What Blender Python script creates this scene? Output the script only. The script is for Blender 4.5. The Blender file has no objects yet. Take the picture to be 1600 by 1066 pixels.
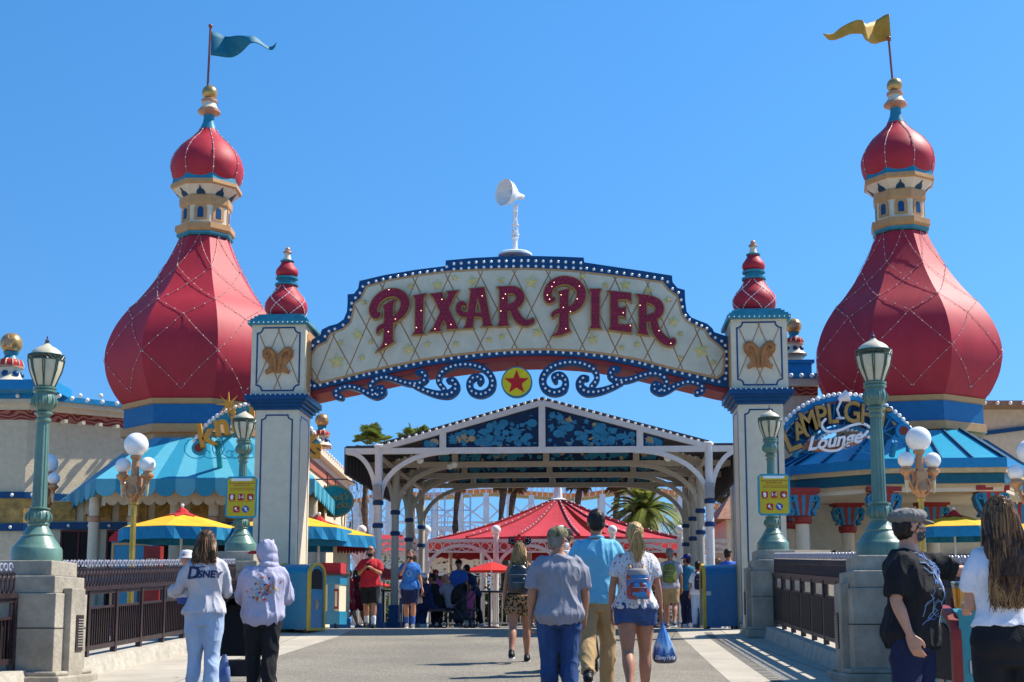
import bpy, math, random
from mathutils import Vector, Matrix, geometry, noise
from mathutils.bvhtree import BVHTree
R = math.radians
random.seed(7)
S = bpy.context.scene
COL = S.collection
# ------------------------------------------------------------------ camera
F, CX, CY, CH = 2100.0, 800.0, 681.0, 0.10     # the eye is level with the plaza; the bridge climbs towards it
PITCH = math.atan(294/2100); cam_shift = (681-533)/1600
cam = bpy.data.cameras.new('camera'); camo = bpy.data.objects.new('camera', cam); COL.objects.link(camo)
cam.sensor_width = 36; cam.lens = 36*F/1600; cam.clip_end = 3000; cam.clip_start = .1
cam.shift_y = cam_shift; camo.location = (0, 0, CH); camo.rotation_euler = (R(90)+PITCH, 0, 0)
S.camera = camo
# ------------------------------------------------------------------ world and sun
SUN_EL, SUN_AZ = R(52), R(18)          # azimuth measured from +X towards +Y
w = bpy.data.worlds.new('World'); S.world = w; w.use_nodes = True
nt = w.node_tree; nt.nodes.clear()
sky = nt.nodes.new('ShaderNodeTexSky'); sky.sky_type = 'NISHITA'; sky.sun_disc = False
sky.sun_elevation = SUN_EL; sky.sun_rotation = R(90)-SUN_AZ
sky.air_density = 1.25; sky.dust_density = 0.15; sky.ozone_density = 2.5; sky.altitude = 0
hsv = nt.nodes.new('ShaderNodeHueSaturation'); hsv.inputs['Saturation'].default_value = 1.33; hsv.inputs['Value'].default_value = 1.0
bg = nt.nodes.new('ShaderNodeBackground'); bg.inputs[1].default_value = 0.124
wo = nt.nodes.new('ShaderNodeOutputWorld')
tcw = nt.nodes.new('ShaderNodeTexCoord'); va = nt.nodes.new('ShaderNodeVectorMath'); va.operation = 'ADD'; va.inputs[1].default_value = (0, 0, .28)   # the clear band near the horizon is as blue as the sky above it
vn = nt.nodes.new('ShaderNodeVectorMath'); vn.operation = 'NORMALIZE'
nt.links.new(tcw.outputs['Generated'], va.inputs[0]); nt.links.new(va.outputs[0], vn.inputs[0]); nt.links.new(vn.outputs[0], sky.inputs['Vector'])
nt.links.new(sky.outputs[0], hsv.inputs['Color']); nt.links.new(hsv.outputs[0], bg.inputs[0]); nt.links.new(bg.outputs[0], wo.inputs[0])
sl = bpy.data.lights.new('sun', 'SUN'); sl.energy = 4.6; sl.angle = R(.53); sl.color = (1, .93, .82)
so = bpy.data.objects.new('sun', sl); COL.objects.link(so)
SD = Vector((math.cos(SUN_EL)*math.cos(SUN_AZ), math.cos(SUN_EL)*math.sin(SUN_AZ), math.sin(SUN_EL)))
so.rotation_euler = SD.to_track_quat('Z', 'Y').to_euler(); so.location = (20, 0, 30)
S.view_settings.view_transform = 'Standard'; S.view_settings.look = 'None'
S.view_settings.exposure = 0.80; S.view_settings.gamma = 1
# ------------------------------------------------------------------ picture <-> place
cp, sp = math.cos(PITCH), math.sin(PITCH)
def ray(px, py):
    x = (px-CX)/F; y = (CY-py)/F
    return Vector((x, cp-sp*y, sp+cp*y))
def at(px, py, Y):
    d = ray(px, py); t = Y/d.y
    return Vector((d.x*t, Y, CH+d.z*t))
def mpp(py, Y): return Y/ray(800, py).y/F
TH = math.atan(.06); ct, st = math.cos(TH), math.sin(TH)
PROFILE = [(-60, -3.4), (0, -1.15), (7, -.88), (13, -.66), (18, -.42), (23.7, -.13), (25.2, 0), (60, 0), (1300, 0)]   # height of the ground along the bridge's axis
def gz(v):
    for (a, h0), (b, h1) in zip(PROFILE, PROFILE[1:]):
        if v <= b: return h0+(h1-h0)*max(0, (v-a))/(b-a)
    return 0
def gw(x, y): return gz(x*st+y*ct)
def uv2w(u, v, z=0): return Vector((u*ct+v*st, -u*st+v*ct, z))
def bl(px, py, v):                      # point of plane v = const of the bridge's own frame
    d = ray(px, py); t = v/(d.x*st+d.y*ct)
    return Vector(((d.x*ct-d.y*st)*t, v, CH+d.z*t))
# ------------------------------------------------------------------ materials
def lin(c):
    if isinstance(c, str):
        c = tuple(int(c[i:i+2], 16)/255 for i in (0, 2, 4))
        return tuple(x/12.92 if x <= .04045 else ((x+.055)/1.055)**2.4 for x in c)
    return c
_M = {}
def mat(name, col, rough=.5, metal=0, var=.10, scale=6, bump=0, bscale=40, coat=0, emit=0, col2=None, sub=0, trans=0, stretch=(1, 1, 1), spots=None):
    if name in _M: return _M[name]
    m = bpy.data.materials.new(name); m.use_nodes = True; n = m.node_tree.nodes; l = m.node_tree.links
    b = n['Principled BSDF']; c = lin(col)
    tc = n.new('ShaderNodeTexCoord'); mp = n.new('ShaderNodeMapping'); mp.inputs['Scale'].default_value = stretch
    l.new(tc.outputs['Object'], mp.inputs[0])
    nz = n.new('ShaderNodeTexNoise'); nz.inputs['Scale'].default_value = scale; nz.inputs['Detail'].default_value = 6; nz.inputs['Roughness'].default_value = .65
    l.new(mp.outputs[0], nz.inputs['Vector'])
    cr = n.new('ShaderNodeValToRGB'); e = cr.color_ramp.elements
    a = lin(col2) if col2 else tuple(max(0, x*(1-var*1.6)) for x in c)
    z = c if col2 else tuple(min(1, x*(1+var)) for x in c)
    e[0].position = .32; e[1].position = .68; e[0].color = (*a, 1); e[1].color = (*z, 1)
    l.new(nz.outputs['Fac'], cr.inputs[0]); out = cr.outputs[0]
    if spots:                           # (colour, scale, threshold)
        n2 = n.new('ShaderNodeTexNoise'); n2.inputs['Scale'].default_value = spots[1]; n2.inputs['Detail'].default_value = 3
        l.new(tc.outputs['Object'], n2.inputs['Vector'])
        c2 = n.new('ShaderNodeValToRGB'); c2.color_ramp.elements[0].position = spots[2]; c2.color_ramp.elements[1].position = spots[2]+.03
        l.new(n2.outputs['Fac'], c2.inputs[0])
        mx = n.new('ShaderNodeMixRGB'); l.new(c2.outputs[0], mx.inputs[0]); l.new(out, mx.inputs[1]); mx.inputs[2].default_value = (*lin(spots[0]), 1); out = mx.outputs[0]
    l.new(out, b.inputs['Base Color'])
    b.inputs['Specular IOR Level'].default_value = .5 if (coat or metal) else .28
    b.inputs['Roughness'].default_value = rough; b.inputs['Metallic'].default_value = metal
    b.inputs['Coat Weight'].default_value = coat; b.inputs['Coat Roughness'].default_value = .15
    if sub: b.inputs['Subsurface Weight'].default_value = sub; b.inputs['Subsurface Radius'].default_value = (.02, .008, .004)
    if trans: b.inputs['Transmission Weight'].default_value = trans
    if emit: b.inputs['Emission Color'].default_value = (*c, 1); b.inputs['Emission Strength'].default_value = emit
    if bump:
        n3 = n.new('ShaderNodeTexNoise'); n3.inputs['Scale'].default_value = bscale; n3.inputs['Detail'].default_value = 4
        l.new(mp.outputs[0], n3.inputs['Vector'])
        bp = n.new('ShaderNodeBump'); bp.inputs['Strength'].default_value = min(1, bump); bp.inputs['Distance'].default_value = .02
        l.new(n3.outputs['Fac'], bp.inputs['Height']); l.new(bp.outputs[0], b.inputs['Normal'])
    _M[name] = m; return m
def cloth(name, col, **k):
    k.setdefault('rough', .85); k.setdefault('bump', .25); k.setdefault('bscale', 120); k.setdefault('var', .07)
    return mat(name, col, **k)
# ------------------------------------------------------------------ mesh builder
class MB:
    def __init__(s): s.bl = []; s.v = []; s.f = []; s.mi = []; s.m = Matrix.Identity(4); s.cur = 0
    def add(s, vs, fs):
        o = len(s.v); s.v += [s.m @ Vector(p) for p in vs]; s.f += [tuple(i+o for i in f) for f in fs]; s.mi += [s.cur]*len(fs); return s
    def box(s, c, d, rz=0, taper=1):
        c = Vector(c); x, y, z = d[0]/2, d[1]/2, d[2]/2; q = Matrix.Rotation(rz, 3, 'Z')
        vs = [c+q @ Vector((a*x*(taper if e > 0 else 1), b*y*(taper if e > 0 else 1), e*z)) for e in (-1, 1) for a, b in ((-1, -1), (1, -1), (1, 1), (-1, 1))]
        return s.add(vs, [(0, 3, 2, 1), (4, 5, 6, 7), (0, 1, 5, 4), (1, 2, 6, 5), (2, 3, 7, 6), (3, 0, 4, 7)])
    def bar(s, p, q, w, h=None):        # rectangular bar between two points
        p, q = Vector(p), Vector(q); h = h or w; d = (q-p).normalized()
        a = d.cross(Vector((0, 0, 1)));  a = Vector((1, 0, 0)) if a.length < 1e-3 else a.normalized()
        b = a.cross(d).normalized(); vs = [e+a*i*w/2+b*j*h/2 for e in (p, q) for i, j in ((-1, -1), (1, -1), (1, 1), (-1, 1))]
        return s.add(vs, [(0, 3, 2, 1), (4, 5, 6, 7), (0, 1, 5, 4), (1, 2, 6, 5), (2, 3, 7, 6), (3, 0, 4, 7)])
    def tube(s, pts, r, n=8, closed=False, cap=True):
        pts = [Vector(p) for p in pts]; N = len(pts); rs = r if isinstance(r, (list, tuple)) else [r]*N
        vs = []; fs = []; up = None
        for i, p in enumerate(pts):
            a = pts[(i-1) % N] if (closed or i > 0) else p; b = pts[(i+1) % N] if (closed or i < N-1) else p
            d = (b-a); d = d.normalized() if d.length > 1e-9 else Vector((0, 0, 1))
            if up is None: up = Vector((0, 0, 1)) if abs(d.z) < .9 else Vector((0, 1, 0))
            x = d.cross(up)
            if x.length < 1e-4: x = d.orthogonal()
            x.normalize(); up = x.cross(d).normalized()
            vs += [p+(x*math.cos(t)+up*math.sin(t))*rs[i] for t in (2*math.pi*k/n for k in range(n))]
        M = N if closed else N-1
        for i in range(M):
            for k in range(n):
                j = (i+1) % N; fs.append((i*n+k, i*n+(k+1) % n, j*n+(k+1) % n, j*n+k))
        if cap and not closed: fs += [tuple(range(n))[::-1], tuple((N-1)*n+k for k in range(n))]
        return s.add(vs, fs)
    def lathe(s, prof, c=(0, 0, 0), n=24, ph=0, cap=True, lean=None):
        c = Vector(c); vs = []; fs = []
        for r, z in prof:
            vs += [c+Vector((r*math.cos(ph+2*math.pi*k/n), r*math.sin(ph+2*math.pi*k/n), z)) for k in range(n)]
        for i in range(len(prof)-1):
            for k in range(n): fs.append((i*n+k, i*n+(k+1) % n, (i+1)*n+(k+1) % n, (i+1)*n+k))
        if cap: fs += [tuple(range(n))[::-1], tuple((len(prof)-1)*n+k for k in range(n))]
        return s.add(vs, fs)
    def ball(s, c, r, n=14, m=8, sc=(1, 1, 1), q=None):
        c = Vector(c); vs = []; fs = []; s.bl.append((s.m @ c, r, len(s.v), len(s.f)))
        for i in range(m+1):
            a = math.pi*i/m
            for k in range(n):
                p = Vector((math.sin(a)*math.cos(2*math.pi*k/n)*r*sc[0], math.sin(a)*math.sin(2*math.pi*k/n)*r*sc[1], -math.cos(a)*r*sc[2]))
                vs.append(c+(q @ p if q else p))
        for i in range(m):
            for k in range(n):
                fs.append((i*n+k, i*n+(k+1) % n, (i+1)*n+(k+1) % n, (i+1)*n+k))
        return s.add(vs, fs)
    def prism(s, poly, M, t):           # poly in local xz of 4x4 M, thickness along +y from y=0 to t
        n = len(poly)
        ar = sum(poly[i][0]*poly[(i+1) % n][1]-poly[(i+1) % n][0]*poly[i][1] for i in range(n))
        if ar < 0: poly = poly[::-1]
        vs = [M @ Vector((a, 0, b)) for a, b in poly]+[M @ Vector((a, t, b)) for a, b in poly]
        tri = geometry.tessellate_polygon([[Vector((a, b, 0)) for a, b in poly]])
        fs = []
        for tr in tri:
            a, b, c = [Vector(poly[i]) for i in tr]
            cr = (b-a).cross(c-a) if hasattr((b-a), 'cross') else 0
            tr = tuple(tr) if cr > 0 else tuple(tr)[::-1]
            fs.append(tr); fs.append(tuple(i+n for i in tr[::-1]))
        for i in range(n):
            j = (i+1) % n; fs.append((j, i, i+n, j+n))
        return s.add(vs, fs)
    def loft(s, rings, n=16):           # rings: (centre, rx, ry) horizontal ellipses or (c, rx, ry, Matrix3)
        vs = []; fs = []
        for rg in rings:
            c = Vector(rg[0]); q = rg[3] if len(rg) > 3 else None
            for k in range(n):
                t = 2*math.pi*k/n; p = Vector((rg[1]*math.cos(t), rg[2]*math.sin(t), 0)); vs.append(c+(q @ p if q else p))
        for i in range(len(rings)-1):
            for k in range(n): fs.append((i*n+k, i*n+(k+1) % n, (i+1)*n+(k+1) % n, (i+1)*n+k))
        fs += [tuple(range(n))[::-1], tuple((len(rings)-1)*n+k for k in range(n))]
        return s.add(vs, fs)
    def rib(s, st, M, t, grow=0, eps=.0004):   # stroke of varying width with round ends, its front rising a hair along the way
        N = len(st); vs = []; fs = []
        def cap(i, j):
            x, y, wd = st[i]; a0 = math.atan2(y-st[j][1], x-st[j][0]); h = wd/2+grow; o = len(vs); v = -eps*i
            ring = [(x+h*math.cos(a0+u), y+h*math.sin(a0+u)) for u in [R(-90+180*k/8) for k in range(9)]]
            vs.extend([(a, v, c) for a, c in ring]+[(a, t, c) for a, c in ring]); fs.append(tuple(o+k for k in range(9))); fs.append(tuple(o+9+k for k in range(9))[::-1])
            for k in range(8): fs.append((o+k+1, o+k, o+9+k, o+10+k))
        for i, (x, y, wd) in enumerate(st):
            a = st[max(0, i-1)]; b = st[min(N-1, i+1)]; dx, dy = b[0]-a[0], b[1]-a[1]; l = math.hypot(dx, dy) or 1
            nx, ny = -dy/l, dx/l; h = wd/2+grow; v = -eps*i
            vs += [(x+nx*h, v, y+ny*h), (x-nx*h, v, y-ny*h), (x+nx*h, t, y+ny*h), (x-nx*h, t, y-ny*h)]
        for i in range(N-1):
            o = 4*i; q = o+4; fs += [(o, o+1, q+1, q), (o+2, q+2, q+3, o+3), (o, q, q+2, o+2), (o+1, o+3, q+3, q+1)]
        cap(N-1, N-2); cap(0, 1)
        return s.add([M @ Vector(p) for p in vs], fs)
    def build(s, name, mats, parent=None, smooth=False, bevel=0, loc=None, ang=35):
        if name.endswith('bulbs') and parent is not None and s.bl and len(s.bl)*2 > 0 and s.v:   # every bulb its own piece, past 100 the rest in one
            nv = s.bl[1][2]-s.bl[0][2] if len(s.bl) > 1 else len(s.v); inv = root_m(parent).inverted(); r0 = s.bl[0][1]; c0 = s.bl[0][0]
            if all(abs(x[1]-r0) < 1e-6 for x in s.bl) and len(s.v) == nv*len(s.bl):
                nf = len(s.f)//len(s.bl); t = MB(); t.v = [p-c0 for p in s.v[:nv]]; t.f = s.f[:nf]; t.mi = [0]*nf; o0 = t.build('bulb', mats, None, smooth=True); me = o0.data; bpy.data.objects.remove(o0)
                for c, r, i, j in s.bl[:100]: o = bpy.data.objects.new(name[:-1], me); COL.objects.link(o); o.parent = parent; o.location = inv @ c
                if len(s.bl) <= 100: return None
                q = MB(); q.v = s.v[100*nv:]; q.f = [tuple(k-100*nv for k in f) for f in s.f[100*nf:]]; q.mi = [0]*len(q.f)
                o = q.build('more_lights', mats, parent, smooth=True); o.name = name; return tag(o, kind='stuff')
        me = bpy.data.meshes.new(name)
        inv = None
        if parent is not None: inv = root_m(parent).inverted()
        elif loc is not None: inv = Matrix.Translation(Vector(loc)).inverted()
        vs = [inv @ p for p in s.v] if inv else s.v
        me.from_pydata([tuple(p) for p in vs], [], s.f)
        ml = mats if isinstance(mats, (list, tuple)) else [mats]
        for m in ml: me.materials.append(m)
        if len(ml) > 1: me.polygons.foreach_set('material_index', s.mi)
        if smooth:
            me.shade_smooth(); me.set_sharp_from_angle(angle=R(ang))
        o = bpy.data.objects.new(name, me); COL.objects.link(o)
        if parent is not None: o.parent = parent
        elif loc is not None: o.location = loc
        if bevel:
            b = o.modifiers.new('bevel', 'BEVEL'); b.width = bevel; b.segments = 2; b.limit_method = 'ANGLE'; b.angle_limit = R(40)
        return o
def root_m(o):
    while o.parent is not None: o = o.parent
    return Matrix.Translation(o.location) @ o.rotation_euler.to_matrix().to_4x4()
def tag(o, label=None, cat=None, group=None, kind=None):
    if label: o['label'] = label
    if cat: o['category'] = cat
    if group: o['group'] = group
    if kind and o is not None: o['kind'] = kind
    return o
def thing(name, label, cat, loc=(0, 0, 0), rz=0, group=None):
    o = bpy.data.objects.new(name, None); COL.objects.link(o); o.location = loc; o.rotation_euler = (0, 0, rz)
    o.empty_display_size = .2
    return tag(o, label, cat, group)
KIDS = {}
def dup(root, loc, rz=0, label=None, group=None):
    kids = {}
    for o in COL.objects:
        if o.parent is not None: kids.setdefault(o.parent.name, []).append(o)
    def cp_(o, par):
        c = o.copy(); COL.objects.link(c)
        if par is not None: c.parent = par
        for ch in kids.get(o.name, []): cp_(ch, c)
        return c
    r = cp_(root, None); r.location = loc; r.rotation_euler = (0, 0, rz)
    if label: r['label'] = label
    if group: r['group'] = group
    return r
def star(r, r2=None, n=5, rot=0, cx=0, cy=0):
    r2 = r2 or r*.42
    return [(cx+(r if i % 2 == 0 else r2)*math.sin(rot+math.pi*i/n), cy+(r if i % 2 == 0 else r2)*math.cos(rot+math.pi*i/n)) for i in range(2*n)]
def crom(pts, k=6, closed=False):       # Catmull-Rom through any-dimensional tuples
    out = []; N = len(pts); g = (lambda i: pts[i % N]) if closed else (lambda i: pts[max(0, min(N-1, i))])
    for i in range(N if closed else N-1):
        p0, p1, p2, p3 = g(i-1), g(i), g(i+1), g(i+2)
        for j in range(k):
            t = j/k
            out.append(tuple(.5*(2*b+(c-a)*t+(2*a-5*b+4*c-d)*t*t+(3*b-a-3*c+d)*t**3) for a, b, c, d in zip(p0, p1, p2, p3)))
    if not closed: out.append(tuple(pts[-1]))
    return out
def ribbon(st, grow=0, endcap=True):    # st: list of (x, y, width) -> polygon with round ends
    L = []; Rr = []; N = len(st)
    for i, (x, y, wd) in enumerate(st):
        a = st[max(0, i-1)]; b = st[min(N-1, i+1)]; dx, dy = b[0]-a[0], b[1]-a[1]; l = math.hypot(dx, dy) or 1
        nx, ny = -dy/l, dx/l; h = wd/2+grow
        L.append((x+nx*h, y+ny*h)); Rr.append((x-nx*h, y-ny*h))
    def cap(i, j):
        x, y, wd = st[i]; dx, dy = x-st[j][0], y-st[j][1]; a0 = math.atan2(dy, dx); h = wd/2+grow
        return [(x+h*math.cos(a0+t), y+h*math.sin(a0+t)) for t in (R(50), 0, -R(50))]
    if endcap: return L+cap(N-1, N-2)+Rr[::-1]+cap(0, 1)
    return L+Rr[::-1]
def evaluated(o):                       # evaluate one helper object in a scratch scene, then return its mesh
    sc = bpy.data.scenes.new('scratch'); sc.collection.objects.link(o); vl = sc.view_layers[0]; vl.update(); me = bpy.data.meshes.new_from_object(o.evaluated_get(vl.depsgraph)); bpy.data.scenes.remove(sc)
    return me
def text_mesh(txt, size, ext=0, font_shear=0, bevel=0):
    cu = bpy.data.curves.new('t', 'FONT'); cu.body = txt; cu.size = size; cu.extrude = ext; cu.align_x = 'CENTER'; cu.align_y = 'CENTER'; cu.shear = font_shear; cu.offset = bevel; cu.resolution_u = 3
    o = bpy.data.objects.new('t', cu); me = evaluated(o)
    vs = [v.co.copy() for v in me.vertices]; fs = [tuple(p.vertices) for p in me.polygons]
    bpy.data.objects.remove(o); bpy.data.curves.remove(cu); bpy.data.meshes.remove(me)
    return vs, fs
def put_text(mb, txt, size, M, ext=.01, shear=0, bold=0):   # text in local x/z of M, its face towards -y
    vs, fs = text_mesh(txt, size, ext, shear, bold)
    mb.add([M @ Vector((p.x, -p.z, p.y)) for p in vs], fs)
BROT = Matrix.Rotation(-TH, 4, 'Z')
def BM(): m = MB(); m.m = BROT.copy(); return m     # builder in bridge coordinates (u, v, z)
# ------------------------------------------------------------------ palette
M_ = {}
CREAM = mat('cream paint', (.68, .58, .42), .45, var=.05)
CREAM2 = mat('grey cream stucco', (.66, .55, .38), .8, var=.07, bump=.5, bscale=25)
def leafy(m, k=.45):                    # sunlight also glows through thin leaves
    n = m.node_tree.nodes; l = m.node_tree.links; b = n['Principled BSDF']; t = n.new('ShaderNodeBsdfTranslucent'); src = b.inputs['Base Color'].links[0].from_socket
    l.new(src, t.inputs['Color']); mx = n.new('ShaderNodeMixShader'); mx.inputs[0].default_value = k; l.new(b.outputs[0], mx.inputs[1]); l.new(t.outputs[0], mx.inputs[2]); l.new(mx.outputs[0], n['Material Output'].inputs['Surface']); return m
WHITE = mat('white paint', (.8, .8, .8), .4, var=.04)
BLUE = mat('royal blue paint', (.006, .058, .165), .35, var=.1)
BLUE2 = mat('bright blue paint', (.012, .22, .47), .4, var=.08)
TEAL = mat('teal blue paint', (.02, .20, .30), .4, var=.08)
RED = mat('dome red paint', (.42, .022, .036), .55, var=.09, scale=2.5, bump=.12, bscale=6, stretch=(1, 1, .25))
REDP = mat('red trim paint', (.26, .028, .024), .4)
GOLD = mat('tan gold paint', (.50, .27, .11), .45, var=.08)
GOLDM = mat('gilded metal', (.50, .31, .11), .3, metal=.6, var=.15, scale=9)
BRONZE = mat('copper pink paint', (.50, .26, .15), .4, metal=.25)
BULB = mat('white bulb', (.85, .84, .8), .2, var=.02, coat=.5)
GREEN = mat('verdigris green enamel', (.11, .205, .15), .36, var=.22, scale=5, coat=.4, stretch=(1, 1, .35))
STONE = mat('weathered cast stone', (.36, .32, .25), .85, var=.2, scale=2.5, bump=.6, bscale=18, spots=((.10, .10, .10), 1.8, .66))
IRON = mat('dark bronze iron', (.045, .028, .030), .35, metal=.3, var=.2)
BLACK = mat('flat black', (.008, .008, .008), .7)
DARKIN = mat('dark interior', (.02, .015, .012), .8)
# ------------------------------------------------------------------ ground
def sheet(mb, u0, u1, v0, v1, z):
    vs_ = sorted({v0, v1} | {a for a, h in PROFILE if v0 < a < v1}); n = len(vs_)
    mb.add([uv2w(u, v, gz(v)+z) for v in vs_ for u in (u0, u1)], [(2*i, 2*i+1, 2*i+3, 2*i+2) for i in range(n-1)])
g = MB(); sheet(g, -700, 700, -60, 1300, 0)
PLAZA = mat('plaza concrete', (.36, .33, .28), .9, var=.12, scale=1.2, bump=.3)
tag(g.build('ground', PLAZA), kind='structure')
def concrete_mat():
    m = mat('broomed concrete', (.43, .385, .31), .9, var=.10, scale=1.5, bump=.35, bscale=90, spots=((.20, .175, .14), 7, .70))
    n = m.node_tree.nodes; l = m.node_tree.links; b = n['Principled BSDF']
    src = b.inputs['Base Color'].links[0].from_socket
    tc = n.new('ShaderNodeTexCoord'); br = n.new('ShaderNodeTexBrick'); br.inputs['Scale'].default_value = 1
    br.offset = 0; br.inputs['Brick Width'].default_value = 1.9; br.inputs['Row Height'].default_value = 1.55; br.inputs['Mortar Size'].default_value = .009
    br.inputs['Color1'].default_value = (1, 1, 1, 1); br.inputs['Color2'].default_value = (.92, .92, .92, 1); br.inputs['Mortar'].default_value = (.35, .33, .3, 1)
    l.new(tc.outputs['Object'], br.inputs['Vector']); mx = n.new('ShaderNodeMixRGB'); mx.blend_type = 'MULTIPLY'; mx.inputs[0].default_value = 1
    l.new(src, mx.inputs[1]); l.new(br.outputs['Color'], mx.inputs[2]); l.new(mx.outputs[0], b.inputs['Base Color'])
    return m
CONC = concrete_mat()
ASPH = mat('grey exposed aggregate', (.25, .225, .18), .9, var=.35, scale=38, bump=.8, bscale=110, spots=((.42, .38, .31), 60, .58))
def flat(name, u0, u1, v0, v1, z, m):
    b = MB(); sheet(b, u0, u1, v0, v1, z); return tag(b.build(name, m), kind='structure')
n = ASPH.node_tree.nodes; l = ASPH.node_tree.links; b_ = n['Principled BSDF']; src = b_.inputs['Base Color'].links[0].from_socket   # worn patches and hairline cracks
tc = n.new('ShaderNodeTexCoord'); nz = n.new('ShaderNodeTexNoise'); nz.inputs['Scale'].default_value = .55; nz.inputs['Detail'].default_value = 5; l.new(tc.outputs['Object'], nz.inputs['Vector'])
cr = n.new('ShaderNodeValToRGB'); cr.color_ramp.elements[0].position = .35; cr.color_ramp.elements[1].position = .65; cr.color_ramp.elements[0].color = (.78, .78, .78, 1); cr.color_ramp.elements[1].color = (1.08, 1.07, 1.04, 1); l.new(nz.outputs['Fac'], cr.inputs[0])
vo = n.new('ShaderNodeTexVoronoi'); vo.feature = 'DISTANCE_TO_EDGE'; vo.inputs['Scale'].default_value = .32; l.new(tc.outputs['Object'], vo.inputs['Vector']); c2 = n.new('ShaderNodeValToRGB'); c2.color_ramp.elements[0].position = .0; c2.color_ramp.elements[0].color = (.5, .5, .5, 1); c2.color_ramp.elements[1].position = .004; l.new(vo.outputs['Distance'], c2.inputs[0])
m1 = n.new('ShaderNodeMixRGB'); m1.blend_type = 'MULTIPLY'; m1.inputs[0].default_value = 1; l.new(src, m1.inputs[1]); l.new(cr.outputs[0], m1.inputs[2]); m2 = n.new('ShaderNodeMixRGB'); m2.blend_type = 'MULTIPLY'; m2.inputs[0].default_value = 1; l.new(m1.outputs[0], m2.inputs[1]); l.new(c2.outputs[0], m2.inputs[2]); l.new(m2.outputs[0], b_.inputs['Base Color'])
flat('road', -4.5, 1.52, -6, 25.9, .004, ASPH)
flat('left_pavement', -7.2, -4.5, -6, 25.9, .006, CONC)
flat('right_pavement', 1.52, 4.2, -6, 25.9, .006, CONC)
flat('cross_pavement', -12, 9, 25.9, 29.2, .008, CONC)
# thin edge strip and the worn drain groove on the right pavement
g = MB(); 
for k in range(60):
    v = 12+k*.21; sheet(g, 1.98, 2.12, v, v+.13, .012)
o = g.build('drain_grooves', mat('worn groove grey', (.25, .23, .2), .9)); tag(o, kind='structure')
# ================================================================== GATEWAY ARCH
def offset_poly(p, d):
    n = len(p); ar = sum(p[i][0]*p[(i+1) % n][1]-p[(i+1) % n][0]*p[i][1] for i in range(n)); sg = 1 if ar > 0 else -1
    out = []
    for i in range(n):
        a, b, c = p[i-1], p[i], p[(i+1) % n]
        e1 = Vector((b[0]-a[0], b[1]-a[1])); e2 = Vector((c[0]-b[0], c[1]-b[1]))
        if e1.length < 1e-7 or e2.length < 1e-7: out.append(b); continue
        e1.normalize(); e2.normalize(); n1 = Vector((e1.y, -e1.x))*sg; n2 = Vector((e2.y, -e2.x))*sg
        m = (n1+n2); m = m.normalized() if m.length > 1e-3 else n1
        k = min(1.6, 1/max(.35, m.dot(n1))); out.append((b[0]+m.x*d*k, b[1]+m.y*d*k))
    return out
def strip(mb, pts, wd, M, t, closed=True):
    n = len(pts); L = []; Rr = []
    for i in range(n):
        a = pts[(i-1) % n] if (closed or i) else pts[i]; c = pts[(i+1) % n] if (closed or i < n-1) else pts[i]; b = pts[i]
        e1 = Vector((b[0]-a[0], b[1]-a[1])); e2 = Vector((c[0]-b[0], c[1]-b[1]))
        if e1.length < 1e-7: e1 = e2
        if e2.length < 1e-7: e2 = e1
        e1 = e1.normalized(); e2 = e2.normalized(); m = Vector((e1.y+e2.y, -e1.x-e2.x))
        m = m.normalized() if m.length > 1e-3 else Vector((e1.y, -e1.x)); k = min(1.8, 1/max(.4, m.dot(Vector((e1.y, -e1.x)))))*wd/2
        L.append((b[0]+m.x*k, b[1]+m.y*k)); Rr.append((b[0]-m.x*k, b[1]-m.y*k))
    vs = []
    for (a, b) in zip(L, Rr): vs += [M @ Vector((a[0], 0, a[1])), M @ Vector((b[0], 0, b[1])), M @ Vector((a[0], t, a[1])), M @ Vector((b[0], t, b[1]))]
    fs = []
    for i in range(n if closed else n-1):
        o, q = 4*i, 4*((i+1) % n)
        fs += [(o, o+1, q+1, q), (o+2, q+2, q+3, o+3), (o, q, q+2, o+2), (o+1, o+3, q+3, q+1)]
    mb.add(vs, fs)
def clip(poly, p, q):
    ts = [0, 1]; n = len(poly)
    for i in range(n):
        a, b = poly[i], poly[(i+1) % n]; r = (q[0]-p[0], q[1]-p[1]); s_ = (b[0]-a[0], b[1]-a[1]); dn = r[0]*s_[1]-r[1]*s_[0]
        if abs(dn) < 1e-9: continue
        t = ((a[0]-p[0])*s_[1]-(a[1]-p[1])*s_[0])/dn; u = ((a[0]-p[0])*r[1]-(a[1]-p[1])*r[0])/dn
        if 0 <= u <= 1 and 0 < t < 1: ts.append(t)
    ts.sort(); out = []
    def inside(x, y):
        c = False
        for i in range(n):
            (x1, y1), (x2, y2) = poly[i], poly[(i+1) % n]
            if (y1 > y) != (y2 > y) and x < (x2-x1)*(y-y1)/(y2-y1)+x1: c = not c
        return c
    for a, b in zip(ts, ts[1:]):
        m = (a+b)/2; P = lambda t: (p[0]+(q[0]-p[0])*t, p[1]+(q[1]-p[1])*t)
        if b-a > 1e-4 and inside(*P(m)): out.append((P(a), P(b)))
    return out
def resample(pts, step, closed=True):
    P = [Vector(p) for p in pts]+([Vector(pts[0])] if closed else []); out = []; acc = 0
    for a, b in zip(P, P[1:]):
        l = (b-a).length
        while acc < l: out.append(a+(b-a)*(acc/l) if l else a); acc += step
        acc -= l
    return out
VA = 26.0
arch = thing('entrance_arch', 'wide entrance archway with cream star panel reading PIXAR PIER between two panelled pillars', 'archway', uv2w(0, VA), -TH)
def P2(pts, v, o=(0, 0), s=1.0):        # picture outline -> (u, z) in plane v
    return [tuple(bl(o[0]+x/s, o[1]+y/s, v))[::2] for x, y in pts]
def VM(v): return BROT @ Matrix.Translation((0, v, 0))
VS = 25.92                               # sign's front plane
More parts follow.
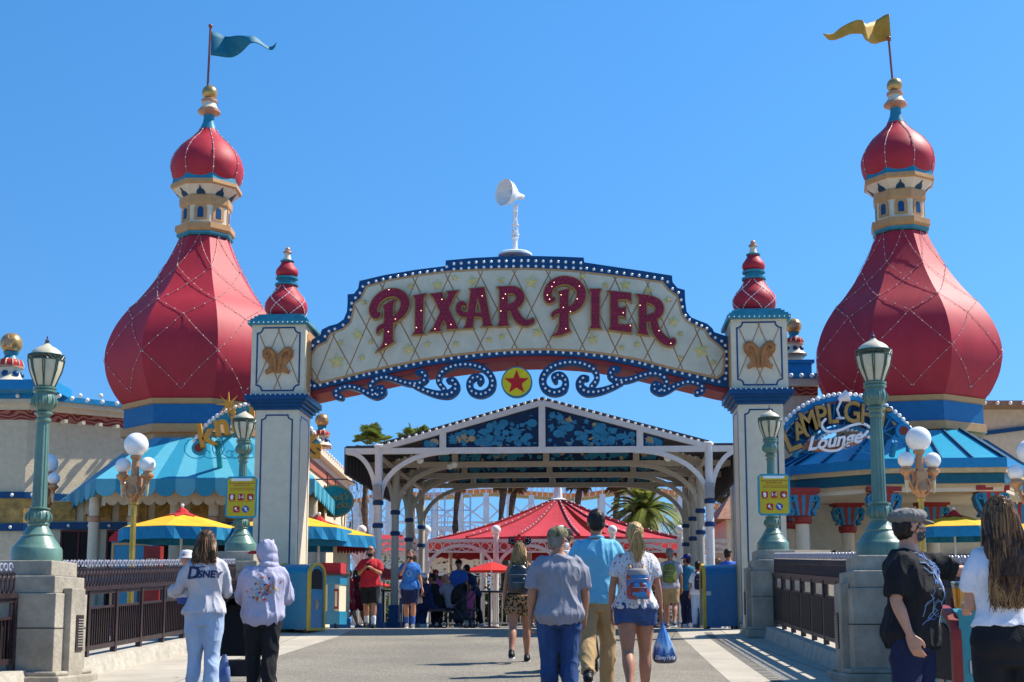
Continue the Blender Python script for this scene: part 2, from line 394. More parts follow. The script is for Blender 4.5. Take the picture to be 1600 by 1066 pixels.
outer = [(477, 612), (478, 575), (478.5, 538), (490, 529), (500, 524), (503, 515), (514, 509.5), (527, 506), (537, 499), (542, 487), (543, 473), (543, 460), (553, 459), (559.5, 451), (561.7, 439), (600, 430), (650, 421.5), (696, 415.8), (696.4, 407), (740, 403), (782, 401), (832, 400), (875, 401), (912, 402.6), (913, 410), (960, 417), (1005, 423.5), (1050, 430.7), (1051, 441), (1058.5, 450), (1070, 453), (1070.7, 470), (1073, 487), (1080, 496), (1092, 501), (1105, 506), (1113, 513), (1116, 519), (1128, 523), (1140, 527), (1141.5, 566), (1141, 607), (1117, 602), (1093, 596), (1044, 584.5), (1005, 575), (971, 567.5), (938, 562), (905, 558), (856, 555), (807, 555.5), (777, 557.5), (748, 560.5), (706, 566), (664, 572), (619, 581), (574, 591), (524, 601.5)]
inner = [(491, 592), (487.5, 575), (488, 557), (497, 543), (512, 536), (518, 524), (538, 516), (550, 505), (553.5, 490), (556, 476), (566, 468), (574, 450), (610, 440), (655, 432.5), (699, 427), (740, 424.5), (782, 423), (820, 422.5), (862, 424), (905, 427), (938, 431), (970, 435), (1003, 439), (1034, 443.5), (1043, 455), (1056, 464), (1060, 480), (1064, 494), (1072, 504), (1086, 512), (1100, 518), (1107, 530), (1122, 542), (1129, 549), (1130, 566), (1128, 582), (1120, 589), (1093, 583), (1044, 572.5), (1005, 562), (971, 555.5), (938, 550.5), (905, 547), (856, 544.5), (807, 545), (777, 547), (748, 549), (706, 554), (664, 560), (619, 569), (574, 578.5), (536, 588), (498, 597)]
OU = P2(outer, VS); IN = P2(inner, VS)
b = MB(); b.prism(OU, VM(VS), .78); border = b.build('sign_board', BLUE, arch)
SCR = mat('sign face cream', (.60, .54, .40), .5, var=.07, scale=3)
b = MB(); b.prism(offset_poly(IN, .045), VM(VS-.018), .018); b.build('gold_trim', GOLD, arch)
b = MB(); b.prism(IN, VM(VS-.028), .010); b.build('panel', SCR, arch)
# red soffit under the sign, a curved box standing 2 mm below the board
bot = [p for p in outer[41:]]+[outer[0]]; BO = P2(bot, VS)
b = MB(); pl = [(x, z-.004) for x, z in BO]+[(x, z-.10) for x, z in BO[::-1]]; b.prism(pl, VM(VS+.05), .95); b.build('soffit', REDP, arch)
# lattice lines
xk = [445, 496, 547, 598, 649, 700, 751, 804, 857, 910, 961, 1012, 1063, 1114, 1165]
yt = [500, 480, 464, 451, 442, 436.5, 432, 428.5, 430.5, 433.5, 437.5, 446, 458, 476, 495]
yb = [602, 590, 572, 557, 548, 542, 537, 536.5, 536.5, 539, 544, 551.5, 569, 582, 597]
LINES = mat('lattice brown line', (.33, .17, .07), .5)
b = MB()
for k in range(len(xk)):
    for d in (-1, 1):
        j = k+d
        if 0 <= j < len(xk):
            p, q = P2([(xk[k], yt[k]), (xk[j], yb[j])], VS); e = ((q[0]-p[0])*.16, (q[1]-p[1])*.16)
            for s_ in clip(IN, (p[0]-e[0], p[1]-e[1]), (q[0]+e[0], q[1]+e[1])):
                strip(b, list(s_), .022, VM(VS-.030-.002*(d > 0)), .004, closed=False)
b.build('lattice', LINES, arch)
STARM = mat('pale gold star', (.66, .55, .22), .45, var=.1)
stars = [(527, 565, 14), (560, 523, 10), (532.5, 535.6, 5.5), (566, 559, 6), (580, 534.6, 5.5), (569, 473, 6), (639, 546, 10), (668, 538, 6), (712, 538, 6), (764.4, 531.5, 6), (784.6, 526, 6), (642, 448, 6), (684, 446, 9.5), (711, 435, 6), (739, 440, 9.5), (783.5, 438.4, 6), (830.5, 441, 12), (909.8, 432.4, 6), (946, 446, 6), (977, 446, 9), (1013.4, 454, 7), (1044, 469, 6), (1052, 503, 9.5), (1063, 522, 5.5), (1095, 548, 14), (1063, 560, 5), (1114.6, 566.6, 5.5), (841, 520, 10), (926, 530.7, 10), (971.5, 543.4, 5.5), (995, 538.5, 5.5)]
for i, (x, y, r) in enumerate(stars):
    p = bl(x, y, VS); r *= .0122*1.05; b = MB(); n = 5; rot = random.uniform(-.35, .35)
    pts = star(r, r*.44, 5, rot, 0, 0); vs = [VM(VS-.06) @ Vector((p.x, -.02, p.z))]+[VM(VS-.042) @ Vector((p.x+a, 0, p.z+c)) for a, c in pts]+[VM(VS-.028) @ Vector((p.x+a, 0, p.z+c)) for a, c in pts]
    fs = [(0, 1+(k+1) % 10, 1+k) for k in range(10)]+[(1+k, 1+(k+1) % 10, 11+(k+1) % 10, 11+k) for k in range(10)]
    b.add(vs, fs); b.build('star', STARM, arch)
# ---- letters: outlines and strokes in enlarged picture units
Z = 1066/140
LM = mat('letter crimson', (.24, .012, .035), .35, var=.15); LE = mat('letter gold edge', (.42, .26, .08), .45)
LB = mat('letter bulb dull', (.45, .10, .12), .3); LBL = mat('letter bulb warm lit', (1, .72, .45), .3, emit=1.6, var=0)
letters = [
 ((560, 420), [('s', [(245, 545, 52), (205, 562, 78), (180, 510, 95), (190, 440, 95), (235, 365, 95), (320, 305, 98), (420, 285, 100), (505, 315, 105), (555, 385, 108), (550, 465, 100), (500, 550, 90), (425, 612, 70)]), ('p', [(293, 445), (435, 365), (412, 450), (412, 640), (408, 845), (427, 868), (320, 935), (212, 988), (275, 930), (303, 860), (310, 640), (310, 490)]), ('s', [(340, 668, 50), (275, 692, 50), (238, 728, 40), (228, 768, 16)])]),
 ((560, 420), [('p', [(655, 325), (802, 298), (775, 350), (765, 740), (792, 775), (648, 787), (678, 745), (680, 360)])]),
 ((0, 0), [('a', [(672, 460), (691, 457.5), (692.5, 463), (714, 510), (717, 514), (698.5, 515), (699, 511), (678, 466)]), ('a', [(698, 456), (716.5, 454), (711.5, 460), (687, 513), (690, 517.8), (670.5, 518.9), (677, 513), (701, 461)])]),
 ((690, 420), [('p', [(333, 243), (440, 232), (432, 320), (370, 680), (378, 702), (256, 713), (290, 675), (352, 270)]), ('p', [(425, 234), (506, 224), (590, 658), (618, 683), (480, 689), (500, 660), (430, 320)]), ('s', [(285, 432, 30), (245, 412, 50), (207, 440, 60), (205, 500, 65), (250, 543, 65), (330, 550, 58), (430, 548, 50), (500, 562, 50)])]),
 ((690, 420), [('p', [(662, 219), (800, 213), (790, 260), (785, 640), (806, 680), (666, 686), (690, 640), (692, 250)]), ('s', [(760, 257, 88), (860, 257, 90), (925, 300, 98), (935, 360, 98), (890, 430, 90), (790, 470, 80)]), ('s', [(850, 460, 80), (882, 540, 92), (930, 612, 95), (1000, 648, 78), (1068, 632, 62), (1082, 610, 45)])]),
 ((830, 420), [('s', [(262, 365, 52), (215, 380, 78), (195, 320, 95), (215, 240, 95), (270, 180, 98), (350, 145, 100), (430, 143, 100), (520, 175, 105), (585, 245, 108), (597, 330, 108), (555, 425, 100), (490, 480, 85), (420, 500, 70)]), ('p', [(318, 275), (458, 238), (443, 290), (445, 700), (468, 747), (350, 792), (246, 802), (308, 760), (335, 680), (340, 320)]), ('s', [(350, 500, 55), (292, 520, 50), (257, 553, 36), (262, 578, 14)])]),
 ((830, 420), [('p', [(693, 245), (832, 245), (812, 290), (812, 680), (832, 713), (698, 709), (718, 675), (715, 290)])]),
 ((930, 420), [('p', [(148, 264), (425, 295), (430, 397), (385, 367), (270, 365), (272, 465), (330, 470), (362, 453), (362, 592), (335, 565), (272, 560), (272, 660), (370, 670), (434, 658), (430, 762), (163, 726), (182, 690), (182, 300)])]),
 ((930, 420), [('p', [(486, 304), (620, 318), (608, 380), (612, 730), (634, 792), (503, 771), (522, 735), (520, 340)]), ('s', [(580, 355, 85), (670, 375, 90), (745, 420, 98), (765, 490, 100), (725, 560, 92), (610, 600, 80)]), ('s', [(690, 600, 80), (718, 715, 92), (775, 808, 95), (850, 868, 95), (915, 882, 78), (928, 855, 60)])]),
]
def inpoly(poly, x, y):
    c = False; n = len(poly)
    for i in range(n):
        (x1, y1), (x2, y2) = poly[i], poly[(i+1) % n]
        if (y1 > y) != (y2 > y) and x < (x2-x1)*(y-y1)/(y2-y1)+x1: c = not c
    return c
for o, pcs in letters:
    fr = MB(); ed = MB(); dull = MB(); lit = MB(); polys = []
    for i, (k, pts) in enumerate(pcs):
        if k == 's': st_ = crom(pts, 4); poly = [(o[0]+x/Z, o[1]+y/Z) for x, y in ribbon(st_)]
        elif k == 'p': poly = [(o[0]+x/Z, o[1]+y/Z) for x, y in pts]
        else: poly = pts
        pw = P2(poly, VS-.1); polys.append(pw)
        if k == 's':
            wl = []
            for x, y, wd in st_: q_ = bl(o[0]+x/Z, o[1]+y/Z, VS-.1); wl.append((q_.x, q_.z, wd/Z*.01215))
            ed.rib(wl, VM(VS-.115+.0025*i), .085, .024, .00012); fr.rib(wl, VM(VS-.14+.003*i), .027-.001*i, 0, .00012)
        else:
            ed.prism(offset_poly(pw, .024), VM(VS-.115+.0025*i), .085)
            fr.prism(pw, VM(VS-.14+.003*i), .027-.001*i)
    lo = fr.build('letter', LM, arch); ed.build('letter_edge', LE, lo)
    xs = [x for p in polys for x, z in p]; zs = [z for p in polys for x, z in p]
    z = min(zs)+.05; row = 0
    while z < max(zs):
        x = min(xs)+.03+(row % 2)*.045
        while x < max(xs):
            if any(inpoly(p, x, z) and inpoly(offset_poly(p, -.02), x, z) for p in polys):
                (lit if (hash((round(x*100), round(z*100))) % 9 == 0) else dull).ball((VM(VS-.148) @ Vector((x, 0, z))), .0095 if 1 else 0, 6, 4)
            x += .09
        z += .085; row += 1
    dull.build('letter_bulbs', LB, lo); lit.build('lit_letter_bulbs', LBL, lo)
# ---- border bulbs (round the inner edge) and scrolls under the arch
def ctr(a, bb):                          # centre line of the blue border
    out = []
    for p in a:
        q = min(bb, key=lambda t: (t[0]-p[0])**2+(t[1]-p[1])**2); out.append(((p[0]+q[0])/2, (p[1]+q[1])/2))
    return out
dens = [tuple(p) for p in resample(OU, .05)]; dn = [tuple(p) for p in resample(IN, .02)]
cl = ctr(dens, dn)
topseg = [i for i, p in enumerate(cl)]
bulbs = []
last = None
for p in cl:
    if last is None or math.hypot(p[0]-last[0], p[1]-last[1]) > .108: bulbs.append(p); last = p
kept = []
for p in bulbs:
    if all(math.hypot(p[0]-q[0], p[1]-q[1]) > .075 for q in kept): kept.append(p)
zA, zB = bl(700, 412, VS), bl(910, 412, VS)
fin = []
for p in kept:
    if zA.x < p[0] < zB.x and p[1] > bl(800, 450, VS).z: fin += [(p[0], p[1]+.048), (p[0], p[1]-.062)]
    else: fin.append(p)
bb = MB(); bb.ball((0, 0, 0), .031, 8, 6); bm_ = bb.build('bulb', BULB, None, smooth=True); bmesh_ = bm_.data; bpy.data.objects.remove(bm_)
fin.sort(key=lambda p: p[1])
rest = MB()
for i, (x, z) in enumerate(fin):
    if i < 100:
        o = bpy.data.objects.new('bulb', bmesh_); COL.objects.link(o); o.parent = border
        o.location = root_m(arch).inverted() @ (VM(VS-.005) @ Vector((x, 0, z)))
    else: rest.ball(VM(VS-.005) @ Vector((x, 0, z)), .031, 8, 6)
tag(rest.build('bulbs', BULB, border, smooth=True), kind='stuff')
SC = [[(158, 352, 50), (128, 343, 52), (118, 312, 46), (155, 282, 44), (230, 268, 42), (310, 290, 44), (385, 325, 60), (440, 335, 72), (490, 312, 55), (478, 278, 48), (440, 285, 36)],
      [(432, 325, 55), (392, 272, 42), (425, 215, 45), (510, 195, 45), (600, 218, 45), (690, 242, 50), (775, 240, 52), (822, 205, 52), (808, 162, 52), (768, 160, 55)],
      [(735, 262, 40), (820, 300, 48), (920, 328, 60), (1010, 325, 74), (1060, 275, 66), (1040, 225, 60), (1005, 222, 46)],
      [(965, 285, 46), (925, 225, 46), (955, 150, 46), (1060, 102, 46), (1180, 98, 50), (1290, 138, 54), (1345, 215, 60), (1330, 290, 62), (1260, 328, 62), (1185, 305, 62), (1168, 240, 52), (1205, 193, 52), (1255, 205, 55), (1245, 240, 40)]]
xc = bl(808.5, 590, VS).x; scb = []
for side in (0, 1):
    b = MB()
    for i, st_ in enumerate(SC):
        q = crom([(500+x/5, 550+y/5, w_/5) for x, y, w_ in st_], 6); pu = []
        for x, y, w_ in q:
            P = bl(x, y, VS); pu.append(((2*xc-P.x) if side else P.x, P.z+(.02 if side else 0), w_*.0123))
        b.rib(pu, VM(VS+.02+.004*i), .20)
        pts = resample([(x, z) for x, z, w_ in pu], .098, False); scb += [(p.x, p.y, VS+.018) for p in pts]
    so_ = b.build('scroll', BLUE, arch)
    c = MB()
    for x, z, v in scb: c.ball(VM(v) @ Vector((x, 0, z)), .026, 8, 5)
    tag(c.build('bulbs', BULB, so_, smooth=True), kind='stuff'); scb = []
# hanging ball emblem
p = bl(807, 596, VS); Mx = VM(VS+.06)
b = MB(); circ = [(p.x+.305*math.cos(t), p.z+.305*math.sin(t)) for t in (2*math.pi*k/40 for k in range(40))]
b.prism(circ, Mx, .16); disc = b.build('round_emblem', TEAL, arch)
b = MB(); b.prism([(p.x+(a-p.x)*.92, p.z+(c-p.z)*.92) for a, c in circ], VM(VS+.052), .01); b.build('yellow_face', mat('emblem yellow', (.72, .55, .01), .4), disc)
b = MB(); b.prism(star(.25, .105, 5, 0, p.x, p.z-.01), VM(VS+.044), .01); b.build('red_star', mat('emblem red', (.55, .012, .012), .4), disc)
b = MB(); b.bar(VM(VS+.14) @ Vector((p.x, 0, p.z+.29)), VM(VS+.14) @ Vector((p.x, 0, p.z+.50)), .03); b.build('hanger', REDP, arch)
# ---- pillars
def notch(x0, x1, z0, z1, c):
    a = [(x0+c, z0), (x1-c, z0)]
    def q(cx, cz, s0, s1): return [(cx+c*math.cos(t), cz+c*math.sin(t)) for t in (s0+(s1-s0)*k/4 for k in range(5))]
    return q(x0, z0, R(90), 0)+q(x1, z0, R(180), R(90))+q(x1, z1, R(270), R(180))+q(x0, z1, 0, -R(90))
VF, VK = 25.38, 26.62                    # pillar front and back planes
PANEL = mat('pillar panel grey', (.60, .58, .50), .5, var=.05)
CAPM = mat('teal cap paint', (.03, .22, .30), .35, var=.12)
def pillar(px0, px1, pyo, mir):
    m_ = mpp(700, VF)*1.0
    A = bl(px0, 700, VF); B = bl(px1, 700, VF); u0, u1 = A.x, B.x; uc = (u0+u1)/2; hw = .42; vc = (VF+VK)/2
    zz = lambda y: bl((px0+px1)/2, y+pyo, VF).z
    z_sh, z_c1, z_b1, z_t = zz(640), zz(617), zz(507), zz(489)
    b = BM(); d = VK-VF
    b.box((uc, vc, z_sh/2), (2*hw, d-.14, z_sh))
    pil = b.build('pillar', CREAM, arch)
    b = BM(); b.box((uc, vc, (z_c1+z_b1)/2), (1.06, d-.08, z_b1-z_c1)); blk = b.build('upper_block', CREAM, arch)
    b = BM()                             # stepped cornice under the block
    for k, (e, f0, f1) in enumerate(((.04, 0, .22), (.09, .22, .45), (.15, .45, .62), (.19, .62, 1))):
        h0 = z_sh+(z_c1-z_sh)*f0; h1 = z_sh+(z_c1-z_sh)*f1; b.box((uc, vc, (h0+h1)/2), (2*(hw+e), d-.14+2*e, h1-h0))
    b.build('cornice', BLUE, arch)
    b = BM(); H = z_t-z_b1
    for (e, f0, f1) in ((.60, 0, .34), (.56, .34, .55), (.50, .55, .8), (.44, .8, 1)):
        b.box((uc, vc, z_b1+H*(f0+f1)/2), (2*e, d-.1+2*(e-.5), H*(f1-f0)))
    cap = b.build('cap', CAPM, arch)
    c = BM()
    for k in range(13):
        f = -1+2*k/12
        for v in (VF-.062+.004, ): c.ball((uc+f*.57, v-.01, z_b1+.03), .014, 6, 4)
        c.ball((uc+.61, vc+f*.62, z_b1+.03), .014, 6, 4); c.ball((uc+f*.58, VF-.125, z_c1-.012), .013, 6, 4)
    c.build('bulbs', BULB, cap)
    # line work: front and road side
    L = MB(); fr = VF+.07; 
    strip(L, notch(uc-.30, uc+.30, .12, z_sh-.10, .09), .028, VM(fr-.006), .006)
    strip(L, notch(uc-.42, uc+.42, z_c1+.09, z_b1-.06, .11), .030, VM(VF+.034), .006)
    for s_ in (-1, 1):
        M2 = BROT @ Matrix.Translation((uc+s_*(hw), vc, 0)) @ Matrix.Rotation(R(90)*s_, 4, 'Z') @ Matrix.Translation((0, -.006, 0))
        strip(L, notch(-.40, .40, .12, z_sh-.10, .09), .026, M2, .006)
        M2 = BROT @ Matrix.Translation((uc+s_*.53, vc, 0)) @ Matrix.Rotation(R(90)*s_, 4, 'Z') @ Matrix.Translation((0, -.006, 0))
    L.build('line_trim', BLUE, arch)
    g_ = MB()
    for s_ in (-1, 1):
        M2 = BROT @ Matrix.Translation((uc+s_*.53, vc, 0)) @ Matrix.Rotation(R(90)*s_, 4, 'Z') @ Matrix.Translation((0, -.012, 0))
        g_ = MB(); g_.prism(notch(-.42, .42, z_c1+.12, z_b1-.08, .08), M2, .012); g_.build('side_panel', GOLD, arch)
    po = notch(uc-.42, uc+.42, z_c1+.09, z_b1-.06, .11); zc = (z_c1+z_b1)/2; D = MB()
    for x0, x1 in ((-.05, .5), (.05, -.5), (-.45, .12), (.45, -.12)):
        for s_ in clip(po, (uc+x0, z_b1), (uc+x1, z_c1)): strip(D, list(s_), .014, VM(VF+.030+.002*(x0 > 0)), .006, False)
    D.build('lattice', LINES, arch)
    # curled butterfly ornament
    k = .0122; half = [(0, 8), (6, 15), (12, 20), (19, 21), (25, 14), (24, 4), (17, -4), (13, -9), (15, -14), (20, -18), (18, -24), (9, -20), (0, -22)]
    pts = [(uc+a*k, zc+c*k) for a, c in half]+[(uc-a*k, zc+c*k) for a, c in half[1:-1][::-1]]
    o_ = MB(); o_.prism(pts, VM(VF-.02), .06)
    for sg in (-1, 1):
        q = crom([(uc+sg*a*k, zc+c*k, w_*k) for a, c, w_ in ((3, -18, 3), (4, -4, 5), (7, 8, 5), (14, 15, 5), (20, 11, 5), (18, 4, 4), (13, 6, 2))], 4)
        o_.rib(q, VM(VF-.045), .03)
    o_.build('ornament', mat('carved orange brown', (.42, .17, .05), .45, var=.2, scale=7), arch, bevel=.006)
    # finial
    s_ = mpp(440, vc); zb = z_t; prof = lambda l: [(r*s_, zb+dy*s_) for r, dy in l]
    ct_ = uv2w(uc, vc)
    b = MB(); b.lathe(prof([(22, 0), (27, 4), (31.5, 10), (33.5, 18), (32.5, 26), (28, 34), (22, 41), (17.5, 48), (15.5, 54)]), ct_, 28); on = b.build('finial_onion', RED, arch, smooth=True)
    b = MB()
    for kk in range(5):
        for sgn in (-1, 1):
            pts = []
            for j in range(13):
                t = j/12; dy = 2+50*t; r = None; pr = [(22, 0), (27, 4), (31.5, 10), (33.5, 18), (32.5, 26), (28, 34), (22, 41), (17.5, 48), (15.5, 54)]
                for (r0, d0), (r1, d1) in zip(pr, pr[1:]):
                    if d0 <= dy <= d1: r = r0+(r1-r0)*(dy-d0)/(d1-d0)
                a = kk*2*math.pi/5+sgn*t*R(100); pts.append(ct_+Vector(((r+.6)*s_*math.cos(a), (r+.6)*s_*math.sin(a), zb+dy*s_)))
            for p_ in resample(pts, .075, False): b.ball(p_, .011, 6, 4)
            b.tube(pts, .004, 4)
    b.build('light_string', BULB, on)
    b = MB(); b.lathe(prof([(16, 54), (18.5, 54.5), (18.5, 57.5), (14, 58.5), (13, 64), (17.5, 65), (17.5, 68), (14, 68.5)]), ct_, 24); b.build('finial_collar', CAPM, arch, smooth=True)
    b = MB(); b.lathe(prof([(12, 68.5), (16, 71), (17.8, 75), (17, 80), (13.5, 85), (10, 90), (9, 93)]), ct_, 24); b.build('finial_bud', RED, arch, smooth=True)
    b = MB(); b.lathe(prof([(10, 93), (11, 94), (11, 95.5), (9, 96)]), ct_, 20); b.build('finial_ring', CAPM, arch, smooth=True)
    b = MB(); b.lathe(prof([(7, 96), (5, 102), (4.5, 107)]), ct_, 20); b.build('finial_cone', CREAM, arch, smooth=True)
    b = MB(); b.lathe(prof([(5, 107), (7, 108.5), (6.5, 110.5), (4, 111.5)]), ct_, 20); b.ball(ct_+Vector((0, 0, zb+114*s_)), 4*s_, 12, 8); b.build('finial_tip', BRONZE, arch, smooth=True)
pillar(398, 463, 0, 1); pillar(1156, 1226, -9, -1)
# ---- white desk-lamp statue on the arch
c0 = bl(805, 399, VA+.3); m_ = mpp(350, VA)
lampst = thing('lamp_statue', 'white spring-armed desk lamp statue standing on top of the arch sign', 'statue', uv2w(c0.x, VA+.3, c0.z))
o = uv2w(c0.x, VA+.3, c0.z)
b = MB(); b.lathe([(.34, -.02), (.34, .02), (.30, .045), (.15, .075), (.05, .09)], o, 28); b.build('base', WHITE, lampst, smooth=True)
pv = lambda x, y: (lambda q: uv2w(q.x, VA+.3, q.z))(bl(x, y, VA+.3))
b = MB(); b.tube([pv(805, 396), pv(805, 388), pv(805, 372)], [.06, .045, .035], 10)
for dx in (-.035, .035): b.tube([pv(805, 385)+Vector((dx, 0, 0)), pv(805, 345)+Vector((dx, 0, 0))], .018, 8)
b.tube([pv(805, 345), pv(804, 333), pv(808, 318)], .024, 8)
for dx in (-.03, .03): b.tube([pv(804, 350)+Vector((dx, 0, 0)), pv(806, 322)+Vector((dx, 0, 0))], .015, 8)
for y, r in ((387, .05), (372, .07), (367, .085), (362, .06), (352, .08), (343, .04), (331, .055), (322, .05)): b.lathe([(r*.7, -.012), (r, -.006), (r, .006), (r*.7, .012)], pv(805, y), 14)
for dx in (-.055, .055):
    h = [pv(805, 372)+Vector((dx+.012*math.cos(t), .012*math.sin(t), .0046*t)) for t in (k*.8 for k in range(75))]
    b.tube(h, .0035, 5)
b.build('arm', WHITE, lampst, smooth=True)
ax = Vector((-.72, -.60, .0)).normalized(); hc = pv(811, 307)
q = ax.to_track_quat('Z', 'Y').to_matrix().to_4x4(); b = MB(); b.m = Matrix.Translation(hc) @ q
pr = [(.0, -.10), (.055, -.10), (.06, -.02), (.075, .03), (.10, .09), (.17, .17), (.235, .27), (.27, .37), (.278, .40), (.265, .40), (.255, .37), (.22, .27), (.155, .18), (.08, .11), (.0, .10)]
b.lathe(pr, n=32, cap=False); b.build('shade', WHITE, lampst, smooth=True, ang=60)
b = MB(); b.m = Matrix.Translation(hc) @ q; b.ball((0, 0, .20), .085, 16, 10); b.build('light_bulb', mat('frosted bulb', (.75, .72, .70), .3), lampst, smooth=True)
# ================================================================== ONION TOWERS
LAMPW = mat('string light bulb', (.8, .74, .66), .3, var=.02)
DSTR = mat('string light wire', (.46, .24, .23), .5)
def prof_at(pr, y):
    if y <= pr[0][0]: return pr[0][1]
    for (y0, h0), (y1, h1) in zip(pr, pr[1:]):
        if y0 <= y <= y1 or y1 <= y <= y0: return h0+(h1-h0)*(y-y0)/(y1-y0)
    return pr[-1][1]
BIG0 = [(370, 40), (386, 47), (405, 56), (436, 73), (467, 95), (493, 117), (519, 133), (547, 143), (570, 145), (595, 141), (617, 131), (632, 120), (640, 110)]
BIG = [(y+4.5+(640-y)*.0145, h) for y, h in BIG0]
def tower(cx, Y, ph, dy, label, flagc, flag, lean):
    c = at(cx, 600, Y); g0 = Vector((c.x, c.y, 0)); T = thing('onion_tower', label, 'tower', g0)
    yy = lambda y: y-(4.5+(640-y)*.0145 if dy else 0)
    z = lambda y: at(cx, yy(y), Y).z
    r = lambda y, hw: hw*mpp(yy(y), Y)*(1.0+.012*bool(dy))
    L = lambda pr, k=4: [(r(y, h), z(y)) for y, h in (crom(pr, k) if k else pr)]
    b = MB(); b.lathe(L(BIG)[::-1], g0, 8, ph); dome = b.build('onion_dome', RED, T, smooth=True, ang=24)
    lv = [375, 432, 459, 491, 517, 574, 628]; wires = MB(); bl_ = MB()
    for k in range(8):
        for sgn in (-1, 1):
            for start in (0, 1):         # start on ridge or on facet middle
                pts = []
                a = 0
                for i in range(6):
                    y0, y1 = lv[i], lv[i+1]
                    a0 = (i % 2)*.5 if start == 0 else (.5 if i % 2 == 0 else 0)
                    if start == 0 and i % 2 == 0 and i == 0: a0 = 0
                    a1 = .5-a0
                    if start == 0: continue
                    for j in range(7):
                        t = j/6; y = y0+(y1-y0)*t; f = a0+(a1-a0)*t
                        ang = ph+(k+(.5+sgn*(.5-f)))*math.pi/4; ri = r(y, prof_at(BIG, y))
                        rr = ri*math.cos(math.pi/8)/math.cos(math.pi/8-math.pi/4*f) if f <= .5 else ri
                        pts.append(g0+Vector((math.cos(ang)*(rr+.03), math.sin(ang)*(rr+.03), z(y))))
                if pts:
                    wires.tube(pts, .0055, 4)
                    for p in resample(pts, .30, False): bl_.ball(p, .016, 6, 4)
    wires.build('light_string', DSTR, dome); bl_.build('bulbs', LAMPW, dome)
    # lantern storey
    b = MB(); b.lathe([(r(372, 41), z(374)), (r(372, 43), z(371)), (r(368, 46.5), z(367)), (r(358, 46.5), z(359)), (r(358, 42), z(358.5))], g0, 8, ph); b.build('lower_collar', GOLD, T)
    b = MB(); b.lathe([(r(372, 40.5), z(377)), (r(372, 44), z(374.5)), (r(368, 44.5), z(372))], g0, 8, ph); b.build('collar_band', CAPM, T)
    b = MB(); b.lathe([(r(358, 37.5), z(358)), (r(326, 37.5), z(326))], g0, 8, ph)
    lan = b.build('lantern', CREAM, T)
    b = MB(); b.lathe([(r(328, 39), z(330)), (r(328, 41), z(327)), (r(315, 41.5), z(316)), (r(313, 39), z(315))], g0, 8, ph); b.build('middle_collar', GOLD, T)
    b = MB(); b.lathe([(r(314, 38.5), z(314.5)), (r(300, 52), z(302))], g0, 8, ph); b.build('flared_collar', CREAM, T)
    b = MB(); b.lathe([(r(300, 53), z(302)), (r(300, 55.5), z(300)), (r(292, 55), z(294.5))], g0, 8, ph); b.build('upper_collar', GOLD, T)
    b = MB(); b.lathe([(r(292, 53), z(294)), (r(284, 51.5), z(285))], g0, 8, ph); b.build('dome_ring', TEAL, T)
    ap = r(340, 37.5)*math.cos(math.pi/8); s_ = mpp(340, Y)
    def archp(w_, h, zb, n=8): return [(-w_, zb), (w_, zb)]+[(w_*math.cos(math.pi*i/n), zb+h-w_+w_*math.sin(math.pi*i/n)) for i in range(n+1)]
    for k in range(8):
        a = ph+(k+.5)*math.pi/4; Mx = Matrix.Translation(g0) @ Matrix.Rotation(a+math.pi/2, 4, 'Z') @ Matrix.Translation((0, -ap, 0))
        b = MB(); b.prism(archp(9.5*s_, 27*s_, z(353)), Mx @ Matrix.Translation((0, -.03, 0)), .06); fr = b.build('window', GOLD, T)
        b = MB(); b.prism(archp(4.5*s_, 17*s_, z(350)), Mx @ Matrix.Translation((0, -.038, 0)), .03); b.build('pane', BLUE, fr)
        # ogee openings in the flared storey
        ap2 = r(310, 41.5)*math.cos(math.pi/8); tilt = math.atan2(r(300, 52)-r(314, 38.5), z(302)-z(314.5))
        Mo = Matrix.Translation(g0) @ Matrix.Rotation(a+math.pi/2, 4, 'Z') @ Matrix.Translation((0, -r(314, 38.5)*math.cos(math.pi/8), z(314.5))) @ Matrix.Rotation(tilt, 4, 'X') @ Matrix.Translation((0, -.012, 0))
        og = [(-7, 1), (7, 1), (6, 6), (3.5, 9), (2, 10), (0, 16), (-2, 10), (-3.5, 9), (-6, 6)]
        b = MB(); b.prism([(x*s_, y*s_) for x, y in og], Mo, .02); b.build('opening', mat('deep blue recess', (.006, .05, .10), .5), T)
    UP = [(290, 48), (283, 52), (272, 55), (262, 55.5), (250, 52), (240, 46), (229, 37), (218, 24.5), (209, 16), (203, 13)]
    b = MB(); b.lathe(L(UP, 3), g0, 32, 0); ud = b.build('upper_dome', RED, T, smooth=True)
    w_ = MB(); q = MB()
    for k in range(8):
        a = ph+k*math.pi/4; pts = [g0+Vector((math.cos(a)*(r(y, h)+.015), math.sin(a)*(r(y, h)+.015), z(y))) for y, h in crom(UP, 3)]
        w_.tube(pts, .009, 4)
        for p in resample(pts, .26, False): q.ball(p, .02, 6, 4)
    w_.build('light_string', DSTR, ud); q.build('bulbs', LAMPW, ud)
    b = MB(); b.lathe(L([(204, 13.5), (202, 13), (192, 9), (184, 8), (178, 9)], 0), g0, 24); b.build('neck', TEAL, T, smooth=True)
    b = MB(); b.lathe(L([(181, 9), (177, 17.5), (174, 17.5), (171, 14)], 0), g0, 24); b.build('finial_plate', BRONZE, T, smooth=True)
    b = MB(); b.lathe(L([(171, 14.5), (166, 11), (160, 10)], 0), g0, 24); b.build('finial_cone', CREAM, T, smooth=True)
    b = MB(); b.lathe(L([(161, 10), (160, 12.5), (157, 12.5), (155, 9)], 0), g0, 24); b.build('finial_ring', BRONZE, T, smooth=True)
    b = MB(); b.ball(g0+Vector((0, 0, z(145.5))), 12*mpp(146, Y), 20, 12); b.build('finial_ball', GOLDM, T, smooth=True)
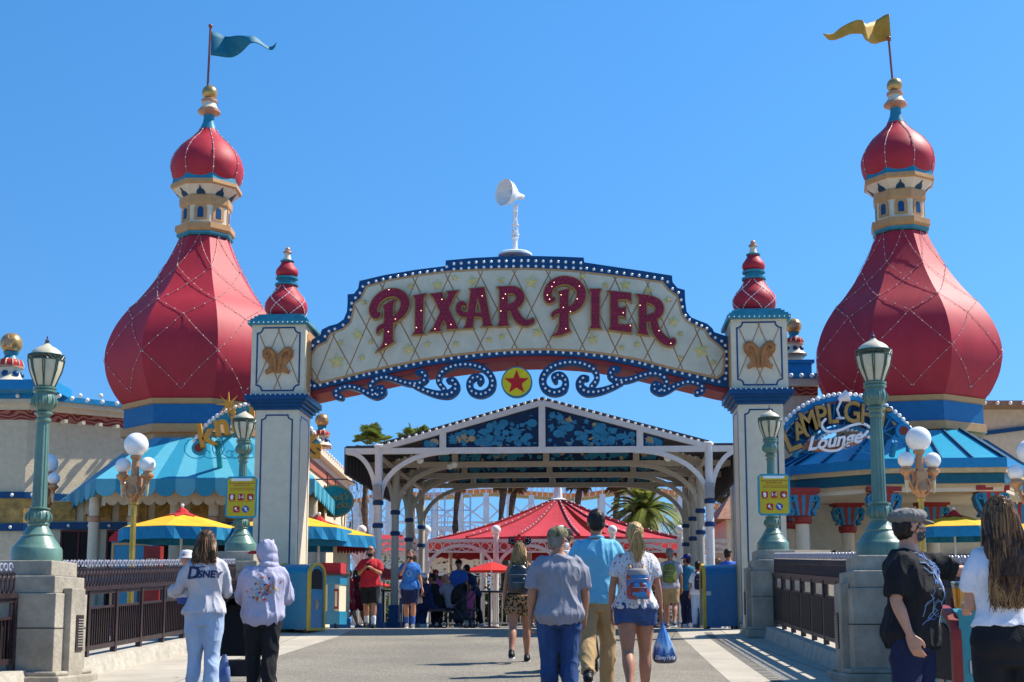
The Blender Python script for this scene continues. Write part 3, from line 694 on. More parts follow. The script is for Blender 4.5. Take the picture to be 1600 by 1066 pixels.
    # base drum
    b = MB(); b.lathe([(r(655, 108), z(650)), (r(655, 117), z(647)), (r(655, 119), z(640)), (r(640, 112), z(639))], g0, 8, ph); b.build('rim', GOLD, T)
    b = MB(); b.lathe([(r(680, 114), z(684)), (r(650, 114), z(647))], g0, 8, ph); b.build('drum', mat('tower drum blue', (.010, .13, .30), .4), T)
    b = MB(); b.lathe([(r(680, 110), z(760)), (r(680, 112), z(692)), (r(680, 118), z(690)), (r(680, 118), z(678)), (r(680, 114.5), z(677))], g0, 8, ph); b.build('drum_base', GOLD, T)
    # flag pole and pennant
    px0, y0, px1, y1 = lean; P0 = at(px0, y0, Y); P1 = at(px1, y1, Y)
    b = MB(); b.tube([P0, P1], .032, 8); b.ball(P1, .065, 10, 6); b.build('flagpole', mat('pole brown red', (.22, .07, .06), .4), T, smooth=True)
    top, bot_ = flag; t1 = crom(top, 5); b1 = crom(bot_, 5); n = 40
    rs = lambda a: [a[min(len(a)-1, int(i*(len(a)-1)/n))] for i in range(n+1)]
    t1, b1 = rs(t1), rs(b1); vs = []; m = 5
    for i in range(n+1):
        for j in range(m+1):
            f = j/m; x = t1[i][0]*(1-f)+b1[i][0]*f; y = t1[i][1]*(1-f)+b1[i][1]*f; p = at(x, y, Y); p.y += .22*math.sin(i/n*9.5)*min(1, i/8); vs.append(p)
    fs = [(i*(m+1)+j, i*(m+1)+j+1, (i+1)*(m+1)+j+1, (i+1)*(m+1)+j) for i in range(n) for j in range(m)]
    b = MB(); b.add(vs, fs); f_ = b.build('pennant', flagc, T, smooth=True); sm = f_.modifiers.new('thickness', 'SOLIDIFY'); sm.thickness = .012
    return T
fo = lambda l, ox: [(ox+x/2.665, y/2.665) for x, y in l]
tower(313, 36, R(-67.5), 0, 'tall red onion dome tower on the left with a teal pennant flying', mat('teal pennant cloth', (.008, .14, .22), .6),
      (fo([(480, 130), (510, 132), (545, 143), (580, 155), (625, 163), (665, 157), (700, 175), (725, 182), (750, 177)], 150), fo([(478, 230), (530, 230), (580, 222), (620, 212), (650, 195), (680, 187), (715, 195), (735, 191), (750, 179)], 150)), (324.5, 136, 329, 41))
tower(1417, 36.5, R(-80.4), 1, 'tall red onion dome tower on the right with a golden yellow pennant', mat('gold pennant cloth', (.50, .27, .04), .6),
      (fo([(372, 58), (350, 60), (320, 75), (290, 98), (262, 112), (250, 94), (215, 90), (180, 100), (140, 130), (95, 142)], 1250), fo([(380, 172), (362, 165), (340, 165), (320, 180), (290, 190), (262, 178), (255, 150), (215, 137), (160, 152), (125, 156), (95, 144)], 1250)), (1394.5, 126, 1388.5, 60))
# ================================================================== LEFT SHOP
def quad_strip_roof(mb, e0, e1, t0, t1, n, th=.05, mi=(0, 1)):    # striped sloped plane between eave and top edge
    e0, e1, t0, t1 = map(Vector, (e0, e1, t0, t1)); nrm = (e1-e0).cross(t0-e0).normalized(); nrm = nrm if nrm.z > 0 else -nrm
    for k in range(n):
        a, b = k/n, (k+1)/n; mb.cur = mi[k % 2]; q = [e0.lerp(e1, a), e0.lerp(e1, b), t0.lerp(t1, b), t0.lerp(t1, a)]
        mb.add(q+[p-nrm*th for p in q], [(0, 1, 2, 3), (4, 7, 6, 5), (0, 4, 5, 1), (2, 6, 7, 3), (1, 5, 6, 2), (3, 7, 4, 0)])
def scallops(mb, e0, e1, n, h, th=.03, mi=(0, 1), drop=.55):
    e0, e1 = Vector(e0), Vector(e1); d = (e1-e0); l = d.length/n; X = d.normalized(); Mx = Matrix.Identity(4)
    N = X.cross(Vector((0, 0, 1)))
    for i in range(3): Mx[i][0] = X[i]; Mx[i][1] = -N[i]; Mx[i][2] = (0, 0, 1)[i]; Mx[i][3] = e0[i]
    for k in range(n):
        mb.cur = mi[k % 2]; x0 = k*l; pts = [(x0, 0), (x0, -h*drop)]+[(x0+l/2-l/2*math.cos(math.pi*i/8), -h*drop-h*(1-drop)*math.sin(math.pi*i/8)) for i in range(1, 8)]+[(x0+l, -h*drop), (x0+l, 0)]
        mb.prism(pts[::-1], Mx @ Matrix.Translation((0, -.002*(k % 2), 0)), th)
LB1 = mat('awning pale turquoise', (.09, .37, .47), .55, var=.05); LB2 = mat('awning mid turquoise', (.02, .24, .36), .55, var=.05)
A = Vector((-12.9, 38, 3.42)); B = at(150, 748, 31.5); C = at(492, 748, 31.5); D = Vector((-4.95, 37.5, C.z))
B.z = C.z = A.z = (B.z+C.z)/2
TA, TB, TC, TD = Vector((-10.9, 37.2, 5.1)), at(240, 684, 33.9), at(398, 684, 33.9), Vector((-6.1, 37.4, 5.1)); TA.z = TD.z = TB.z
shop = thing('souvenir_shop', 'cream corner shop with turquoise striped scalloped awning beneath the left onion tower', 'shop', (-8.5, 36, 0))
b = MB(); quad_strip_roof(b, A, B, TA, TB, 8); quad_strip_roof(b, B, C, TB, TC, 11); quad_strip_roof(b, C, D, TC, TD, 10)
aw = b.build('awning', [LB1, LB2], shop)
b = MB(); scallops(b, A, B, 8, .40); scallops(b, B, C, 11, .42); scallops(b, C, D, 10, .42); b.build('valance', [LB1, LB2], aw)
b = MB(); lo = lambda p, dz=-.12, k=.96: Vector(((p.x+8.6)*k-8.6, (p.y-36)*k+36, p.z+dz))
q = [lo(p) for p in (A, B, C, D)]; b.add(q+[p+Vector((0, 0, .03)) for p in q], [(0, 1, 2, 3), (4, 7, 6, 5), (0, 4, 5, 1), (1, 5, 6, 2), (2, 6, 7, 3), (3, 7, 4, 0)])
b.build('soffit', CREAM2, shop)
b = MB()
e = [lo(p, -.14, .90) for p in (A, B, C, D)]; scallops(b, e[0], e[1], 12, .45, .02, (0, 0), .7); scallops(b, e[1], e[2], 16, .45, .02, (0, 0), .7); scallops(b, e[2], e[3], 16, .45, .02, (0, 0), .7)
b.build('inner_valance', mat('cream awning lining', (.60, .50, .34), .8), shop)
for px, Y in ((104, 36.5), (149, 32.6), (210, 32.6), (275, 32.6), (335, 32.6), (395, 32.6), (489, 32.6)):
    p = at(px, 760, Y); b = MB(); b.lathe([(.17, 0), (.17, .5), (.13, .55), (.125, 3.15)], (p.x, p.y, 0), 16)
    po = b.build('post', CREAM, shop, smooth=True)
    b = MB(); b.lathe([(.14, 2.55), (.155, 2.57), (.155, 2.67), (.14, 2.69)], (p.x, p.y, 0), 16); b.build('post_ring', BRONZE, po)
SID = mat('cream board siding', (.66, .60, .44), .6, var=.06)
def siding(mb, x0, x1, y, z0, z1, step=.16):
    z = z0
    while z < z1-1e-3:
        h = min(step, z1-z); mb.add([(x0, y-.02, z), (x1, y-.02, z), (x1, y, z+h), (x0, y, z+h), (x0, y+.1, z), (x1, y+.1, z)], [(0, 1, 2, 3), (0, 4, 5, 1)]); z += h
b = MB(); siding(b, -12.3, -4.9, 35.2, 0, 3.3); b.box((-8.6, 35.4, 1.65), (7.38, .3, 3.28)); wl = b.build('wall', SID, shop)
b = MB()
for k in range(8): x = -12.2+k*.93; b.box((x+.42, 35.14, 3.02), (.72, .06, .50))
b.build('ochre_panels', mat('ochre panel paint', (.42, .24, .06), .6, var=.35, scale=7), wl)
b = MB(); b.box((-8.6, 35.12, 2.64), (7.3, .1, .18)); fb = b.build('blue_band', BLUE, wl)
b = MB()
for k in range(14): b.ball((-12.1+k*.53, 35.05, 2.64), .045, 8, 6)
b.build('bulbs', BULB, wl, smooth=True)
for x, w_ in ((-11.3, .9), (-10.2, .7), (-9.2, .9), (-7.4, 1.0), (-5.9, .8)):
    b = MB(); b.box((x, 35.12, 1.25), (w_, .08, 2.46)); dr = b.build('doorway', DARKIN, shop)
    b = MB()
    for s_ in (-1, 0, 1): b.box((x+s_*w_/2, 35.08, 1.25), (.05, .05, 2.5))
    b.box((x, 35.075, 2.5), (w_+.05, .05, .06)); b.build('door_frame', mat('dark red timber', (.10, .02, .015), .5), dr)
# sign on the awning roof
GL = mat('orange gold sign letters', (.62, .30, .03), .4, var=.08); SGN = mat('sign turquoise metal', (.03, .30, .42), .4)
YS = 31.6
ks = thing('shop_sign', "arched rooftop sign with orange letters reading knick's knacks and white bulbs", 'sign', at(395, 745, YS))
cxp, cyp, rp = 400, 740, 108
arc = lambda a, r_: (lambda p: (p.x, p.z))(at(cxp+r_*math.sin(R(a)), cyp-r_*math.cos(R(a)), YS))
Ms = Matrix.Translation((0, YS, 0)); b = MB(); b.rib([(*arc(a, 103), .16) for a in range(-62, 64, 3)], Ms @ Matrix.Translation((0, .10, 0)), .10)
b.rib([(*arc(a, 72), .06) for a in range(-62, 64, 3)], Ms @ Matrix.Translation((0, .10, 0)), .06)
for a in range(-60, 62, 12):
    b.bar(Vector((arc(a, 72)[0], YS+.16, arc(a, 72)[1])), Vector((arc(a+10, 102)[0], YS+.16, arc(a+10, 102)[1])), .03); b.bar(Vector((arc(a+10, 72)[0], YS+.19, arc(a+10, 72)[1])), Vector((arc(a, 102)[0], YS+.19, arc(a, 102)[1])), .03)
fr = b.build('frame', SGN, ks)
b = MB()
for a in range(-62, 64, 4): x, z = arc(a, 110); b.ball((x, YS+.12, z), .062, 10, 6)
b.build('bulbs', BULB, fr, smooth=True)
for s_ in (-1, 1):
    x, z = arc(66*s_, 98); b = MB(); b.prism([(x+.17*math.cos(t), z+.17*math.sin(t)) for t in (k*math.pi/10 for k in range(20))], Ms, .14); d_ = b.build('end_disc', SGN, ks)
    b = MB(); b.prism([(x+.10*math.cos(t), z+.10*math.sin(t)) for t in (k*math.pi/10 for k in range(20))], Ms @ Matrix.Translation((0, -.015, 0)), .02); b.build('disc_centre', mat('rust red disc', (.20, .04, .02), .5), d_)
for ch, px, sz in (('k', 322, 1), ('n', 347, .95), ('i', 366, .95), ('c', 383, .95), ('k', 402, 1), ("'", 414, .8), ('s', 424, .8), ('k', 439, .85), ('n', 454, .85), ('a', 466, .8), ('c', 475, .8), ('k', 484, .95), ('s', 495, .9)):
    a = math.degrees(math.asin(max(-1, min(1, (px-cxp)/(rp*.98))))); hh = at(px, cyp-math.cos(R(a))*86, YS)
    b = MB(); put_text(b, ch, .78*sz, Matrix.Translation(hh+Vector((0, -.04-.004*(px % 3), 0))) @ Matrix.Rotation(R(a*.18-5), 4, 'Y'), .06, bold=.022); b.build('letter', GL, ks)
b = MB(); stp = at(357, 632, YS); b.prism(star(.30, .07, 8, 0, stp.x, stp.z), Matrix.Translation((0, YS-.02, 0)), .05); b.build('starburst', GL, ks)
for px in (340, 460):
    p = at(px, 690, YS+.15); b = MB(); b.tube([p, Vector((p.x, p.y+.5, p.z-.8))], .07, 10); b.build('post', mat('sign post green', (.03, .32, .34), .4), ks)
def scrollwork(mb, c, s_, M, wd=.018):
    for sx in (-1, 1):
        pts = [(c[0]+sx*s_*(.25+t*.09*math.cos(t*1.1+1)*1.6), c[1]+s_*(t*.10*math.sin(t*1.1+1)+.1*t*.3), wd) for t in (k*.35 for k in range(18))]
        mb.rib(pts, M, .015)
b = MB()
for px in (318, 362, 376, 470): p = at(px, 708, YS); scrollwork(b, (p.x, p.z), .5, Matrix.Translation((0, YS+.05, 0)))
b.build('scrollwork', SGN, ks)
# ---- far left wing
lw = thing('corner_building', 'cream stucco corner building with blue bulb cornice and red scroll frieze at the left edge', 'building', (-15, 41, 0))
K = at(45, 630, 40).x
zz = lambda y: at(40, y, 40).z
def frieze_mat():
    m = mat('red scroll frieze', (.26, .035, .025), .5, var=.05); n = m.node_tree.nodes; l = m.node_tree.links; b_ = n['Principled BSDF']
    tc = n.new('ShaderNodeTexCoord'); wv = n.new('ShaderNodeTexWave'); wv.wave_type = 'RINGS'; wv.inputs['Scale'].default_value = 2.2; wv.inputs['Distortion'].default_value = 9; wv.inputs['Detail'].default_value = 0; wv.inputs['Detail Scale'].default_value = 1.6
    l.new(tc.outputs['Object'], wv.inputs[0]); cr = n.new('ShaderNodeValToRGB'); cr.color_ramp.elements[0].position = .42; cr.color_ramp.elements[1].position = .5
    cr.color_ramp.elements[0].color = (.42, .16, .10, 1); cr.color_ramp.elements[1].color = (.20, .022, .016, 1); l.new(wv.outputs['Fac'], cr.inputs[0]); l.new(cr.outputs[0], b_.inputs['Base Color']); return m
FRZ = frieze_mat()
x0 = -19.5
c2 = Vector((K+3.2, 42.3)); dirv = (c2-Vector((K, 40))); nn = Vector((dirv.y, -dirv.x)).normalized()
def two(mb, z0, z1, out=0, t=.3):        # front wall segment and the angled wall that turns away from it
    a = Vector((x0, 40-out)); k_ = Vector((K, 40))+Vector((out*.6, -out)); e_ = c2+nn*out
    for p, q in ((a, k_), (k_, e_)):
        d_ = (q-p).normalized(); m_ = Vector((-d_.y, d_.x)); vs = [(p.x, p.y), (q.x, q.y), (q.x+m_.x*t, q.y+m_.y*t), (p.x+m_.x*t, p.y+m_.y*t)]
        mb.add([(x, y, z0) for x, y in vs]+[(x, y, z1) for x, y in vs], [(0, 3, 2, 1), (4, 5, 6, 7), (0, 1, 5, 4), (1, 2, 6, 5), (2, 3, 7, 6), (3, 0, 4, 7)])
b = MB(); two(b, 0, zz(655)); w1 = b.build('wall', CREAM2, lw)
b = MB(); two(b, zz(656), zz(641), .03); b.build('frieze', FRZ, lw)
b = MB(); two(b, zz(641), zz(633), .12, .5); two(b, zz(633), zz(626), .30, .6); b.build('cornice', CREAM, lw)
b = MB(); two(b, zz(626), zz(618), .38, 1.2); g1 = b.build('gutter', BLUE2, lw)
b = MB()
for k in range(12): b.ball((x0+.4+k*.62, 40-.42, zz(622)), .07, 8, 6)
for k in range(9): q = Vector((K+.3, 39.8)).lerp(c2, k/8.0); b.ball((q.x+nn.x*.42, q.y+nn.y*.42, zz(622)), .07, 8, 6)
b.build('bulbs', BULB, g1, smooth=True)
b = MB()
for k in range(7): q = Vector((K+.3, 39.8)).lerp(c2, (k+.5)/7); b.box((q.x+nn.x*.18, q.y+nn.y*.18, zz(658)), (.1, .42, .10), math.atan2(nn.y, nn.x)-R(90))
b.build('bracket', CREAM, lw)
b = MB(); two(b, zz(817), zz(779), .02); b.build('ochre_panel', mat('carved ochre panel', (.45, .28, .08), .6, var=.35, scale=3), lw)
for ya, yb_ in ((779, 769), (830, 818)):
    b = MB(); two(b, zz(ya), zz(yb_), .08); bb_ = b.build('blue_band', BLUE, lw)
    b = MB()
    for k in range(13): b.ball((x0+.4+k*.6, 40-.10, (zz(ya)+zz(yb_))/2), .055, 8, 6)
    b.build('bulbs', BULB, bb_, smooth=True)
b = MB(); siding(b, x0, K, 40, 0, zz(830)); b.box(((x0+K)/2, 40.2, zz(830)/2), (K-x0, .4, zz(830))); b.build('siding', CREAM2, lw)
def cupola(px, py, Y, k, label):         # py = middle of the golden ball, k = size in pixels of its radius
    s_ = mpp(py, Y)*k/17; c = at(px, py, Y); g0 = Vector((c.x, c.y, c.z-68*s_)); T = thing('rooftop_cupola', label, 'cupola', g0)
    z = lambda d: c.z-d*s_-g0.z
    def la(pr, name, m, n=24, par=None, ph=0):
        b = MB(); b.lathe([(r*s_, z(d)) for r, d in pr], g0, n, ph); return b.build(name, m, par or T, smooth=True)
    b = MB(); b.ball(c, 17*s_, 20, 12); ba = b.build('ball', GOLDM, T, smooth=True)
    b = MB(); b.prism(star(11*s_, 4.6*s_, 5, 0, c.x, c.z), Matrix.Translation((0, c.y-17.6*s_, 0)), .05); b.build('star', BRONZE, ba)
    la([(12, 26), (9, 20), (12, 14)], 'neck', TEAL)
    fl = []
    la([(19, 37), (19.5, 33), (17, 28), (11, 25)], 'cap', mat('cap red', (.5, .03, .02), .4))
    b = MB()
    for i in range(12):
        a = i*math.pi/6; b.tube([g0+Vector((math.cos(a)*r*s_, math.sin(a)*r*s_, z(d))) for r, d in ((19.8, 36), (20, 33), (17.6, 27.6), (12, 25))], .9*s_, 5)
    b.build('cap_ribs', CREAM, T)
    la([(20, 40), (20, 37)], 'cap_rim', BRONZE)
    la([(26, 62), (18, 54), (15, 47), (17, 40)], 'body', CREAM)
    b = MB()
    for i in range(6):
        a = i*math.pi/3+.4; b.ball(g0+Vector((math.cos(a)*16*s_, math.sin(a)*16*s_, z(50))), 5.2*s_, 12, 8)
    b.build('porthole', BLUE, T, smooth=True)
    la([(29, 68), (31, 66), (29, 62)], 'base', BRONZE, 4, None, R(45))
    return T
cupola(18, 537, 39.5, 17, 'rooftop cupola with gold star ball above the building at the left edge')
b = MB(); p = at(18, 606, 39.5); b.box((p.x+.35, 39.7, (zz(604)+zz(619))/2), (2.2, 1.8, zz(604)-zz(619))); b.build('roof_block', BLUE2, lw)
# ---- building behind the shop, seen right of the pillar
rb = thing('rear_building', 'cream rear building with red tiled edge and scroll ironwork beside the left arch pillar', 'building', (-7, 46, 0))
fa, fb_ = at(470, 690, 40), at(547, 760, 58)
X0, Y0, X1, Y1 = fa.x, 40, fb_.x-.0, 52
def side(mb, z0, z1, out=0, t=.3): mb.add([(X0+out, Y0, z0), (X1+out, Y1, z0), (X1-t, Y1, z0), (X0-t, Y0, z0), (X0+out, Y0, z1), (X1+out, Y1, z1), (X1-t, Y1, z1), (X0-t, Y0, z1)], [(0, 1, 2, 3), (4, 7, 6, 5), (0, 4, 5, 1), (1, 5, 6, 2), (2, 6, 7, 3), (3, 7, 4, 0)])
X1 = at(543, 760, 52).x
ztop = at(480, 682, 40).z
b = MB(); side(b, 0, ztop-.75); b.build('wall', CREAM2, rb)
b = MB(); side(b, ztop-.75, ztop-.45, .05); b.build('frieze', mat('terracotta scallop', (.40, .12, .06), .6, var=.3, scale=14), rb)
b = MB(); side(b, ztop-.45, ztop-.25, .10); side(b, ztop-.25, ztop, .30); b.build('cornice', CREAM, rb)
b = MB()
for k in range(22): q = Vector((X0, Y0)).lerp(Vector((X1, Y1)), k/21); b.ball((q.x+.33, q.y, ztop-.04), .05, 6, 4)
b.build('bulbs', BULB, rb)
cupola(503, 657, 41.5, 11, 'small rooftop cupola with plain gold ball just right of the left arch pillar')
for k in range(4):
    b = MB(); q = Vector((X0, Y0)).lerp(Vector((X1, Y1)), .25+.2*k)
    pts = [(q.x+.35+.0*t, q.y+.30*t*math.cos(t)*.3, 4.3+.35*t*math.sin(t)*.3+k*-.2) for t in (j*.35 for j in range(22))]; b.tube(pts, .022, 5); b.build('iron_scroll', IRON, rb)
ov = thing('oval_sign', "teal oval hanging sign with gold lettering reading Knick's Knacks", 'sign', at(522, 782, 37.5))
Mo = Matrix.Translation(at(523, 783, 37.5)) @ Matrix.Rotation(R(12), 4, 'Z'); el = [(.50*math.cos(t), .42*math.sin(t)) for t in (k*math.pi/18 for k in range(36))]
b = MB(); b.prism(el, Mo, .06); bo = b.build('board', mat('teal sign board', (.02, .24, .24), .4), ov)
b = MB(); strip(b, [(x*1.03, z*1.03) for x, z in el], .05, Mo @ Matrix.Translation((0, -.01, 0)), .08); b.build('rim', GOLD, bo)
b = MB(); put_text(b, "Knick's", .26, Mo @ Matrix.Translation((0, -.02, .10)) @ Matrix.Rotation(R(-6), 4, 'Y'), .01, .3, .006); put_text(b, 'Knacks', .26, Mo @ Matrix.Translation((0, -.02, -.13)) @ Matrix.Rotation(R(-6), 4, 'Y'), .01, .3, .006); b.build('lettering', GOLD, bo)
b = MB(); p = at(523, 783, 37.5); b.tube([p+Vector((-.9, .1, .62)), p+Vector((.3, .1, .62)), p+Vector((.6, .1, .5)), p+Vector((.62, .1, .3))], .02, 6); b.tube([p+Vector((0, .03, .4)), p+Vector((0, .1, .62))], .012, 6); b.build('bracket', IRON, ov)
# ================================================================== RIGHT LOUNGE BUILDING
lg = thing('lounge_building', 'cream waterfront lounge with bright blue seamed roof and ornate columns under the right onion tower', 'building', (11, 37, 0))
E = [at(1180, 733, 37.0), at(1240, 727, 34.6), at(1373, 720, 33.1), at(1569, 718, 32.8), at(1625, 733, 36.8)]
ze = sum(p.z for p in E[1:4])/3
for p in E: p.z = ze
ctr_ = at(1417, 700, 36.5); Tt = []
for p in E: d_ = (p-ctr_); d_.z = 0; d_.normalize(); q = Vector((ctr_.x, ctr_.y, 0))+d_*2.25; q.z = at(1417, 672, 34.4).z; Tt.append(q)
ROOF = mat('bright blue metal roof', (.03, .34, .50), .3, var=.05)
b = MB()
for i in range(4): quad_strip_roof(b, E[i], E[i+1], Tt[i], Tt[i+1], 1, .06, (0, 0))
rf = b.build('roof', ROOF, lg)
b = MB()
for i in range(4):
    n = max(2, int((E[i+1]-E[i]).length/.62))
    for k in range(n+1): f = k/n; b.bar(E[i].lerp(E[i+1], f)+Vector((0, 0, .03)), Tt[i].lerp(Tt[i+1], f)+Vector((0, 0, .03)), .035, .06)
b.build('roof_seams', mat('seam navy', (.01, .08, .16), .4), rf)
def band(mb, z0, z1, out, pts=None, t=.4):
    P_ = [Vector((p.x, p.y, 0)) for p in (pts or E)]; c = Vector((ctr_.x, ctr_.y, 0)); O = [p+(p-c).normalized()*out for p in P_]; I = [p-(p-c).normalized()*t for p in P_]
    n = len(P_); vs = [p+Vector((0, 0, z0)) for p in O]+[p+Vector((0, 0, z1)) for p in O]+[p+Vector((0, 0, z0)) for p in I]+[p+Vector((0, 0, z1)) for p in I]; fs = []
    for i in range(n-1): j = i+1; fs += [(i, j, n+j, n+i), (2*n+j, 2*n+i, 3*n+i, 3*n+j), (n+i, n+j, 3*n+j, 3*n+i), (j, i, 2*n+i, 2*n+j)]
    mb.add(vs, fs)
b = MB(); band(b, ze-.22, ze+.02, .10); b.build('fascia', BLUE2, lg)
b = MB(); band(b, ze-.34, ze-.22, .06); b.build('upper_trim', mat('tan gold trim', (.60, .42, .22), .5), lg)
b = MB(); band(b, ze-.60, ze-.34, -.02); b.build('gutter_band', mat('dark teal gutter', (.01, .10, .15), .3), lg)
b = MB(); band(b, ze-.70, ze-.60, -.06, t=.8); b.build('lower_trim', mat('tan gold trim'), lg) if 0 else b.build('lower_trim', _M['tan gold trim'], lg)
b = MB(); band(b, ze-.80, ze-.66, -.08, t=3.5); b.build('soffit', CREAM, lg)
b = MB(); wz = ze-.05; siding(b, 6.2, 14.8, 37.6, 0, wz, .2); b.box((10.5, 37.85, wz/2), (8.6, .4, wz)); b.build('wall', SID, lg)
CR = mat('capital red', (.30, .03, .02), .4); CB = mat('capital blue', (.02, .20, .36), .4)
def column(px, ytop, ybot, Y):
    c = at(px, ytop, Y); s_ = mpp(ytop, Y); zt = at(px, ytop, Y).z; zb = at(px, ybot, Y).z; g0 = Vector((c.x, c.y, 0)); h = zt-zb
    b = MB(); b.lathe([(.30, -.1), (.30, .3), (.22, .36), (.19, .5), (.17, zb)], g0, 20); o_ = b.build('column', CREAM, lg, smooth=True)
    b = MB(); b.lathe([(.20, zb-.02), (.24, zb+.02), (.24, zb+.16), (.18, zb+.18)], g0, 20); b.build('capital', CR, o_); b = MB(); b.box((c.x, c.y, zt-.06), (.82, .6, .12)); b.box((c.x, c.y, zt-.15), (.66, .52, .06)); b.build('abacus', CR, o_)
    b = MB()
    for k, u in enumerate((-.16, -.08, 0, .08, .16)):
        b.cur = k % 2; b.add([(c.x+u*.8-.032, c.y-.20, zb+.18), (c.x+u*.8+.032, c.y-.20, zb+.18), (c.x+u*1.3+.05, c.y-.26, zt-.18), (c.x+u*1.3-.05, c.y-.26, zt-.18), (c.x+u*.8-.032, c.y+.1, zb+.18), (c.x+u*.8+.032, c.y+.1, zb+.18), (c.x+u*1.3+.05, c.y+.1, zt-.18), (c.x+u*1.3-.05, c.y+.1, zt-.18)], [(0, 1, 2, 3), (4, 7, 6, 5), (0, 3, 7, 4), (1, 5, 6, 2), (3, 2, 6, 7)])
    b.build('capital_flutes', [CB, CR], o_)
    b = MB()
    for sg in (-1, 1):
        pts = [(c.x+sg*(.30+.10*math.cos(t)*max(.1, 1-t/9)), zt-.28+.10*math.sin(t)*max(.1, 1-t/9), .05) for t in (k*.45 for k in range(17))]; b.rib(pts, Matrix.Translation((0, c.y-.24, 0)), .3)
        b.rib([(c.x+sg*.40, zt-.30, .06), (c.x+sg*.33, zt-.5, .09), (c.x+sg*.24, zb+.3, .07), (c.x+sg*.28, zb+.22, .08)], Matrix.Translation((0, c.y-.22, 0)), .3)
    b.build('capital_scroll', CB, o_)
for a in ((1252, 764, 818, 33.9), (1378, 762, 818, 33.4), (1545, 760, 820, 33.2), (1323, 784, 832, 36.4), (1455, 783, 830, 36.2), (1592, 778, 830, 36.2), (1232, 800, 826, 37)): column(*a)
for x, w_ in ((12.6, 1.0), (9.0, 1.1), (14.0, .7)):
    b = MB(); b.box((x, 37.5, 1.0), (w_, .1, 1.9)); dr = b.build('doorway', DARKIN, lg)
    b = MB()
    for s_ in (-1, 0, 1): b.box((x+s_*w_/2, 37.43, 1.0), (.06, .06, 1.95))
    b.box((x, 37.43, 1.98), (w_+.06, .06, .06)); b.build('door_frame', mat('dark red timber', (.10, .02, .015), .5), dr)
# ---- wings either side of the right tower
ww = thing('wing_wall', 'tall cream wall with bulb lit eave to the right of the right onion tower', 'building', (16, 41, 0))
za = at(1560, 640, 40); b = MB(); b.box((16.6, 40.3, za.z/2), (5.6, .6, za.z)); b.build('wall', CREAM2, ww)
b = MB(); b.box((16.6, 39.95, za.z+.08), (5.6, 1.3, .16)); ev = b.build('eave', mat('eave brown', (.28, .17, .10), .5), ww)
b = MB()
for k in range(14): b.ball((14+k*.38, 39.28, za.z+.08), .06, 8, 6)
b.build('bulbs', BULB, ev, smooth=True)
b = MB(); p, q = at(1537, 677, 39.9), at(1640, 664, 39.9); b.bar((p.x, 39.95, p.z), (q.x, 39.95, q.z), .12, .12); b.build('slope_band', BLUE, ww)
lw2 = thing('wing_building', 'narrow cream wing with red scroll frieze between right arch pillar and right onion tower', 'building', (8.3, 39, 0))
Yw = 39; xa, xb = at(1195, 600, Yw).x, at(1276, 600, Yw).x; z2 = lambda y: at(1250, y, Yw).z; xm = (xa+xb)/2; W_ = xb-xa
b = MB(); b.box((xm, Yw+.4, z2(618)/2), (W_, .8, z2(618))); b.build('wall', CREAM2, lw2)
b = MB(); b.box((xm, Yw+.37, (z2(618)+z2(605))/2), (W_+.04, .84, z2(605)-z2(618))); b.build('frieze', FRZ, lw2)
b = MB(); b.box((xm, Yw+.3, (z2(605)+z2(594))/2), (W_+.2, 1.1, z2(594)-z2(605))); b.build('cornice', CREAM, lw2)
b = MB(); b.box((xm, Yw+.3, (z2(594)+z2(586))/2), (W_+.3, 1.2, z2(586)-z2(594))); b.box((xm, Yw+.3, (z2(586)+z2(568))/2), (W_*.8, .8, z2(568)-z2(586))); b.box((xm, Yw+.3, z2(566)), (W_*.9, .9, .10)); e_ = b.build('gutter', BLUE2, lw2)
b = MB()
for k in range(6): b.ball((xa+.1+k*W_/5, Yw-.33, z2(590)), .07, 8, 6)
b.build('bulbs', BULB, e_, smooth=True)
cupola(1240, 510, 39.3, 12.5, 'rooftop cupola with gold ball just right of the right arch pillar')
# ---- lounge sign
YL = 32.2
ls = thing('lounge_sign', 'arched rooftop sign reading LAMPLIGHT Lounge in gold letters on blue frame', 'sign', at(1330, 715, YL))
cxp, cyp, rp = 1322, 735, 118
def arc2(a, r_): p = at(cxp+r_*math.sin(R(a)), cyp-r_*math.cos(R(a))*(.98), YL); return (p.x, p.z)
Ms = Matrix.Translation((0, YL, 0)); b = MB(); b.rib([(*arc2(a, 117), .13) for a in range(-60, 58, 3)], Ms @ Matrix.Translation((0, .12, 0)), .12)
b.rib([(*arc2(a, 70), .08) for a in range(-60, 58, 3)], Ms @ Matrix.Translation((0, .12, 0)), .08)
for a in range(-58, 54, 14):
    b.bar(Vector((arc2(a, 70)[0], YL+.18, arc2(a, 70)[1])), Vector((arc2(a+9, 116)[0], YL+.18, arc2(a+9, 116)[1])), .035); b.bar(Vector((arc2(a+9, 70)[0], YL+.22, arc2(a+9, 70)[1])), Vector((arc2(a, 116)[0], YL+.22, arc2(a, 116)[1])), .035)
fr = b.build('frame', BLUE2, ls)
b = MB()
for a in range(-60, 60, 4): x, z = arc2(a, 123); b.ball((x, YL+.14, z), .06, 10, 6)
for a in range(-50, 60, 6): x, z = arc2(a, 66); b.ball((x, YL+.14, z), .05, 8, 6)
b.build('bulbs', BULB, fr, smooth=True)
b = MB(); b.rib([(*arc2(a, 93), .52) for a in range(-52, 46, 3)], Ms @ Matrix.Translation((0, .26, 0)), .03, 0, .0002); b.build('backing_panel', mat('sign backing navy', (.008, .07, .17), .5), ls)
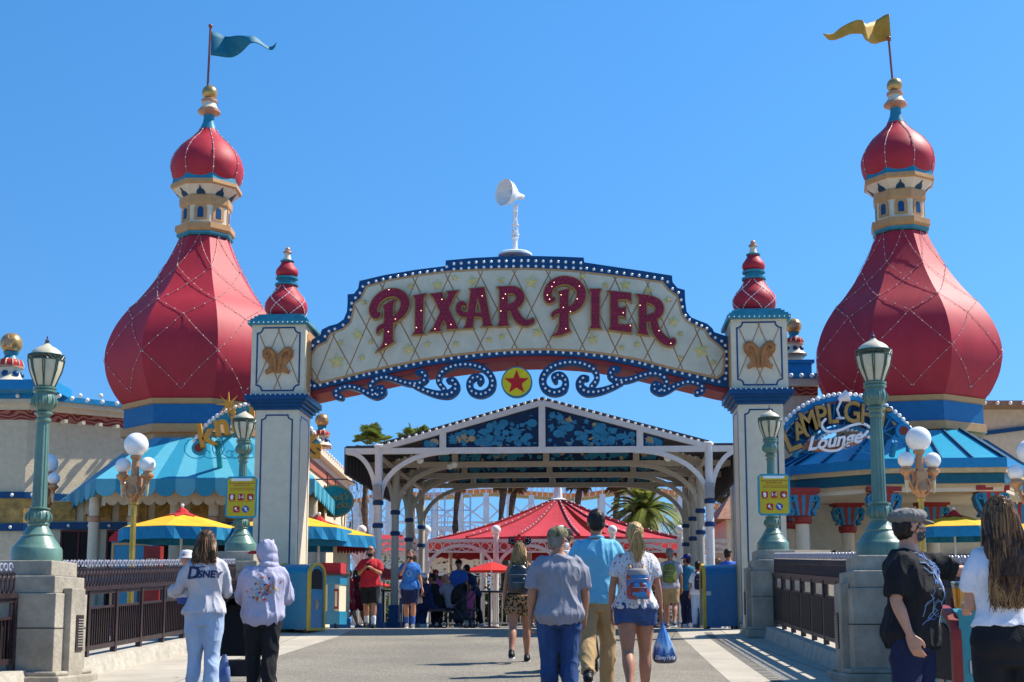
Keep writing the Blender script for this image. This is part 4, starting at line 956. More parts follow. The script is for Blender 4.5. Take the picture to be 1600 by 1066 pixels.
x, z = arc2(55, 110); b = MB(); b.prism([(x+.19*math.cos(t), z+.19*math.sin(t)) for t in (k*math.pi/10 for k in range(20))], Ms, .16); d_ = b.build('end_disc', BLUE2, ls)
b = MB(); b.prism([(x+.11*math.cos(t), z+.11*math.sin(t)) for t in (k*math.pi/10 for k in range(20))], Ms @ Matrix.Translation((0, -.015, 0)), .02); b.build('disc_centre', _M['rust red disc'], d_)
NAV_ = mat('letter navy edge', (.01, .03, .10), .4); GL2 = mat('antique gold letters', (.42, .23, .05), .4, metal=.2, var=.2)
for ch, px, py, sz, rt in (('L', 1234, 686, 1.35, 22), ('A', 1250, 674, .85, 20), ('M', 1263, 660, .95, 14), ('P', 1283, 652, 1.0, 8), ('L', 1300, 648, .95, 4), ('G', 1331, 646, 1.02, -2), ('H', 1356, 650, .95, -6), ('T', 1379, 654, .95, -9)):
    Mt = lambda k, dy: Matrix.Translation(at(px, py, YL-.06-.006*(px % 5)+dy)) @ Matrix.Rotation(R(-rt), 4, 'Y') @ Matrix.Diagonal((k, 1, 1, 1))
    b = MB(); put_text(b, ch, .72*sz, Mt(.80, 0), .05, bold=.012); lt_ = b.build('letter', GL2, ls)
    b = MB(); put_text(b, ch, .72*sz, Mt(.80, .07), .02, bold=.04); b.build('letter_edge', NAV_, lt_)
b = MB(); p0 = at(1313, 655, YL-.05); p1 = at(1308, 640, YL-.05); p2 = at(1316, 622, YL-.05); b.tube([p0, p1, p2], .03, 8); b.m = Matrix.Translation(p2) @ Matrix.Rotation(R(70), 4, 'Y'); b.lathe([(.04, -.1), (.10, .02), (.16, .14)], n=16); b.m = Matrix.Identity(4); b.lathe([(.12, 0), (.10, .04)], p0, 12); b.build('lamp_letter', WHITE, ls)
sw = MB(); q = [at(x, y, YL-.10) for x, y in ((1290, 655), (1284, 664), (1292, 674), (1310, 673), (1330, 665), (1348, 662), (1360, 668))]; sw.rib([(p.x, p.z, .06) for p in crom([tuple(p) for p in q], 5) for p in [Vector(p)]], Matrix.Translation((0, YL-.10, 0)), .05); sw.build('swash', WHITE, ls)
pl = [(p.x, p.z) for p in (at(x, y, YL) for x, y in ((1252, 700), (1262, 690), (1300, 686), (1340, 674), (1352, 684), (1340, 695), (1300, 705), (1275, 706)))]
b = MB(); b.prism(pl, Matrix.Translation((0, YL-.05, 0)), .08); b.build('backing', mat('copper backing', (.40, .14, .06), .5), ls)
b = MB(); put_text(b, 'Lounge', .45, Matrix.Translation(at(1302, 689, YL-.14)) @ Matrix.Rotation(R(-9), 4, 'Y'), .04, .45, .012); b.build('script_lettering', WHITE, ls)
b = MB(); q = [at(x, y, YL-.12) for x, y in ((1278, 698), (1292, 704), (1310, 703), (1325, 692), (1345, 684), (1356, 674))]; b.rib([(p[0], p[2], .06) for p in crom([tuple(p) for p in q], 5)], Matrix.Translation((0, YL-.12, 0)), .05); b.build('underline_swash', WHITE, ls)
for px in (1246, 1398):
    p = at(px, 690, YL+.2); b = MB(); b.tube([p, Vector((p.x, p.y+.3, ze+.05))], .075, 10); b.build('post', BLUE2, ls)
b = MB()
for px in (1256, 1350, 1370): p = at(px, 700, YL); scrollwork(b, (p.x, p.z), .5, Matrix.Translation((0, YL+.08, 0)))
b.build('scrollwork', BLUE2, ls)
# ================================================================== PAVILION
V0 = 30.3
pav = thing('open_pavilion', 'white steel open pavilion with blue cutout gable and curved braces behind the arch', 'pavilion', uv2w(0, V0), -TH)
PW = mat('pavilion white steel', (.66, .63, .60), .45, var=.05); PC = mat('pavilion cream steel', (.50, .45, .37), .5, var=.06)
DK = mat('dark corrugated roof', (.035, .035, .045), .7); NAVY = mat('navy ring paint', (.008, .035, .13), .35)
GB = mat('gable navy', (.006, .03, .09), .6); GC = mat('gable cutout blue', (.03, .22, .38), .5); GT = mat('gable cutout tan', (.40, .30, .16), .5)
fp = lambda x, y: (lambda p: (p.x, p.z))(bl(x, y, V0))
uL, uR = fp(592, 702)[0], fp(1107, 698)[0]; uM = fp(847, 700)[0]; zB = (fp(700, 704)[1]+fp(1000, 704)[1])/2; zT = fp(847, 631)[1]; uA, uB = fp(540, 703)[0], fp(1163, 700)[0]
u1, u2 = fp(692, 702)[0], fp(1000, 700)[0]; zc = fp(594, 779)[1]
vs_ = [30.3, 33.0, 35.5, 38.1]; ang_l = (zT-zB)/(uM-uL)
for fi, v in enumerate(vs_):
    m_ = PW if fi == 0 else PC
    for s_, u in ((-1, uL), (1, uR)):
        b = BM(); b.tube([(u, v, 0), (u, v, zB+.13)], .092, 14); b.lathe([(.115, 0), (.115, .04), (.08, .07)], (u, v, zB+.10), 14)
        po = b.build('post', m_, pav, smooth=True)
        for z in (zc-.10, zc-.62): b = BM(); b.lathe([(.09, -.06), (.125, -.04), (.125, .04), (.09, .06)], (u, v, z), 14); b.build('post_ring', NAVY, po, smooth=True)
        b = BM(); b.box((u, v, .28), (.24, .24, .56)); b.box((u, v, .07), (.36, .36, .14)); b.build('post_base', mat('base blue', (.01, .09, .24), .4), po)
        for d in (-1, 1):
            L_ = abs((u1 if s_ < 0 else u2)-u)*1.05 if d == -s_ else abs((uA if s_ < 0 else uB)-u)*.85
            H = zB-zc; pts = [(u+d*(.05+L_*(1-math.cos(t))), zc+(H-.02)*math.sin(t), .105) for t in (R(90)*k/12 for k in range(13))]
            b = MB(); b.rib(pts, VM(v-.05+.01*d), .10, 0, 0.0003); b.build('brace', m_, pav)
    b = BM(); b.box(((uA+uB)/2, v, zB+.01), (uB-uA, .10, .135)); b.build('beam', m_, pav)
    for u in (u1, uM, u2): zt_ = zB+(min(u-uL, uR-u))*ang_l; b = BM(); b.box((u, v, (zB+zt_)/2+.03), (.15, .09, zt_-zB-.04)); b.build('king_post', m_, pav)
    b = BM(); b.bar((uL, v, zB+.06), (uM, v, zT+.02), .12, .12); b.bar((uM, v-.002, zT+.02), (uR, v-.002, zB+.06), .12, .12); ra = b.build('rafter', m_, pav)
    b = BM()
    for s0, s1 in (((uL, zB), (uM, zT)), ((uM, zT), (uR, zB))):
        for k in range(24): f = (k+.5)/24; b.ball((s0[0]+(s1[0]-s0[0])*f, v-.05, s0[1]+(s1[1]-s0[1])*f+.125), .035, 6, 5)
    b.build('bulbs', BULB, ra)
    # gable panels with cut-out shapes
    rnd = random.Random(40+fi)
    for (a, c) in ((uL+1.0, u1-.08), (u1+.08, uM-.08), (uM+.08, u2-.08), (u2+.08, uR-1.0)):
        h = lambda u: zB+min(u-uL, uR-u)*ang_l-.03
        poly = [(a, zB+.07), (c, zB+.07), (c, h(c)), (a, max(zB+.075, h(a)))]
        b = MB(); b.prism(poly, VM(v+.02), .02); gp = b.build('gable_panel', GB, pav)
        sh = MB(); n = int((c-a)*52)
        for k in range(n):
            u = rnd.uniform(a+.08, c-.08); z = rnd.uniform(zB+.12, max(zB+.14, h(u)-.1)); r = rnd.uniform(.04, .12)
            r = min(r, max(.02, h(u)-z-.02), u-a-.01, c-u-.01, max(.03, z-zB-.08)); sh.cur = 1 if rnd.random() < .09 else 0
            kind = rnd.random()
            if kind < .35: q = [(u+r*math.cos(t), z+r*.8*math.sin(t)) for t in (i*math.pi/7 for i in range(14))]
            elif kind < .6: q = star(r, r*.5, rnd.choice((4, 5, 6)), rnd.random(), u, z)
            else:
                an = rnd.uniform(0, 3.1); q = [(u+r*1.0*math.cos(t)*math.cos(an)-r*.35*math.sin(t)*math.sin(an)*(1+.5*math.sin(3*t)), z+(r*1.0*math.cos(t)*math.sin(an)+r*.35*math.sin(t)*math.cos(an))*.8) for t in (i*math.pi/8 for i in range(16))]
            sh.prism(q, VM(v+.018-.0004*k), .004)
        sh.build('cutouts', [GC, GT], gp)
v1 = vs_[-1]+.2
b = BM()
for s0, s1, dz in (((uL-.02, zB+.16), (uM, zT+.12), 0), ((uM, zT+.12), (uR+.02, zB+.16), .002)):
    b.add([(s0[0], V0+.08, s0[1]+dz), (s1[0], V0+.08, s1[1]+dz), (s1[0], v1, s1[1]+dz), (s0[0], v1, s0[1]+dz), (s0[0], V0+.08, s0[1]+.05+dz), (s1[0], V0+.08, s1[1]+.05+dz), (s1[0], v1, s1[1]+.05+dz), (s0[0], v1, s0[1]+.05+dz)], [(0, 1, 2, 3), (4, 7, 6, 5), (0, 4, 5, 1), (2, 6, 7, 3), (1, 5, 6, 2), (3, 7, 4, 0)])
b.build('roof', DK, pav)
for s_, a, c in ((-1, uA, uL), (1, uB, uR)):
    b = BM(); b.box(((a+c)/2, (V0+v1)/2, zB+.12), (abs(a-c), v1-V0-.1, .05)); b.build('wing_roof', DK, pav)
    b = BM()
    for k in range(34): b.box((a, V0+.1+k*.235, zB-.20), (.05+.03*(k % 2), .225, .62))
    b.build('skirt', DK, pav)
for u in (uL, uR):
    b = BM(); b.box((u, (V0+v1)/2, zB-.10), (.08, v1-V0, .07)); b.build('purlin', PC, pav)
for k, (u, dv) in enumerate(((uL+.9, .4), (uL+1.6, 1.3), (uR-.9, .3), (u1, 1.6))):
    c = uv2w(u, V0+dv, zB-.15); b = MB(); b.ball(c, .09, 10, 8); b.build('spotlight', WHITE, pav, smooth=True)
for u in (uL, uR):
    b = BM(); b.box((u+(.0), V0-.14, zB-.95), (.19, .14, .34)); b.build('junction_box', mat('grey box', (.28, .28, .30), .5), pav)
# ================================================================== TENT
YT = 47
TR = mat('tent red canvas', (.42, .028, .040), .8, var=.08, scale=2); TRD = mat('tent dark red seam', (.20, .01, .015), .8)
tc_ = at(872, 784, YT); ez = at(872, 839, YT-4.4).z; tr_ = 4.85
tent = thing('red_tent', 'large red radial canvas tent roof with dark seams behind the pavilion', 'tent', (tc_.x, YT, 0))
g0 = Vector((tc_.x, YT, 0)); n = 16; b = MB(); 
def tp(a, f, dz=0): r = .25+(tr_-.25)*f; return g0+Vector((r*math.cos(a), r*math.sin(a), tc_.z+(ez-tc_.z)*f-.35*math.sin(f*math.pi)*.45+dz))
for k in range(n):
    for j in range(6):
        for h in range(3):
            a0 = 2*math.pi*(k+h/3)/n+.1; a1 = 2*math.pi*(k+(h+1)/3)/n+.1; sag = lambda hh: -.10*math.sin(math.pi*hh/3)
            if k == 12 and h == 1 and j < 5: continue
            f0, f1 = j/6, (j+1)/6; b.add([tp(a0, f0, sag(h)*f0), tp(a1, f0, sag(h+1)*f0), tp(a1, f1, sag(h+1)*f1), tp(a0, f1, sag(h)*f1)], [(0, 1, 2, 3)])
cn = b.build('canopy', TR, tent); cn.modifiers.new('t', 'SOLIDIFY').thickness = .02
b = MB()
for k in range(n): a = 2*math.pi*k/n+.1; b.tube([tp(a, f/6, .03) for f in range(7)], .05, 5)
b.build('seams', TRD, tent)
b = MB()
for k in range(n):
    a = 2*math.pi*k/n+.1
    for f in range(1, 14): b.ball(tp(a, f/14, .10), .028, 5, 4)
b.build('bulbs', BULB, tent)
b = MB(); b.lathe([(.25, tc_.z-1.2), (.25, tc_.z+.1), (.16, tc_.z+.12), (.12, tc_.z+.55)], g0, 12); b.lathe([(.30, tc_.z+.0), (.33, tc_.z+.06), (.26, tc_.z+.1)], g0, 12); b.build('mast', PW, tent)
b = MB()
for k in range(48):
    a0, a1 = 2*math.pi*k/48, 2*math.pi*(k+1)/48; P = lambda a, z: g0+Vector((tr_*math.cos(a), tr_*math.sin(a), z)); b.add([P(a0, ez), P(a1, ez), P(a1, ez-.30), P((a0+a1)/2, ez-.36), P(a0, ez-.30)], [(0, 1, 2, 3, 4)])
vb = b.build('valance', TR, tent); vb.modifiers.new('t', 'SOLIDIFY').thickness = .02
for k in range(8):
    a = 2*math.pi*k/8+.2; p = g0+Vector((tr_*.96*math.cos(a), tr_*.96*math.sin(a), 0)); b = MB(); b.tube([p, p+Vector((0, 0, ez))], .07, 8); b.build('post', PW, tent)
# white arcade in front of the tent
YA = 41.3
arc_ = thing('white_arcade', 'white arched arcade with ring frieze and globe lamps in front of the red tent', 'arcade', (0, YA, 0))
zr = at(800, 845, YA).z; xs = [at(x, 850, YA).x for x in (470, 565, 666, 775, 877, 957, 1063, 1165)]
b = MB(); b.bar((xs[0], YA, zr), (xs[-1], YA, zr), .10, .10); b.bar((xs[0], YA, zr-.34), (xs[-1], YA, zr-.34), .05, .05); b.build('top_rail', PW, arc_)
b = MB(); x = xs[0]+.15
while x < xs[-1]: b.tube([(x+.13*math.cos(t), YA, zr-.18+.13*math.sin(t)) for t in (k*math.pi/6 for k in range(12))], .018, 5, closed=True); x += .29
b.build('ring_frieze', PW, arc_)
for i, x in enumerate(xs):
    b = MB(); b.tube([(x, YA, 0), (x, YA, zr+.12)], .085, 10); po = b.build('post', PW, arc_, smooth=True)
    b = MB(); b.lathe([(.07, zr+.05), (.10, zr+.18), (.05, zr+.2)], (x, YA, 0), 10); b.ball((x, YA, zr+.33), .15, 16, 10); b.build('globe', BULB, po, smooth=True)
    if i < len(xs)-1:
        c = (x+xs[i+1])/2; hw = (xs[i+1]-x)/2-.05; pts = [(c+hw*math.cos(t), zr-.95+.80*math.sin(t), .10) for t in (R(180)*k/16 for k in range(17))]
        b = MB(); b.rib(pts, Matrix.Translation((0, YA-.05, 0)), .10, 0, .0003); b.build('arch', PW, arc_)
# low counters, white boards and railings under the tent
RL = thing('white_railing', 'long white picket railing across the plaza below the arcade', 'railing', (0, 39, 0))
b = MB(); ra_, rb_ = at(545, 940, 39).x, at(1075, 940, 39).x
b.bar((ra_, 39, 1.0), (rb_, 39, 1.0), .06, .06); b.bar((ra_, 39, .12), (rb_, 39, .12), .05, .05); b.build('rails', PW, RL)
b = MB(); x = ra_
while x < rb_: b.bar((x, 39, .14), (x, 39, .97), .035, .03); x += .13
b.build('pickets', PW, RL)
# ================================================================== COASTER
YC = 84
CWH = mat('coaster white steel', (.68, .66, .66), .5, var=.06); COR = mat('coaster track orange', (.55, .22, .07), .5, var=.12, scale=2); CYE = mat('coaster catwalk ochre', (.50, .34, .12), .6)
cst = thing('roller_coaster', 'white lattice roller coaster with orange track behind the tent', 'roller coaster', (0, YC, 0))
tr1 = crom([tuple(at(x, y, YC)) for x, y in ((440, 830), (500, 800), (560, 783), (610, 772), (680, 774), (760, 768), (830, 772), (900, 775), (980, 766), (1060, 772), (1120, 792), (1180, 828), (1250, 868))], 8)
b = MB()
for p, q in zip(tr1, tr1[1:]): b.bar(p, q, .9, .26)
b.build('track', COR, cst)
b = MB()
for p, q in zip(tr1, tr1[1:]): P, Q = Vector(p), Vector(q); b.bar(P+Vector((0, -.7, -.30)), Q+Vector((0, -.7, -.30)), .7, .12)
b.build('catwalk', CYE, cst)
b = MB()
for k, (p, q) in enumerate(zip(tr1, tr1[1:])):
    P, Q = Vector(p)+Vector((0, -1.05, 0)), Vector(q)+Vector((0, -1.05, 0))
    for h in (.45, .9): b.bar(P+Vector((0, 0, h)), Q+Vector((0, 0, h)), .05)
    b.bar(P+Vector((0, 0, -.2)), P+Vector((0, 0, .9)), .06); b.bar(P+Vector((0, 0, .9 if k % 2 else 0)), Q+Vector((0, 0, 0 if k % 2 else .9)), .05)
b.build('railing', CWH, cst)
rnd = random.Random(5)
cols_ = []
for k in range(0, len(tr1), 4):
    p = Vector(tr1[k])
    for dy in (-1.1, 1.1):
        b = MB(); b.bar((p.x, YC+dy, 0), (p.x, YC+dy, p.z-.2), .34, .34); b.build('column', CWH, cst)
    cols_.append(p)
b = MB()
for P, Q in zip(cols_, cols_[1:]):
    z = .6; top = min(P.z, Q.z)-.6
    while z < top-.3:
        h = min(1.9, top-z); y = YC-1.15
        b.bar((P.x, y, z), (Q.x, y, z), .14); b.bar((P.x, y-.06, z), (Q.x, y-.06, z+h), .10); b.bar((P.x, y-.12, z+h), (Q.x, y-.12, z), .10); z += 1.9
b.build('cross_bracing', CWH, cst)
# second lower run, nearer, pinkish white curves
tr2 = crom([tuple(at(x, y, 72)) for x, y in ((430, 850), (520, 822), (600, 838), (690, 826), (760, 846), (850, 842), (960, 850), (1060, 838), (1150, 822), (1240, 850))], 8)
c2_ = thing('lower_coaster_run', 'low curving white coaster run with arched ribs in front of the orange track', 'roller coaster', (0, 72, 0))
b = MB()
for p, q in zip(tr2, tr2[1:]): b.bar(p, q, .5, .22); P, Q = Vector(p), Vector(q); b.bar(P+Vector((0, 0, .7)), Q+Vector((0, 0, .7)), .07); b.bar(P, P+Vector((0, 0, .7)), .06)
b.build('track', CWH, c2_)
b = MB()
for k in range(0, len(tr2), 3):
    p = Vector(tr2[k]); b.bar((p.x, 72, 0), (p.x, 72, p.z), .22)
    if k+3 < len(tr2): q = Vector(tr2[k+3]); b.bar((p.x, 71.9, p.z-.2), (q.x, 71.9, max(.3, q.z-1.8)), .09); b.bar((p.x, 71.8, max(.3, p.z-1.8)), (q.x, 71.8, q.z-.2), .09); b.bar((p.x, 71.85, max(.3, p.z-1.8)), (q.x, 71.85, max(.3, q.z-1.8)), .10)
b.build('supports', CWH, c2_)
lo_ = thing('coaster_loop', 'steel lift tower with blue white scaffolding rising behind the tent on the left', 'tower', (0, 76, 0))
b = MB(); x0_, x1_ = at(655, 800, 76).x, at(735, 800, 76).x; zt_ = at(690, 772, 76).z
for i in range(5):
    x = x0_+(x1_-x0_)*i/4; b.bar((x, 76, 0), (x, 76, zt_), .10); 
for j in range(9): z = zt_*j/8; b.bar((x0_, 76.05, z), (x1_, 76.05, z), .07)
b.build('scaffold', mat('pale blue steel', (.42, .52, .66), .4), lo_)
# ================================================================== TREES
FOL = mat('palm leaf green', (.30, .34, .07), .5, var=.45, scale=1.5, col2=(.12, .17, .03)); leafy(FOL); DRY = mat('dry palm skirt', (.16, .11, .05), .9, var=.3); TRK = mat('palm trunk', (.11, .08, .055), .95, var=.3, scale=3, bump=.8, bscale=9, stretch=(1, 1, 4))
def fan_palm(px, py, Y, rr, label, seed):
    rnd = random.Random(seed); c = at(px, py, Y); g0 = Vector((c.x, Y, 0)); T = thing('fan_palm', label, 'palm tree', g0, group='palm trees behind the pavilion'); k_ = rr*mpp(py, Y)
    b = MB(); pts = [(c.x+.15*math.sin(i*.5), Y, c.z*i/14) for i in range(15)]; b.tube(pts, [k_*.115+.03*math.sin(i*2.3) for i in range(15)], 10); b.build('trunk', TRK, T, smooth=True)
    def crown(nf, lo, hi, droop, m, name, L):
        b = MB()
        for i in range(nf):
            a = rnd.uniform(0, 2*math.pi); e = rnd.uniform(lo, hi); d = Vector((math.cos(a)*math.cos(e), math.sin(a)*math.cos(e), math.sin(e))); sd = d.cross(Vector((0, 0, 1))).normalized(); up = sd.cross(d)
            base = c+d*k_*.12; hub = c+d*k_*rnd.uniform(.42, .66)*L; b.tube([base, hub], .02, 3)
            for j in range(-6, 7):
                t = j/6*R(82); dd = (d*math.cos(t)+sd*math.sin(t)).normalized(); l = k_*rnd.uniform(.42, .55)*L*(1-.2*abs(j/6)); w_ = sd*math.cos(t)-d*math.sin(t)
                mid = hub+dd*l*.55+up*.02; tip = hub+dd*l+Vector((0, 0, -l*droop)); wd = l*.06; b.add([hub, mid+w_*wd, tip, mid-w_*wd], [(0, 1, 2), (0, 2, 3)])
        return b.build(name, m, T)
    crown(26, -.2, 1.3, .30, FOL, 'crown', 1.0); crown(12, -1.35, -.5, .2, DRY, 'dead_fronds', .8)
fan_palm(577, 697, 52, 40, 'tallest fan palm, just left of the left end of the pavilion roof', 1)
fan_palm(648, 692, 56, 36, 'fan palm peeking over the left slope of the pavilion roof', 2)
fan_palm(717, 740, 60, 36, 'fan palm with single trunk below the left gable panel', 3)
fan_palm(788, 738, 60, 40, 'left trunk of the fan palm pair behind the gable', 4)
fan_palm(803, 745, 61, 38, 'right trunk of the fan palm pair behind the gable', 5)
fan_palm(905, 742, 62, 40, 'fan palm crown behind the right gable panel', 6)
fan_palm(965, 748, 63, 36, 'fan palm above the feathery date palm', 8)
fan_palm(1137, 762, 58, 40, 'fan palm between pavilion end and right arch pillar', 7)
fan_palm(1175, 745, 60, 36, 'fan palm tucked behind the right arch pillar', 9)
def date_palm(px, py, Y, rr):
    rnd = random.Random(11); c = at(px, py, Y); g0 = Vector((c.x, Y, 0)); T = thing('date_palm', 'wide feathery date palm with arching fronds to the right of the tent', 'palm tree', g0); k_ = rr*mpp(py, Y)
    b = MB(); b.tube([(c.x, Y, 0), (c.x, Y, c.z*.7), (c.x, Y, c.z)], [.45, .4, .55], 12); b.build('trunk', TRK, T)
    b = MB()
    for i in range(85):
        a = rnd.uniform(0, 2*math.pi); e = rnd.uniform(-.25, 1.45); L = k_*rnd.uniform(.85, 1.1); d = Vector((math.cos(a), math.sin(a), 0)); pts = []
        for j in range(12): t = j/11; pts.append(c+d*(L*t*math.cos(e)*(1-.12*t))+Vector((0, 0, L*t*math.sin(e)-L*.55*t*t*(.6+.4*math.cos(e)))))
        b.tube(pts, .03, 3)
        for j in range(2, 12):
            dd = (pts[j]-pts[j-1]).normalized(); sd = dd.cross(Vector((0, 0, 1)));  sd = sd.normalized() if sd.length > .01 else Vector((1, 0, 0))
            for s_ in (-1, 1):
                for h in (0, .5):
                    q = pts[j-1].lerp(pts[j], h); tip = q+(sd*s_*.75+dd*.6+Vector((0, 0, -.15)))*L*.20; b.add([q-dd*.03, q+dd*.05, tip], [(0, 1, 2)])
    b.build('crown', FOL, T)
date_palm(1008, 798, 52, 74)
SHR = leafy(mat('shrub leaf', (.10, .17, .03), .6, var=.4, col2=(.04, .08, .015)))
def shrub(px, py, Y, w_, h_, label, seed, fl=None):
    rnd = random.Random(seed); c = at(px, py, Y); T = thing('shrub', label, 'shrub', (c.x, Y, 0)); b = MB(); b2 = MB()
    for i in range(1500):
        p = Vector((c.x+rnd.gauss(0, w_*.28), Y+rnd.gauss(0, .3), abs(rnd.gauss(0, .5))*h_*.7+.1)); s_ = rnd.uniform(.06, .12); q = Matrix.Rotation(rnd.uniform(0, 6.3), 3, Vector((rnd.random()-.5, rnd.random()-.5, rnd.random()-.5)))
        (b2 if fl and rnd.random() < .12 else b).add([p+q @ Vector(v) for v in ((-s_, 0, 0), (0, s_*.4, 0), (s_, 0, 0), (0, -s_*.4, 0))], [(0, 1, 2, 3)])
    b.build('foliage', SHR, T)
    if fl: b2.build('blossom', fl, T)
PK = mat('red blossom', (.5, .03, .04), .7)
for i, (px, w_, h_, l) in enumerate(((608, 1.4, 2.3, 'bushy green shrub between the first two pavilion posts'), (655, 1.3, 2.0, 'leafy shrub with red blossom right of the left pavilion posts'), (700, 1.6, 1.7, 'low green shrub behind the seated group'), (745, 1.5, 2.2, 'green shrub with red blossom under the small red umbrella'), (815, 1.8, 1.6, 'wide low shrub behind the woman with mouse ears'), (1010, 1.6, 1.9, 'green shrub behind the people by the right posts'))):
    shrub(px, 900, 43.5+i*.3, w_, h_, l, 20+i, PK if i % 2 else None)
# ---- far buildings closing the plaza
def hut(name, label, px0, px1, ytop, Y, wall, roof, rh=.8, over=.35):
    a, c = at(px0, ytop, Y), at(px1, ytop, Y); T = thing(name, label, 'building', ((a.x+c.x)/2, Y, 0)); z = a.z; xm = (a.x+c.x)/2; w_ = c.x-a.x
    b = MB(); b.box((xm, Y+1.5, z/2), (w_, 3, z)); wl = b.build('wall', wall, T)
    b = MB(); b.add([(a.x-over, Y-over, z), (c.x+over, Y-over, z), (c.x+over, Y+3+over, z), (a.x-over, Y+3+over, z), (a.x+w_*.2, Y+1.5, z+rh), (c.x-w_*.2, Y+1.5, z+rh)], [(0, 1, 2, 3)[::-1], (0, 1, 5, 4), (2, 3, 4, 5), (1, 2, 5), (3, 0, 4)]); b.build('roof', roof, T)
    n = max(2, int(w_/1.3))
    for k in range(n):
        x = a.x+w_*(k+.5)/n; b = MB(); b.box((x, Y-.02, z*.5), (w_/n*.55, .08, z*.5)); wi = b.build('window', PW, T)
        b = MB(); b.box((x, Y-.07, z*.5), (w_/n*.45, .04, z*.42)); b.build('pane', DARKIN, wi)
BRF = mat('brown shingle roof', (.26, .13, .08), .8, var=.2)
hut('game_booth', 'low white game booth with red roof far behind the left posts', 560, 640, 862, 57, PW, TR)
hut('snack_hut', 'low cream hut with red roof seen under the tent edge', 652, 760, 868, 58, CREAM, TR)
hut('ride_station', 'white ride station with red roof behind the walking group', 770, 960, 862, 60, PW, TR)
hut('boat_house', 'cream hut behind the right pavilion posts', 965, 1090, 866, 57, CREAM, TRD)
hut('brown_roof_stand', 'brown roofed stand seen between pavilion and right pillar', 1135, 1235, 812, 44, CREAM, BRF, 1.0)
# ================================================================== PEDESTALS, LAMPS, FENCES
def pedestal(u, v, h, label, side):      # side +1: the road lies towards +u
    T = thing('stone_pedestal', label, 'pedestal', uv2w(u, v), -TH)
    zg = gz(v)-.03; h = h-zg; BM = lambda: (lambda q: (setattr(q, 'm', BROT @ Matrix.Translation((0, 0, zg))), q)[1])(MB())
    b = BM(); b.box((u, v, (h-.36)/2), (.86, .92, h-.36)); bd = b.build('shaft', STONE, T, bevel=.012)
    b = BM(); b.box((u, v, h-.265), (.80, .86, .19)); b.box((u, v, h-.085), (.66, .74, .17)); b.build('top_blocks', STONE, T, bevel=.012)
    b = BM(); b.box((u+side*.455, v, (h-.30)/2), (.10, .40, h-.30)); b.build('pilaster', STONE, T, bevel=.01)
    b = BM(); b.box((u, v, .07), (1.10, 1.16, .14)); b.box((u, v, .165), (1.0, 1.06, .05)); b.build('plinth', STONE, T, bevel=.02)
    b = BM(); b.box((u, v, h*.47), (.868, .928, .012)); b.build('joint', mat('joint dark', (.05, .05, .045), .9), T)
    x = u+side*.508; b = BM(); b.box((x, v+.05, .60), (.02, .20, .40)); ve = b.build('vent', IRON, T)
    b = BM()
    for k in range(11): b.box((x+side*.014, v+.05, .45+k*.03), (.012, .14, .011))
    b.build('louvres', mat('louvre grey', (.30, .28, .25), .5), ve)
    return T
PD = {}
for key, px, pt, Y, lab, sd in (('NL', 57, 878, 15.2, 'weathered stone pedestal at the lower left carrying a green street lamp', 1), ('NR', 1377, 870, 15.2, 'stone pedestal behind the man in the flat cap, carrying a green street lamp', -1),
                                ('ML', 376, 863, 23.7, 'stone pedestal in front of the left arch pillar behind the hooded person', 1), ('MR', 1208, 861, 23.7, 'stone pedestal in front of the right arch pillar with a yellow notice above', -1)):
    p = at(px, pt, Y); u, v = p.x*ct-p.y*st, p.x*st+p.y*ct; pedestal(u, v, p.z, lab, sd); PD[key] = (u, v, p.z)
U_ = .00724; k_ = lambda l: [(r*U_, (1060-y)/2.805*U_) for r, y in l]
GLS = mat('pearl lamp glass', (.58, .52, .36), .4, var=.12, scale=4, coat=.25)
lamp = thing('street_lamp', 'green acorn street lamp', 'street lamp', (0, 0, 0), 0, 'green acorn lamps along the bridge')
b = MB(); b.lathe(k_([(38, 1062), (38.5, 1040), (38, 1008), (36.5, 998), (34.5, 994), (33, 985), (27, 962), (24, 950), (24.5, 944), (22.5, 940), (19, 922), (15, 905), (17, 896), (16, 890)]), n=32); b.build('base', GREEN, lamp, smooth=True)
b = MB(); b.lathe(k_([(15, 892), (18.5, 878), (18.5, 860), (16.5, 842), (14.5, 834), (17.5, 830), (17.5, 826), (12, 822)]), n=28)
for i in range(12):
    a = i*math.pi/6; pts = [Vector((r*U_*math.cos(a), r*U_*math.sin(a), (1060-y)/2.805*U_)) for r, y in ((15.5, 890), (19.3, 876), (19.3, 860), (17.2, 844))]; b.tube(pts, [.004, .014, .012, .004], 5)
b.build('vase', GREEN, lamp, smooth=True)
b = MB(); nn_ = 48; vs = []
for y, r in ((823, 11.4), (600, 10.6), (442, 9.2)):
    for i in range(nn_): a = 2*math.pi*i/nn_; rr = (r-(.9 if i % 4 in (1, 2) else 0))*U_; vs.append((rr*math.cos(a), rr*math.sin(a), (1060-y)/2.805*U_))
b.add(vs, [(j*nn_+i, j*nn_+(i+1) % nn_, (j+1)*nn_+(i+1) % nn_, (j+1)*nn_+i) for j in range(2) for i in range(nn_)]); b.build('shaft', GREEN, lamp)
b = MB(); b.lathe(k_([(9.5, 444), (12, 438), (12, 430), (9.5, 426), (10.5, 414), (14.5, 408), (14.5, 402), (10, 396), (14, 384), (18.5, 362), (18.5, 345), (15.5, 322), (14.5, 314), (18, 310), (18, 303), (16, 299), (18, 295), (18, 288), (13, 284)]), n=28)
for i in range(14):
    a = i*math.pi/7; b.tube([Vector((r*U_*math.cos(a), r*U_*math.sin(a), (1060-y)/2.805*U_)) for r, y in ((12, 388), (18.6, 364), (18.8, 346), (16, 326))], [.004, .012, .012, .004], 5)
b.build('capital', GREEN, lamp, smooth=True)
